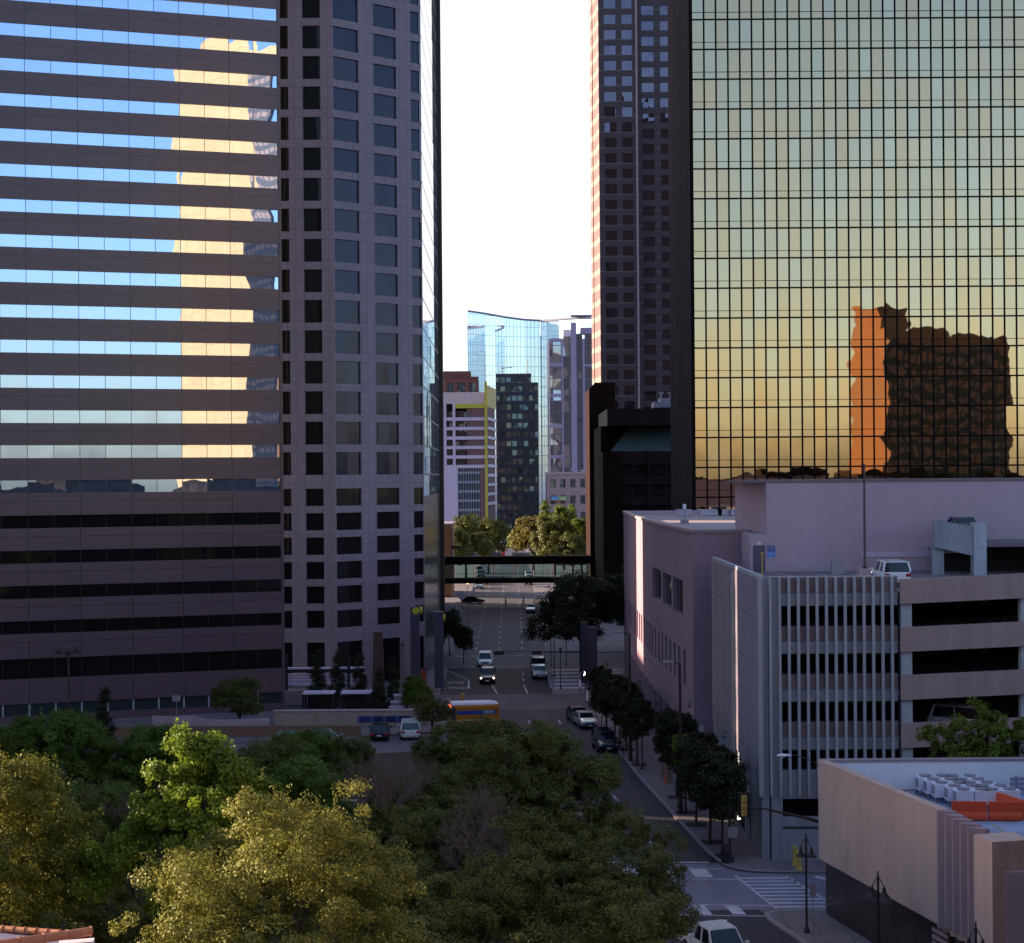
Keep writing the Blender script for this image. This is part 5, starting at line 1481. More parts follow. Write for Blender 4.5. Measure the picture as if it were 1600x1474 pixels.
L = [(0, 0, 7.4, 2.4, 2.0, 2.0), (-2.5, 0, 9.0, .9, .8, .8), (-1.9, .2, 8.2, 1.0, 1, .9), (-.8, .2, 9.9, .9, .9, .8), (-.1, 0, 10.9, .5, .5, .6), (.5, -.2, 8.9, 1.2, 1.1, 1.0), (1.5, .2, 9.6, 1.1, 1.1, .9), (2.8, 0, 9.2, 1.1, 1, 1.0), (.6, .3, 10.0, .7, .7, .6), (-3.1, 0, 9.4, .5, .5, .5), (3.6, 0, 8.4, 1.0, 1, 1)]
tree_kind('garage_tree', 'leafy_tree', 11.4, 3.6, L, 45, 'spring2', 190, 120, 0.42, 0.15, 0.11, 10, 0.2)
tree_kind('deep0', 'oak_tree', 12.5, 6.5, lobes_round(12.5, 6.5, 51, 9, 0.42), 52, 'deep', 300, 120, 0.95, 0.26, 0.18, 10, 0.36)
tree_kind('street0', 'street_tree', 6.6, 1.9, [(0, 0, 4.4, 1.6, 1.6, 2.0), (0, .2, 3.0, 1.3, 1.3, 1.1), (.5, .3, 5.5, 1.0, 1.0, 1.0), (-.6, -.2, 4.0, 1.1, 1.1, 1.1), (.7, -.4, 3.7, 1.0, 1.0, 1.0), (-.3, .5, 5.2, .9, .9, 1.0)], 61, 'deep', 170, 120, 0.45, 0.17, 0.12, 8, 0.10)
tree_kind('street1', 'street_tree', 6.4, 1.7, [(0, 0, 4.3, 1.4, 1.4, 1.9), (.1, 0, 2.9, 1.2, 1.2, 1.0), (-.5, .3, 5.3, .9, .9, 1.0), (.6, -.2, 4.2, 1.0, 1.0, 1.1), (-.6, -.5, 3.7, .9, .9, .9)], 62, 'deep', 150, 120, 0.45, 0.17, 0.12, 8, 0.09)
tree_kind('street2', 'street_tree', 5.2, 1.2, [(0, 0, 3.7, 0.8, 0.8, 1.3), (-.5, -.2, 3.0, .7, .7, .8), (.2, .2, 4.5, .6, .6, .7)], 63, 'bright', 46, 110, 0.34, 0.16, 0.11, 5, 0.07)
tree_kind('far0', 'street_end_tree', 15.5, 6.5, lobes_round(15.5, 6.5, 71, 8), 72, 'dark', 150, 90, 1.3, 0.50, 0.36, 0, 0.35)
tree_kind('far1', 'street_end_tree', 15.5, 5.0, lobes_round(15.5, 5.0, 73, 7), 74, 'spring', 150, 90, 1.2, 0.48, 0.34, 0, 0.35)
tree_kind('far2', 'street_end_tree', 13.0, 5.5, lobes_round(13.0, 5.5, 75, 7), 76, 'rusty', 120, 80, 1.2, 0.48, 0.34, 0, 0.35)
Lc = [(0, 0, 2.5 + 1.5 * k, 3.4 - 0.36 * k, 3.4 - 0.36 * k, 1.5) for k in range(9)]
tree_kind('far3', 'conical_tree', 17.0, 3.4, Lc, 77, 'spring', 150, 80, 0.9, 0.45, 0.30, 0, 0.3)
tree_kind('conifer', 'young_conifer', 7.0, 1.4, [(0, 0, 1.2 + .75 * k, 1.25 - .13 * k, 1.25 - .13 * k, .7) for k in range(8)], 78, 'deep', 90, 90, 0.4, 0.16, 0.08, 0, 0.10)
tree_kind('smallgreen', 'small_round_tree', 5.2, 1.9, [(0, 0, 2.6, 1.9, 1.7, 1.9), (.3, 0, 4.0, 1.1, 1.1, 1.0)], 79, 'mid', 110, 110, 0.5, 0.17, 0.12, 0, 0.10)

def at(px, py_top, h):     # ground point under a tree whose top shows at (px, py_top)
    u, v = uv_(px, py_top); d = (CAM_H - h) * FPX / v
    return (u * d / FPX, d, 0.0)
plant('olive_big', at(425, 1232, 13.6), 'large sunlit olive green oak in the middle of the park foreground', rz=0.15)
plant('bronze_big', at(-20, 1160, 14.2), 'broad bronze green oak with a sunlit top, at the left edge', rz=0.0)
plant('maple_bright', at(300, 1148, 14.6), 'bright yellow green maple lit by the sun behind the olive oak')
specs = [
 ('park2', 100, 1106, 10.0, 'mid green tree below the striped tower windows, left of the white sign', 0.3, 1.0),
 ('park3', 235, 1120, 9.2, 'mid green tree in front of the brick garden wall, between two greener crowns', 1.2, 1.0),
 ('park2', 20, 1128, 9.0, 'dark green tree at the left edge behind the bronze oak', 2.2, 0.9),
 ('park0', 395, 1116, 10.0, 'grey green tree overlapping the grey stepped wall top', 0.8, 0.9),
 ('park3', 450, 1172, 9.2, 'bright mid green tree between the olive oak and the grey bare tree', 2.0, 1.0),
 ('park1', 515, 1108, 9.0, 'grey green small tree before the pale retaining wall', 4.0, 0.85),
 ('park3', 455, 1118, 9.0, 'mid green tree below the first bus shelter', 3.1, 0.9),
 ('park0', 815, 1124, 10.0, 'wide olive green tree nearest the yellow bus', 0.0, 1.05),
 ('park1', 742, 1108, 9.0, 'olive green tree hiding the lower half of the yellow bus', 1.9, 0.95),
 ('park0', 700, 1190, 8.6, 'shaded olive tree above the reddish bare tree', 2.7, 0.8),
 ('park1', 612, 1225, 8.2, 'dark shaded tree under the tall grey bare tree', 0.5, 0.8),
 ('park1', 890, 1160, 9.0, 'dark olive tree beside the parked black car', 1.0, 0.95),
 ('park0', 955, 1236, 9.6, 'dark olive tree leaning over the near street edge', 2.1, 0.85),
 ('park0', 860, 1255, 9.4, 'dark olive tree right of the reddish bare tree', 3.3, 0.9),
 ('park1', 765, 1310, 9.0, 'dark olive tree below the reddish bare tree', 5.0, 0.9),
 ('park1', 968, 1330, 9.0, 'dark olive tree reaching to the near crosswalk', 0.4, 0.85),
 ('park0', 905, 1395, 9.0, 'shaded dark olive tree at the bottom edge of the picture', 1.4, 0.85),
 ('park1', 690, 1375, 8.6, 'shaded grey green tree at the right foot of the large sunlit oak', 2.5, 0.85),
 ('park0', 655, 1150, 8.0, 'slim shaded tree covering the left end of the yellow bus', 0.9, 0.62),
 ('park1', 640, 1200, 8.0, 'shaded olive tree behind the grey bare tree', 2.9, 0.85),
 ('park0', 560, 1290, 8.2, 'dark shaded tree filling the gap behind the large sunlit oak', 3.9, 0.85),
 ('park1', 985, 1412, 8.0, 'dark olive tree nearest the white pickup', 4.4, 0.72),
 ('park0', 175, 1290, 9.4, 'dark shaded tree in the gap between the bronze oak and the large sunlit oak', 3.7, 0.8),
 ('park2', 150, 1215, 8.6, 'shaded green tree between the bronze oak and the bright maple', 5.2, 0.85),
]
for key, px, py, h, lab, rz, sc in specs:
    plant(key, at(px, py, h), lab, 'trees of the park', rz, sc)
def bare(px, py, h, r, seed, lab, spread=0.8, depth=8, mat_='palebark'):
    loc = at(px, py, h)
    t = empty('bare_tree', loc, lab, 'tree', 'bare trees of the park')
    m = bare_mb(h, r, seed, spread, depth); zmax = max(v[2] for v in m.v)
    rm = max(math.hypot(v[0], v[1]) for v in m.v); kx = h * 0.40 / rm
    m.v = [(x * kx, y * kx, z * h / zmax) for x, y, z in m.v]
    m.build('branches', M[mat_], t, local=True)
bare(580, 1148, 10.5, 0.30, 3, 'tall grey leafless tree between the two green masses of the park')
bare(745, 1212, 9.6, 0.28, 5, 'reddish brown leafless tree in the middle of the dark crowns', 0.95, mat_='palebark')
bare(168, 1203, 9.2, 0.22, 9, 'small leafless tree between the bronze oak and the bright maple')
bare(300, 1120, 6.0, 0.09, 15, 'thin leafless sapling before the grey stepped wall', 0.7, 5)
# street trees on the garage side
st = [(948, 1150, 'street0', 'first street tree behind the parked silver car', 0.95), (961, 1160, 'street0', 'second street tree beside the parked black car', 0.95), (979, 1172, 'street1', 'street tree right beside the tall street light by the black car', 0.95),
      (996, 1195, 'street0', 'street tree with a slim trunk next to the single black lamp post', 0.92), (1058, 1246, 'street0', 'street tree in front of the pink building corner', 1.0), (1072, 1270, 'street2', 'young street tree with bright sunlit leaves', 1.0),
      (1088, 1289, 'street1', 'street tree between the bright young tree and the signal head', 1.05), (1110, 1316, 'street0', 'street tree just behind the traffic signal head', 1.0), (1128, 1338, 'street1', 'nearest street tree beside the black litter bin', 1.0)]
soil = plain('tree_pit_soil', (0.035, 0.03, 0.026), 0.95)
for px, py, key, lab, sc in st:
    x, y, _ = G(px, py, 0.13)
    plant(key, (x, y, 0.13), lab, 'street trees along the garage side', rnd.uniform(0, 6), sc * rnd.uniform(0.98, 1.14))
    MB().box(x - 0.75, x + 0.75, y - 0.75, y + 0.75, 0.10, 0.136).build('tree_pit', soil, kind='structure')
x, y, _ = G(902, 1050, 0.13)
plant('deep0', (x + 0.6, y, 0.13), 'large dark oak overhanging the far street before the brown building', rz=1.0, sc=1.0)
plant('deep0', (x + 9.5, y + 28, 0.13), 'dark oak half hidden behind the largest street oak', rz=2.6, sc=0.9)
# leafy tree between garage and bank
x, y, _ = P(1530, 1190, 99.5)
plant('garage_tree', (x, 99.5, 0.0), 'leafy green tree between the garage decks and the bank roof', sc=1.0)
# end of the street
for key, px, d, h, sc, lab in (
 ('far0', 727, 395, 15.5, 1.0, 'rounded dark tree with a sunlit top left of the far street'), ('far0', 762, 430, 15.5, 0.9, 'dark tree right of the rounded sunlit one at the street end'), ('far0', 705, 380, 14.0, 0.85, 'dark tree behind the tan brick building end'),
 ('far1', 778, 520, 12, 0.7, 'small pale leaved tree deep in the far street'), ('far1', 806, 470, 11.5, 0.62, 'small yellow green tree at the far street edge'),
 ('far2', 832, 440, 13.0, 1.12, 'rusty brown spring tree right of the far street'), ('far3', 851, 470, 17.0, 1.16, 'pointed light green tree among the far trees'), ('far0', 866, 415, 13.5, 0.95, 'dark tree in the middle of the far right row'),
 ('far3', 893, 465, 17.0, 1.10, 'second pointed tree close to the brown slab'), ('far1', 880, 440, 15.0, 1.08, 'olive tree between the two pointed far trees'), ('far1', 908, 420, 14, 0.9, 'sunlit olive tree touching the brown slab'), ('far0', 893, 385, 11, 0.75, 'low dark tree above the right end of the footbridge')):
    plant(key, (P(px, HOR, d)[0], d, 0.0), lab, 'trees at the end of the street', rnd.uniform(0, 6), sc)
# plaza planting
for px, py, d, key, lab, sc in ((372, 1046, 163, 'park1', 'dark young tree before the striped tower corner', 0.62), (160, 1092, 150, 'conifer', 'slender dark cypress with a pale trunk before the brick wall', 0.95), (495, 1054, 181, 'conifer', 'dark conifer at the left pergola post', 0.95),
    (525, 1053, 181, 'conifer', 'dark conifer between the two bus shelters', 0.95), (560, 1056, 181, 'conifer', 'dark conifer at the right end of the pergola', 0.9), (590, 1078, 171, 'conifer', 'dark conifer at the foot of the rusty slab', 0.8), (612, 1072, 175, 'conifer', 'dark conifer right of the rusty slab', 0.8),
    (649, 1060, 172, 'smallgreen', 'small round green tree below the yellow disc pylon', 0.92), (672, 1085, 160, 'park0', 'dark slim tree at the left end of the yellow bus', 0.42), (700, 978, 232, 'street0', 'dark street tree behind the corner pylon', 1.0), (722, 1005, 222, 'street0', 'low dark tree overhanging the left far pavement', 0.8)):
    plant(key, (P(px, HOR, d)[0], d, 0.0), lab, None, rnd.uniform(0, 6), sc)
# ------------------------------------------------------------------ vehicles
_paint = {}
def carpaint(name, col, metal=0.2):
    if name not in _paint:
        t = NT(name); p = t.pos()
        c = t.mix(t.ramp(t.noise(p, 2.5, 3.0), 0.35, 0.7), mul(col, 0.93), mul(col, 1.05))
        b = t.bsdf(Base_Color=c, Roughness=0.28, Metallic=metal, Specular_IOR_Level=0.5)
        b.inputs['Coat Weight'].default_value = 0.6; b.inputs['Coat Roughness'].default_value = 0.05
        _paint[name] = t.done(b)
    return _paint[name]
CP = dict(white=carpaint('white_car_paint', (0.78, 0.735, 0.80), 0.0), silver=carpaint('silver_car_paint', (0.42, 0.43, 0.46), 0.5), black=carpaint('black_car_paint', (0.012, 0.012, 0.015), 0.1),
          navy=carpaint('navy_car_paint', (0.025, 0.032, 0.06), 0.2), blue=carpaint('blue_grey_car_paint', (0.16, 0.21, 0.28), 0.4), red=carpaint('red_car_paint', (0.35, 0.02, 0.02), 0.1), slate=carpaint('slate_car_paint', (0.03, 0.045, 0.07), 0.3))
SPEC = {  # length, width, height, belt, hood end, windscreen top, rear top, rear base
 'sedan': (4.7, 1.82, 1.45, 0.92, 1.05, 0.30, -1.15, -1.85, 0.98),
 'suv': (4.7, 1.90, 1.76, 1.05, 1.05, 0.55, -2.05, -2.25, 1.05),
 'van': (4.9, 1.95, 1.78, 1.02, 1.55, 0.85, -2.15, -2.35, 1.02),
 'hatch': (4.3, 1.78, 1.52, 0.95, 1.05, 0.40, -1.65, -2.05, 0.98),
 'pickup': (5.8, 2.0, 1.88, 1.12, 1.15, 0.55, -1.05, -1.25, 1.05)}
def car(kind, paint_, loc, heading, name, label, cat='car', group=None, lights=False, tail=False, detail=True):
    Lg, W, H, belt, hx, tx, rx_, rb_, hood = SPEC[kind]
    pm_ = CP[paint_]; w = W / 2; f = Lg / 2
    t = empty(name, loc, label, cat, group, heading)
    zb = 0.30
    st = [(-f, 0.50, belt - .12, w * .84), (-f + .12, zb + .02, belt - .04, w * .95), (-f * .5, zb - .06, belt, w), (0, zb - .08, belt, w), (hx, zb - .06, belt, w), (hx + .25, zb - .06, hood + .02, w * .985),
          (f - .45, zb - .04, hood - .10, w * .95), (f - .12, zb + .02, hood - .20, w * .88), (f, 0.48, hood - .34, w * .74)]
    if kind == 'pickup':
        st = [(-1.22, zb - .06, belt, w)] + [s for s in st if s[0] >= 0]
    rings = []
    for x, a, b, ww_ in st:
        h_ = b - a
        rings.append([(x, -ww_ * .86, a), (x, -ww_, a + h_ * .28), (x, -ww_ * .99, a + h_ * .72), (x, -ww_ * .90, b - .01), (x, -ww_ * .55, b + .025), (x, ww_ * .55, b + .025), (x, ww_ * .90, b - .01), (x, ww_ * .99, a + h_ * .72), (x, ww_, a + h_ * .28), (x, ww_ * .86, a)])
    MB().loft(rings).build('body', pm_, t, smooth=False, local=True)
    tw = w * .77; bw_ = w * .93
    bz = belt - 0.02; rz_ = H - 0.05
    base = [(hx + .05, -bw_ * .86), (hx - .25, -bw_), (rb_ + .2, -bw_), (rb_, -bw_ * .86), (rb_, bw_ * .86), (rb_ + .2, bw_), (hx - .25, bw_), (hx + .05, bw_ * .86)]
    topp = [(tx, -tw * .86), (tx - .22, -tw), (rx_ + .2, -tw), (rx_, -tw * .86), (rx_, tw * .86), (rx_ + .2, tw), (tx - .22, tw), (tx, tw * .86)]
    MB().hexa(base, bz, rz_, topp).build('windows', M['carglass'], t, local=True)
    big = [(x + (.03 if x > 0 else -.03), y * 1.035) for x, y in topp]
    ins = [(x * .93 - .02, y * .86) for x, y in topp]
    MB().hexa(big, rz_ - .045, H - .02, [(x * .98, y * .96) for x, y in topp]).build('roof', pm_, t, local=True)
    for k in (1, 6, 2, 5):
        x0_, y0_ = base[k]; x1_, y1_ = topp[k]
        if k in (1, 6):
            x0_, y0_, x1_, y1_ = (base[0][0] + base[1][0]) / 2, (abs(base[0][1]) + bw_) / 2 * (1 if y0_ > 0 else -1), (topp[0][0] + topp[1][0]) / 2, (abs(topp[0][1]) + tw) / 2 * (1 if y0_ > 0 else -1)
        MB().tube([(x0_, y0_ * 1.01, bz), (x1_, y1_ * 1.01, rz_)], 0.055 if k in (1, 6) else 0.10, 5).build('pillar', pm_, t, local=True)
    xm = (hx + rb_) / 2 - .05; xmt = (tx + rx_) / 2
    for s in (-1, 1): MB().tube([(xm, s * bw_ * 1.008, bz), (xmt, s * tw * 1.008, rz_)], 0.05, 5).build('pillar', pm_, t, local=True)
    wx_ = (f - .92, -f + .95); wr = 0.33 if kind in ('sedan', 'hatch') else 0.38
    for x in wx_:
        for s in (-1, 1):
            wh = empty('wheel', (0, 0, 0)); wh.parent = t
            wo_ = MB().tube([(x, s * (w - .24), wr), (x, s * (w + .005), wr)], wr, 16)
            bpy.data.objects.remove(wh)
            wo2 = wo_.build('wheel', M['rubber'], t, local=True)
            MB().tube([(x, s * (w + .004), wr), (x, s * (w + .018), wr)], wr * .62, 12).build('rim', M['rim'], wo2, local=True)
    for s in (-1, 1):
        MB().obox((f - .13, s * w * .66, hood - .30), (0.07, -s * .03, 0), (0, 0.19, 0), (-.03, 0, 0.075)).build('headlight', M['head_on'] if lights else M['clearlens'], t, local=True)
        MB().obox((-f + .03, s * w * .74, belt - .22), (0.05, 0, 0), (0, 0.16, 0), (0, 0, 0.11)).build('taillight', M['redlens'], t, local=True)
        MB().obox((hx - .10, s * (w + .10), belt + .06), (0.06, 0, 0), (0, 0.11, 0), (0, 0, 0.075)).build('mirror', pm_, t, local=True)
    MB().obox((f - .005, 0, hood - .42), (0.03, 0, 0), (0, w * .45, 0), (0, 0, 0.10)).build('grille', M['black'], t, local=True)
    MB().obox((f + .015, 0, 0.45), (0.012, 0, 0), (0, 0.2, 0), (0, 0, 0.06)).build('number_plate', M['white'], t, local=True)
    MB().obox((-f - .01, 0, belt - .30), (0.012, 0, 0), (0, 0.2, 0), (0, 0, 0.06)).build('number_plate', M['white'], t, local=True)
    if kind == 'pickup':
        m = MB()
        for s in (-1, 1): m.box(-f + .05, -1.24, s * w - (.0 if s < 0 else .12), s * w + (.12 if s < 0 else .0), .55, belt)
        m.box(-f, -f + .1, -w + .12, w - .12, .55, belt)
        m.box(-1.34, -1.24, -w + .12, w - .12, .55, belt - .01); m.box(-f + .1, -1.34, -w + .12, w - .12, .5, .62)
        m.build('cargo_bed', pm_, t, local=True)
        MB().box(-f + .11, -1.35, -w + .13, w - .13, .63, .66).build('bed_liner', M['black'], t, local=True)
        r = MB()
        for y in (-.45, -.15, .15, .45): r.box(rx_ + .15, tx - .2, y - .05, y + .05, H - .021, H + .0)
        r.build('roof_ribs', pm_, t, local=True)
    if kind in ('suv',):
        for s in (-1, 1): MB().tube([(tx - .3, s * tw * .8, H + .04), (rx_ + .2, s * tw * .8, H + .04)], .025, 5).build('roof_rail', M['grey'], t, local=True)
    return t
TOCAM = R(-90)
def carg(kind, paint_, px, py, name, label, heading=TOCAM, z=0.0, **kw):
    x, y, _ = G(px, py, z)
    return car(kind, paint_, (x, y, z), heading, name, label, **kw)
carg('pickup', 'white', 1123, 1503, 'pickup_truck', 'white crew cab pickup coming out of the near crossing', R(-72), cat='pickup')
carg('van', 'white', 758, 1040, 'minivan', 'white minivan on the bus lane street behind the dark car with lit headlights', cat='van')
carg('suv', 'black', 762, 1066, 'parked_suv', 'dark car with lit headlights waiting at the middle crossing', lights=True)
carg('suv', 'black', 841, 1049, 'parked_suv', 'black car with a white roof rack just behind the silver crossover')
carg('hatch', 'silver', 843, 1059, 'parked_hatchback', 'silver crossover waiting at the right kerb of the bus lane street')
kd = R(-82)
carg('sedan', 'navy', 903.5, 1127, 'parked_sedan', 'dark navy car parked right behind the silver parked car', R(-80), group='cars parked along the garage side')
carg('sedan', 'silver', 914.5, 1135, 'parked_sedan', 'silver car parked in front of the navy one, along the garage side', R(-81), group='cars parked along the garage side')
carg('suv', 'black', 945, 1171, 'parked_suv', 'black car parked alone nearest the camera along the garage side', R(-84), group='cars parked along the garage side')
carg('sedan', 'black', 739, 943, 'crossing_sedan', 'black sedan seen from the side, turning out left of the two walkers', R(-3))
carg('sedan', 'blue', 748.5, 920, 'parked_sedan', 'blue grey car parked on the left just below the footbridge', TOCAM)
carg('sedan', 'black', 757, 913, 'parked_sedan', 'dark car parked behind the blue grey car under the footbridge', TOCAM)
carg('hatch', 'silver', 829, 957, 'parked_hatchback', 'silver car parked at the right kerb under the large dark oak', TOCAM)
carg('hatch', 'black', 826, 914, 'parked_hatchback', 'black car parked at the right kerb below the footbridge', TOCAM)
carg('sedan', 'white', 826, 902, 'parked_sedan', 'white car seen through the right panes of the footbridge', TOCAM)
carg('suv', 'silver', 749, 896, 'parked_suv', 'silver car seen through the left panes of the footbridge', TOCAM)
carg('hatch', 'black', 751, 901.5, 'parked_hatchback', 'black car before the silver car behind the left panes of the footbridge', TOCAM)
carg('hatch', 'white', 791, 871, 'distant_car', 'white car just above the footbridge beside the red and white barrier', TOCAM)
carg('sedan', 'white', 786, 850, 'distant_car', 'pale car far up the street at the foot of the yellow green tree', TOCAM)
carg('sedan', 'slate', 781, 838, 'distant_car', 'dark blue car farthest up the street', TOCAM)
# top deck and inside the garage
x, y, _ = P(1397, 903, 113)
car('suv', 'white', (x, 114.2, 17.3), R(90), 'parked_suv', 'white car on the garage top deck, seen from behind')
x = P(1509.5, HOR, 127.8)[0]
car('sedan', 'slate', (x, 128.6, P(1509, 808.5, 127.8)[2] - 1.45), R(-90), 'parked_sedan', 'dark blue car behind the sloping parapet of the upper garage ramp')
x, y, _ = P(1516, 1128, 109.8)
zd_ = ztop_s - 2 * FLH - hsp + 0.4 + (FG.s_at(1516) - sC) * slope
car('van', 'white', (x - 0.1, 110.3, P(1516, 1122, 110.0)[2] - 0.95), R(-32), 'minivan', 'white van parked inside the garage behind the leafy tree', cat='van')
x = P(1388, HOR, 110)[0]
car('sedan', 'black', (x, 111.5, GH - 1.15 - 2 * FLH), R(-90), 'parked_sedan', 'dark car inside the garage behind the right fins')
x = P(1313, HOR, 110)[0]
car('sedan', 'black', (x, 111.5, GH - 1.15 - 3 * FLH), R(-90), 'parked_sedan', 'dark car inside the garage one level lower behind the middle fins')
# left car park below the retaining wall
carg('suv', 'white', 640, 1152, 'parked_suv', 'white car with lit tail lights before the blue banner wall', R(96))
carg('sedan', 'black', 594, 1154, 'parked_sedan', 'dark car hidden behind the grey bare tree', R(92))
carg('sedan', 'silver', 455, 1166, 'parked_sedan', 'silver car glimpsed through the trees below the bus shelters', R(8))
carg('hatch', 'silver', 512, 1165, 'parked_hatchback', 'pale car glimpsed right of the grey green small tree', R(8))

# yellow short bus
def bus():
    x0, y0, _ = G(704, 1147); x1, y1, _ = G(776.5, 1143)
    c = Vector(((x0 + x1) / 2, (y0 + y1) / 2 + 1.1, 0))
    t = empty('shuttle_bus', c, 'yellow short bus with a white roof and blue side banner behind park trees', 'bus', None, R(8))
    Lb = (x1 - x0) / 2 + 0.1; wb = 1.2; hb = 2.95
    yb_ = plain('bus_yellow', (0.55, 0.19, 0.008), 0.4, var=0.08)
    sec = [(-wb * .96, .42), (-wb, .7), (-wb, 2.5), (-wb * .95, 2.72), (wb * .95, 2.72), (wb, 2.5), (wb, .7), (wb * .96, .42)]
    MB().loft([[(x, y * k, z) for y, z in sec] for x, k in ((-Lb, .97), (-Lb + .1, 1), (Lb - .25, 1), (Lb, .94))]).build('body', yb_, t, local=True)
    sec2 = [(-wb * .95, 2.721), (-wb * .82, 2.88), (-wb * .4, hb), (wb * .4, hb), (wb * .82, 2.88), (wb * .95, 2.721)]
    MB().loft([[(x, y * k, 2.721 + (z - 2.721) * k2) for y, z in sec2] for x, k, k2 in ((-Lb + .02, .97, .8), (-Lb + .3, 1, 1), (Lb - .7, 1, 1), (Lb - .1, .95, .35))]).build('roof', M['white'], t, local=True)
    MB().box(-Lb + .55, Lb - .25, -wb - .015, -wb - .002, 1.78, 2.18).build('side_banner', plain('bus_banner_blue', (0.04, 0.07, 0.36), 0.4), t, local=True)
    MB().box(Lb - 1.55, Lb - .5, -wb - .022, -wb - .016, 1.84, 2.14).build('banner_panel', plain('banner_panel_paint', (0.30, 0.38, 0.36), 0.5, var=0.5, scale=4), t, local=True)
    MB().box(-Lb + .06, -Lb + .42, -wb - .014, -wb - .002, 1.1, 2.55).build('door', plain('bus_door_glass', (0.07, 0.07, 0.10), 0.2), t, local=True)
    MB().box(-Lb + .5, Lb - .3, -wb - .02, -wb - .002, 1.22, 1.28).build('trim', M['white'], t, local=True)
    MB().box(-Lb - .016, -Lb - .002, -.8, .8, 1.4, 2.3).build('rear_window', M['carglass'], t, local=True)
    for y in (-.9, -.3, .3, .9): MB().box(-Lb - .03, -Lb - .002, y - .07, y + .07, 2.50, 2.60).build('marker_lamp', M['red_on'], t, local=True)
    for x in (-Lb + .9, Lb - .9):
        for s in (-1, 1):
            wo2 = MB().tube([(x, s * (wb - .28), .45), (x, s * (wb + .01), .45)], .45, 16).build('wheel', M['rubber'], t, local=True)
            MB().tube([(x, s * (wb + .009), .45), (x, s * (wb + .03), .45)], .26, 12).build('rim', M['rim'], wo2, local=True)
bus()

# ------------------------------------------------------------------ the two walkers
def person(px, py, label, shirt, legs, face_dir, phase):
    x, y, _ = G(px, py)
    t = empty('person', (x, y, 0.008), label, 'person', None, face_dir)
    me = bpy.data.meshes.new('body')
    V = [(0, 0, .95), (0, 0, 1.18), (.02, 0, 1.40), (.03, 0, 1.50), (.05, 0, 1.62), (.06, 0, 1.74),
         (0, .17, 1.42), (-.12 * phase, .23, 1.16), (.06 * phase, .24, .94), (.11 * phase, .235, .84),
         (0, -.17, 1.42), (.14 * phase, -.23, 1.17), (.30 * phase, -.22, .98), (.36 * phase, -.21, .90),
         (0, .09, .90), (.20, .10, .50), (.20, .10, .09), (.34, .10, .04),
         (0, -.09, .90), (-.10, -.10, .50), (-.38, -.10, .14), (-.30, -.10, .04)]
    E = [(0, 1), (1, 2), (2, 3), (3, 4), (4, 5), (2, 6), (6, 7), (7, 8), (8, 9), (2, 10), (10, 11), (11, 12), (12, 13), (0, 14), (14, 15), (15, 16), (16, 17), (0, 18), (18, 19), (19, 20), (20, 21)]
    Rr = [.15, .15, .14, .065, .10, .075, .065, .05, .04, .04, .065, .05, .04, .04, .10, .075, .05, .045, .10, .075, .05, .045]
    me.from_pydata(V, E, []); me.update()
    o = bpy.data.objects.new('body', me); COL.objects.link(o); o.parent = t
    sk = o.modifiers.new('skin', 'SKIN'); sk.use_smooth_shade = True
    for i, r in enumerate(Rr): me.skin_vertices[0].data[i].radius = (r, r * (1.25 if i in (0, 1, 2) else 1))
    me.skin_vertices[0].data[0].use_root = True
    su = o.modifiers.new('sub', 'SUBSURF'); su.levels = 2; su.render_levels = 2
    tt = NT('clothing'); p = tt.pos(); s = tt.n('ShaderNodeSeparateXYZ'); tt.l(p, s.inputs[0])
    c = tt.mix(tt.math('GREATER_THAN', s.outputs[2], 0.93), legs, shirt)
    c = tt.mix(tt.math('GREATER_THAN', s.outputs[2], 1.51), c, (0.30, 0.19, 0.14))
    me.materials.append(tt.done(tt.bsdf(Base_Color=c, Roughness=0.85)))
    hm = MB().lathe((.045, 0, 1.66), [(.10, 0), (.112, .05), (.09, .10), (.03, .125)], 10)
    hm.build('hair', plain('dark_hair', (0.015, 0.011, 0.009), 0.7) if 'dark_hair' not in bpy.data.materials else bpy.data.materials['dark_hair'], t, local=True)
    return t
person(790, 947.5, 'person in dark clothes striding across the far street, left of the two', (0.02, 0.02, 0.025), (0.018, 0.018, 0.024), R(0), 1.0)
pt_ = person(818, 947.0, 'person in a grey top crossing the far street, nearer the right kerb', (0.16, 0.15, 0.15), (0.02, 0.02, 0.028), R(180), 0.8)

# ------------------------------------------------------------------ lamps, signals, posts
def tall_light(px, py, top, arm, label):
    x, y, _ = G(px, py, 0.13)
    z1 = P(px, top, y)[2]
    t = empty('street_light', (x, y, 0.13), label, 'street light', 'tall street lights along the garage side')
    MB().tube([(x, y, 0.13), (x, y, 0.7), (x, y, z1)], [0.20, 0.15, 0.085], 8).build('pole', M['darkbrown'], t)
    MB().tube([(x, y, z1 - 0.1), (x - arm * .6, y, z1 + 0.05), (x - arm, y, z1 + 0.08)], [0.05, .045, 0.04], 6).build('arm', M['darkbrown'], t)
    MB().obox((x - arm - .3, y, z1 + .08), (.42, 0, 0), (0, .17, 0), (0, 0, .07)).build('lamp_head', M['grey'], t)
    MB().tube([(x, y, 0.131), (x, y, 0.25)], 0.26, 8).build('base', M['darkbrown'], t)
tall_light(1064, 1271, 1036, 0.55, 'tall brown street light behind the bright young tree')
tall_light(985, 1189, 990, 0.75, 'tall brown street light near the parked black car')
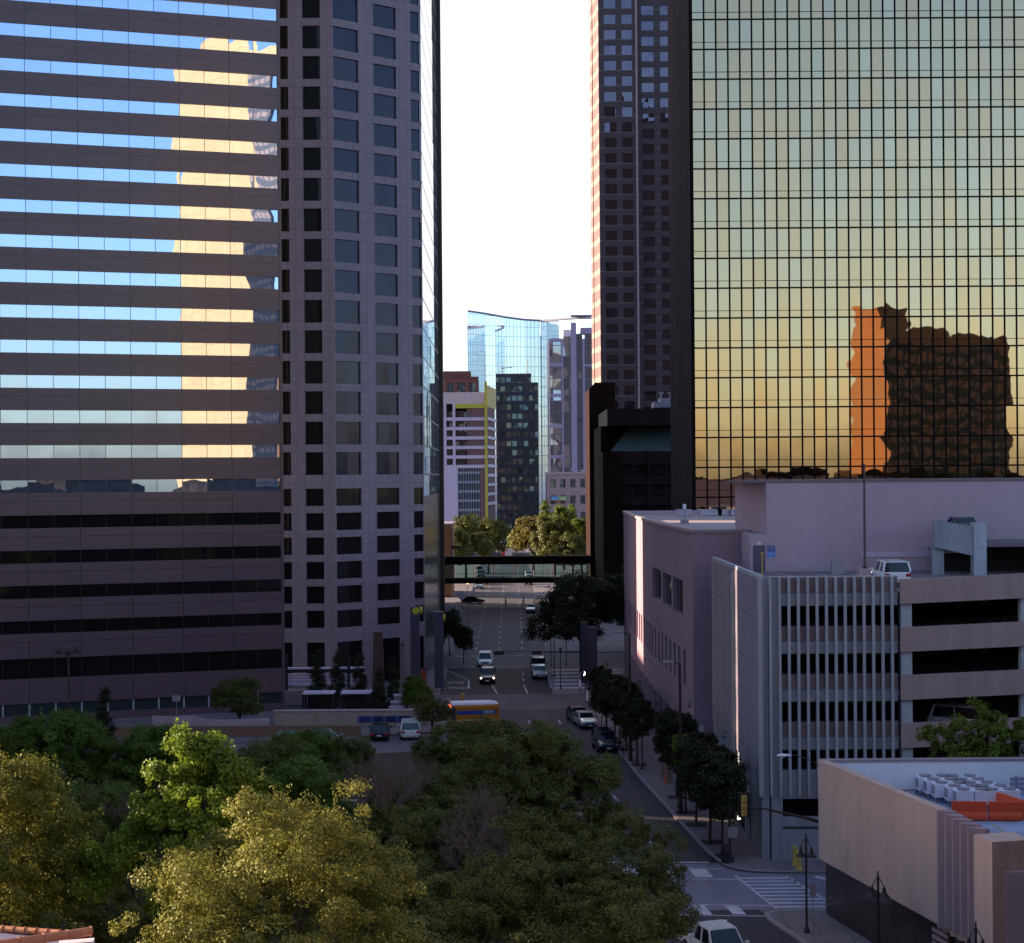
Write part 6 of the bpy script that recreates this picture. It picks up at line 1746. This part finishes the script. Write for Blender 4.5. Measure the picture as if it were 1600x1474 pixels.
def thin_post(px, py, top, label, name='lamp_post', head=True, z=0.13, r=0.06, cat='lamp post', grp='slim black posts by the kerb'):
    x, y, _ = G(px, py, z); z1 = P(px, top, y)[2]
    t = empty(name, (x, y, z), label, cat, grp)
    MB().tube([(x, y, z), (x, y, z1)], [r, r * .8], 7).build('pole', M['black'], t)
    MB().lathe((x, y, z), [(r * 2.2, 0), (r * 2.2, .12), (r * 1.3, .3)], 8).build('base', M['black'], t)
    if head:
        MB().lathe((x, y, z1), [(.16, -.05), (.20, .1), (.12, .35), (.03, .5)], 8).build('lamp', M['black'], t)
    return t
thin_post(1003.5, 1202, 1130, 'slim black lamp post beside the slim trunked street tree')
thin_post(1060.5, 1262, 1195, 'slim black lamp post left of the tall brown street light')
thin_post(1110.5, 1319, 1245, 'slim black lamp post beside the nearest street trees')
thin_post(968, 1162, 1105, 'slim black lamp post behind the parked black car')
thin_post(876, 1077, 1018, 'slim black post standing nearest on the zebra crossing', 'sign_post')
thin_post(866, 1058, 985, 'slim black post in the middle of the zebra crossing', 'sign_post')
thin_post(861, 1041, 985, 'slim black post left of the pair behind the zebra crossing', 'sign_post')
thin_post(885, 1040, 1000, 'slim black post at the trunk of the large dark oak', 'sign_post')
thin_post(629.5, 1076, 1010, 'slim black lamp post against the granite tower base')
# parking meters
for i, (px, py) in enumerate(((931, 1128), (940, 1140), (954, 1160), (963, 1172), (974, 1185))):
    x, y, _ = G(px, py, .13)
    t = empty('parking_meter', (x, y, .13), f"small dark parking meter, {['first', 'second', 'third', 'fourth', 'fifth'][i]} counted from the silver parked car", 'parking meter', 'parking meters')
    MB().tube([(x, y, .13), (x, y, 1.2)], .035, 6).build('pole', M['black'], t)
    MB().lathe((x, y, 1.2), [(.07, 0), (.10, .1), (.10, .25), (.03, .36)], 8).build('head', M['grey'], t)
# pendant lamps by the bank
def pendant(px, py_base, py_top, label, d=None):
    x, y, z = G(px, py_base, .13) if d is None else (*P(px, HOR, d)[:2], .13)
    z1 = P(px, py_top, y)[2]
    t = empty('pendant_lamp', (x, y, .13), label, 'street lamp', 'black double lamps by the bank')
    MB().tube([(x, y, .13), (x, y, z1 - .4), (x, y, z1)], [.065, .06, .03], 8).build('pole', M['black'], t)
    MB().lathe((x, y, .13), [(.16, 0), (.16, .15), (.09, .3)], 10).build('base', M['black'], t)
    for s in (-1, 1):
        q = (x + s * .27, y - .12 * s, z1 - 1.28)
        MB().lathe(q, [(.30, 0), (.26, .06), (.11, .22), (.08, .42), (.03, .55)], 12).build('lamp_shade', M['black'], t)
        MB().tube([(x, y, z1 - .25), (q[0] * .6 + x * .4, q[1] * .6 + y * .4, z1 - .55), (q[0], q[1], q[2] + .5)], .025, 5).build('bracket', M['black'], t)
pendant(1260.5, 1457, 1302, 'black double pendant lamp at the bank corner')
pendant(1367, 1500, 1361, 'black double pendant lamp in front of the dark bank base', d=82)
pendant(1519, 1500, 1440, 'black double pendant lamp at the bottom edge before the bank fins', d=74)
x, y, _ = G(1270.5, 1464, .13)
t = empty('sign_post', (x, y, .13), 'thin bare sign post beside the bank corner lamp', 'post'); MB().tube([(x, y, .13), (x, y, 3.0)], .03, 6).build('pole', M['grey'], t)
MB().box(x - .16, x + .16, y - .02, y + .02, 2.3, 2.95).build('plate', M['grey'], t)
# bollards by the garage
for px, lab in ((1242, 'yellow bollard nearer the garage wall'), (1248.5, 'yellow bollard at the kerb before the garage wall')):
    x, y, _ = G(px, 1352 if px < 1245 else 1359, .13)
    t = empty('bollard', (x, y, .13), lab, 'bollard', 'yellow bollards')
    MB().lathe((x, y, .13), [(.13, 0), (.13, 1.15), (.09, 1.23), (.02, 1.25)], 12).build('post', M['yellowpaint'], t)
    MB().lathe((x, y, .131), [(.24, 0), (.2, .08), (.131, .3)], 12).build('foot', M['yellowpaint'], t)
# litter bin and signal pedestal
x, y, _ = G(1135, 1348, .13)
t = empty('litter_bin', (x, y, .13), 'black round litter bin by the nearest street tree', 'bin')
MB().lathe((x, y, .13), [(.28, 0), (.33, .1), (.34, .9), (.30, 1.0)], 14).build('body', M['black'], t)
MB().lathe((x, y, 1.131), [(.34, 0), (.3, .08), (.12, .14)], 14).build('lid', M['black'], t)
x, y, _ = G(1140.5, 1347, .13)
t = empty('walk_signal_post', (x, y, .13), 'dark signal pedestal with a walk signal box beside the black bin', 'signal')
MB().tube([(x, y, .13), (x, y, 4.1)], .085, 8).build('pole', M['black'], t)
MB().lathe((x, y, .13), [(.26, 0), (.26, .3), (.13, .5)], 10).build('base', M['black'], t)
MB().box(x + .3, x + .85, y - .15, y + .1, 2.75, 3.35).build('walk_signal', M['black'], t)
MB().box(x - .12, x + .5, y - .13, y - .11, 1.7, 2.4).build('plate', M['grey'], t)
m = MB(); zc = 3.05; xs_ = x + .58
m.lathe((xs_, y - .16, zc + .16), [(.035, -.03), (.035, .03)], 8)
wk = MB().tube([(xs_, y - .17, zc + .12), (xs_ - .01, y - .17, zc)], .03, 5)
wk.tube([(xs_ - .01, y - .17, zc), (xs_ + .08, y - .17, zc - .16)], .022, 5).tube([(xs_ - .01, y - .17, zc), (xs_ - .08, y - .17, zc - .16)], .022, 5).tube([(xs_, y - .17, zc + .1), (xs_ + .08, y - .17, zc + .03)], .018, 5).tube([(xs_, y - .17, zc + .1), (xs_ - .08, y - .17, zc + .03)], .018, 5).lathe((xs_, y - .17, zc + .17), [(.03, -.03), (.03, .03)], 8)
wk.build('walking_figure', M['lamp_on'], t)
# mast arm signal over the near crossing
px_, D = 1289, 95.6
x, y, _ = P(px_, HOR, D)
t = empty('traffic_signal', (x, y, 0.13), 'upright traffic signal head with amber back on a long curved arm', 'traffic signal')
zA = P(1275, 1283, D)[2]; hX, hY, hZ = P(1161, 1257, D)
ax = [(x, y, zA - .25), (x - 1.0, y, zA + .12), (P(1235, 1273, D)[0], y, P(1235, 1273, D)[2]), (P(1195, 1264, D)[0], y, P(1195, 1264, D)[2]), (hX, y, P(1163, 1261.5, D)[2])]
MB().tube([(x, y, .13), (x, y, zA)], [.16, .12], 8).build('pole', M['darkbrown'], t)
MB().tube(ax, [.10, .09, .075, .06, .045], 8).build('arm', M['darkbrown'], t)
MB().box(hX - .33, hX + .33, y - .22, y - .19, hZ - .72, hZ + .72).build('backplate', M['black'], t)
for k in (-1, 0, 1):
    MB().lathe((hX, y - .42, hZ + k * .40), [(.16, -.18), (.175, 0), (.16, .18)], 12).build('lamp_housing', plain('signal_amber', (0.42, 0.24, 0.07), 0.5) if 'signal_amber' not in bpy.data.materials else bpy.data.materials['signal_amber'], t)
# white cobra head over the side street
lx, ly, lz = P(1226, 1181, 100)
t = empty('street_light', (P(1296, HOR, 100)[0], 100, .13), 'street light with a pale oval head reaching out above the bank roof corner', 'street light')
ex, ez = P(1296, HOR, 100)[0], P(1296, 1208, 100)[2]
MB().tube([(ex, 100, .13), (ex, 100, ez - .4)], [.13, .08], 8).build('pole', M['darkbrown'], t)
MB().tube([(ex, 100, ez - .5), (P(1275, 1193, 100)[0], 100, P(1275, 1193, 100)[2]), (P(1255, 1183.5, 100)[0], 100, P(1255, 1183.5, 100)[2]), (lx + .4, 100, lz + .05)], .035, 6).build('arm', M['darkbrown'], t)
MB().loft([[(lx + dx, 100 + r_ * math.cos(w_), lz + .02 + .55 * r_ * math.sin(w_)) for w_ in [2 * math.pi * q / 10 for q in range(10)]] for dx, r_ in ((-.46, .05), (-.40, .14), (-.1, .19), (.25, .12), (.42, .06))]).build('lamp_head', M['white'], t)
MB().lathe((lx - .15, 100, lz - .17), [(.05, 0), (.13, .06), (.15, .12)], 10).build('lens', M['clearlens'], t)
# light pole on the garage deck
x, y, _ = P(1351.5, 898, 118)
t = empty('deck_light', (x, 118, 17.3), 'tall thin light pole on a concrete block of the garage top deck', 'light pole')
MB().tube([(x, 118, 18.2), (x, 118, P(1351, 725, 118)[2])], [.10, .075], 8).build('pole', plain('red_brown_pole', (0.09, 0.055, 0.06), 0.5), t)
MB().box(x - .52, x + .52, 117.5, 118.5, 17.3, 18.25).build('plinth', M['concrete'], t)
MB().lathe((x, 118, 18.25), [(.2, 0), (.2, .08), (.11, .15)], 8).build('base_plate', M['black'], t)
x, y, _ = P(1307.5, 890, 127.5)
t = empty('concrete_block', (x, 127.5, 17.3), 'low concrete block standing by the lilac wall', 'block')
MB().hexa([(x - .45, 127.1), (x + .45, 127.1), (x + .45, 127.9), (x - .45, 127.9)], 17.3, 18.45, [(x - .42, 127.12), (x + .42, 127.12), (x + .42, 127.88), (x - .42, 127.88)]).build('block', M['concrete'], t)
x, y, _ = P(1191, 890, 127.0)
t = empty('yellow_post', (x, 127.0, 17.3), 'thin yellow post before the grey deck door', 'post')
MB().tube([(x, 127.0, 17.3), (x, 127.0, 18.95)], .055, 6).build('post', M['yellowpaint'], t)
MB().obox((x, 127.0, 18.98), (.16, 0, 0), (0, .05, 0), (0, 0, .04)).build('cap', M['yellowpaint'], t)
# hanging horizontal signals over the middle crossing
sx_, sy_ = 8.3, 190.9
t = empty('signal_mast', (sx_, sy_, .13), 'dark signal mast whose arm carries two horizontal amber backed signal heads', 'traffic signal')
z6 = P(800, 1018.5, sy_)[2]
MB().tube([(sx_, sy_, .1), (sx_, sy_, z6 + .3)], [.14, .1], 8).build('pole', M['black'], t)
MB().tube([(sx_, sy_, z6 - .05), (P(770, HOR, sy_)[0], sy_, z6)], [.06, .03], 6).build('arm', M['black'], t)
for px in (777.5, 837):
    hx_ = P(px, HOR, sy_)[0]
    b_ = MB().box(hx_ - .58, hx_ + .58, sy_ - .3, sy_ - .1, z6 - .34, z6 + .12).build('signal_head', M['black'], t)
    MB().box(hx_ - .48, hx_ + .48, sy_ - .33, sy_ - .301, z6 - .30, z6 + .06).build('amber_back', plain('amber_paint', (0.80, 0.34, 0.03), 0.5) if 'amber_paint' not in bpy.data.materials else bpy.data.materials['amber_paint'], b_)
# far left floodlight pole in front of the striped tower
d = 150; x = P(105, HOR, d)[0]; z1 = P(105, 1021, d)[2]
t = empty('floodlight_pole', (x, d, 0), 'tall dark floodlight pole with three heads before the striped tower', 'light pole')
MB().tube([(x, d, 0), (x, d, z1)], [.12, .08], 7).build('pole', M['darkbrown'], t)
for px, py in ((91, 1018), (105, 1018), (119, 1016)):
    q = P(px, py, d); MB().obox(q, (.22, .05, .06), (0, .22, -.06), (-.05, .05, .16)).build('floodlight', M['darkbrown'], t)
    if px != 105: MB().tube([(x, d, z1 - .2), (q[0], d, q[2] - .1)], .03, 5).build('bracket', M['darkbrown'], t)
def board(px0, px1, py0, py1, d, name, lab, cat, mat_=None, post=None):
    a = P(px0, py0, d); b = P(px1, py1, d)
    t = empty(name, ((a[0] + b[0]) / 2, d, 0), lab, cat)
    MB().box(a[0], b[0], d - .03, d + .03, b[2], a[2]).build('board', mat_ or M['white'], t)
    xm_ = (a[0] + b[0]) / 2
    MB().tube([(xm_, d + .06, 0), (xm_, d + .06, a[2])], .04, 6).build('post', M['grey'], t)
    return t
board(101, 111, 1114.5, 1124, 152, 'park_sign', 'small white board behind the green trees on the left', 'sign')
board(269, 282, 1087, 1096, 155, 'park_sign', 'blank grey board on a post before the brick garden wall', 'sign', plain('grey_board', (0.3, 0.3, 0.32), 0.6))
board(646.5, 651.5, 1132, 1138.5, 158, 'parking_sign', 'small white parking sign above the white car with lit tail lights', 'sign')
def diamond(px, py, d, lab, r=0.62):
    x, y, z = P(px, py, d)
    t = empty('diamond_sign', (x, d, .13), lab, 'sign', 'diamond signs seen from behind')
    MB().obox((x, d, z), (r * .7, 0, r * .7), (0, .02, 0), (-r * .7, 0, r * .7)).build('plate', plain('sign_back', (0.42, 0.43, 0.46), 0.4, metal=0.4) if 'sign_back' not in bpy.data.materials else bpy.data.materials['sign_back'], t)
    MB().tube([(x + .05, d + .06, .1), (x + .05, d + .06, z + r)], .05, 6).build('post', M['black'], t)
diamond(721.5, 931, 270, 'diamond road sign back on the left pavement, farther one')
diamond(714.5, 957, 245, 'diamond road sign back on the left pavement, nearer one')
# construction sign, bin and post behind the bus
d = 172
x = P(698.5, HOR, d)[0]; a = P(698, 1091, d)[2]; b = P(698, 1101, d)[2]
t = empty('chevron_board', (x, d, 0), 'red and white striped warning board above the left end of the bus', 'sign')
cs = NT('warning_stripes'); uvn = cs.uv(); sxn = cs.n('ShaderNodeSeparateXYZ'); cs.l(uvn, sxn.inputs[0])
fr = cs.math('FRACT', cs.math('DIVIDE', cs.math('ADD', sxn.outputs[0], cs.math('MULTIPLY', sxn.outputs[1], -0.8)), 0.26))
cs.done(cs.bsdf(Base_Color=cs.mix(cs.math('LESS_THAN', fr, 0.5), (0.7, 0.7, 0.7), (0.35, 0.03, 0.03)), Roughness=0.5))
MB().box(x - .17, x + .17, d - .03, d + .03, b, a).build('board', cs.m, t); MB().tube([(x, d + .06, 0), (x, d + .06, a)], .04, 6).build('post', M['black'], t)
x = P(720, HOR, d)[0]
t = empty('marker_post', (x, d, 0), 'upright orange over red marker post behind the yellow bus', 'post')
z2_ = P(720, 1092, d)[2]; z1_ = P(720, 1084, d)[2]
MB().box(x - .15, x + .15, d - .1, d + .1, 0, z2_).build('red_shaft', plain('marker_red', (0.35, 0.05, 0.04), 0.5), t)
MB().box(x - .15, x + .15, d - .1, d + .1, z2_ + .001, z1_).build('orange_top', plain('marker_orange', (0.6, 0.30, 0.04), 0.5), t)
x = P(711.5, HOR, d)[0]
t = empty('utility_cabinet', (x, d, 0), 'small black cabinet between the striped board and the orange post', 'cabinet')
MB().hexa([(x - .27, d - .2), (x + .27, d - .2), (x + .27, d + .2), (x - .27, d + .2)], 0, P(711, 1096, d)[2]).build('box', M['black'], t)
MB().box(x - .3, x + .3, d - .23, d + .23, P(711, 1096, d)[2] + .001, P(711, 1096, d)[2] + .06).build('lid', M['black'], t)
# walk signal lit on the pylon corner
x, y, z = P(913.7, 1052, 193)
t = empty('walk_signal_post', (x, 193, .13), 'signal post with a lit white walk signal beside the blue grey pylon pair', 'signal')
MB().tube([(x + .45, 193, .1), (x + .45, 193, P(914, 1000, 193)[2])], .09, 7).build('pole', M['black'], t)
MB().box(x - .25, x + .25, 192.7, 192.95, z - .3, z + .3).build('walk_signal', M['black'], t)
wk = MB().tube([(x, 192.68, z + .1), (x - .01, 192.68, z - .03)], .06, 5)
wk.tube([(x, 192.68, z - .03), (x + .1, 192.68, z - .2)], .04, 5).tube([(x, 192.68, z - .03), (x - .1, 192.68, z - .2)], .04, 5).lathe((x, 192.68, z + .16), [(.05, -.04), (.05, .04)], 8)
wk.build('walking_figure', M['lamp_on'], t)
for px, lab in ((906.5, 'white topped bollard left of the signal post by the pylons'), (917.5, 'pale sign panel left of the pole at the corner'), (923, 'pale sign panel right of the pole at the corner')):
    x, y, _ = G(px, 1084 if px < 910 else 1098, .1)
    t = empty('marker_bollard', (x, y, .1), lab, 'bollard', 'pale markers by the pylon corner')
    MB().box(x - .12, x + .12, y - .05, y + .05, .9 if px < 910 else .3, 1.9 if px > 910 else 1.6).build('panel', M['white'], t)
    MB().tube([(x, y + .1, .1), (x, y + .1, .95)], .05, 6).build('stem', M['black'], t)
# orange cone and stacked stone by the garage doorway
x, y, _ = G(1040.5, 1223, .13)
t = empty('traffic_cone', (x, y, .13), 'orange traffic cone beside the pink building corner', 'cone')
MB().lathe((x, y, .17), [(.16, 0), (.05, .75), (.03, .78)], 12).build('cone', M['orange'], t); MB().box(x - .2, x + .2, y - .2, y + .2, .131, .17).build('base', M['orange'], t)
for px, py, lab in ((1036.5, 1214, 'rough stone pier left of the orange cone'), (1046, 1223, 'rough stone pier right of the orange cone')):
    x, y, _ = G(px, py, .13)
    t = empty('stone_pier', (x, y, .13), lab, 'pier', 'rough stone piers')
    m = MB(); g = random.Random(int(px))
    for k in range(7):
        e = g.uniform(-.03, .03); m.box(x - .26 + e, x + .26 + e, y - .22, y + .22, .13 + k * .27, .13 + k * .27 + .265)
    m.build('stones', plain('rough_stone', (0.28, 0.21, 0.16), 0.9, var=0.35, scale=3) if 'rough_stone' not in bpy.data.materials else bpy.data.materials['rough_stone'], t)
x, y, _ = P(1082, 1137, 135.8)
t = empty('notice_board', (x, 135.8, 5), 'blank pale notice board on the pink end wall above the street trees', 'sign')
a = P(1088.6, 1133.5, 135.9); b = P(1100.5, 1143.5, 135.9)
MB().box(a[0], b[0], 135.86, 135.97, b[2], a[2]).build('board', plain('pale_board', (0.5, 0.47, 0.44), 0.6), t)
# red and white street works far away
x, y, _ = G(795, 872)
t = empty('works_barrier', (x, y, 0), 'red and white works barrier up the street above the footbridge', 'barrier')
MB().box(x - 1.0, x + 1.0, y, y + .3, .5, 2.6).build('board', plain('works_white', (0.6, 0.45, 0.42), 0.6), t); MB().box(x - 2.2, x - 1.1, y - .1, y + .2, 0, 2.0).build('red_panel', plain('works_red', (0.5, 0.05, 0.03), 0.6), t)
x, y, _ = G(835.5, 872)
t = empty('white_column_sign', (x, y, 0), 'slim white column sign right of the street works', 'sign')
MB().box(x - .5, x + .5, y, y + .4, 0, P(835, 858, y)[2]).build('column', M['white'], t)
for px, py, d, lab in ((730.5, 912.5, 330, 'lit amber lamp on the left pavement under the footbridge'),):
    x, y, z = P(px, py, d)
    t = empty('pavement_lamp', (x, d, .13), lab, 'lamp')
    MB().tube([(x, d, .13), (x, d, z)], .06, 6).build('pole', M['black'], t)
    MB().lathe((x, d, z), [(.18, 0), (.3, .3), (.2, .7)], 8).build('globe', emit('amber_lamp', (1.0, 0.5, 0.12), 3.0), t)
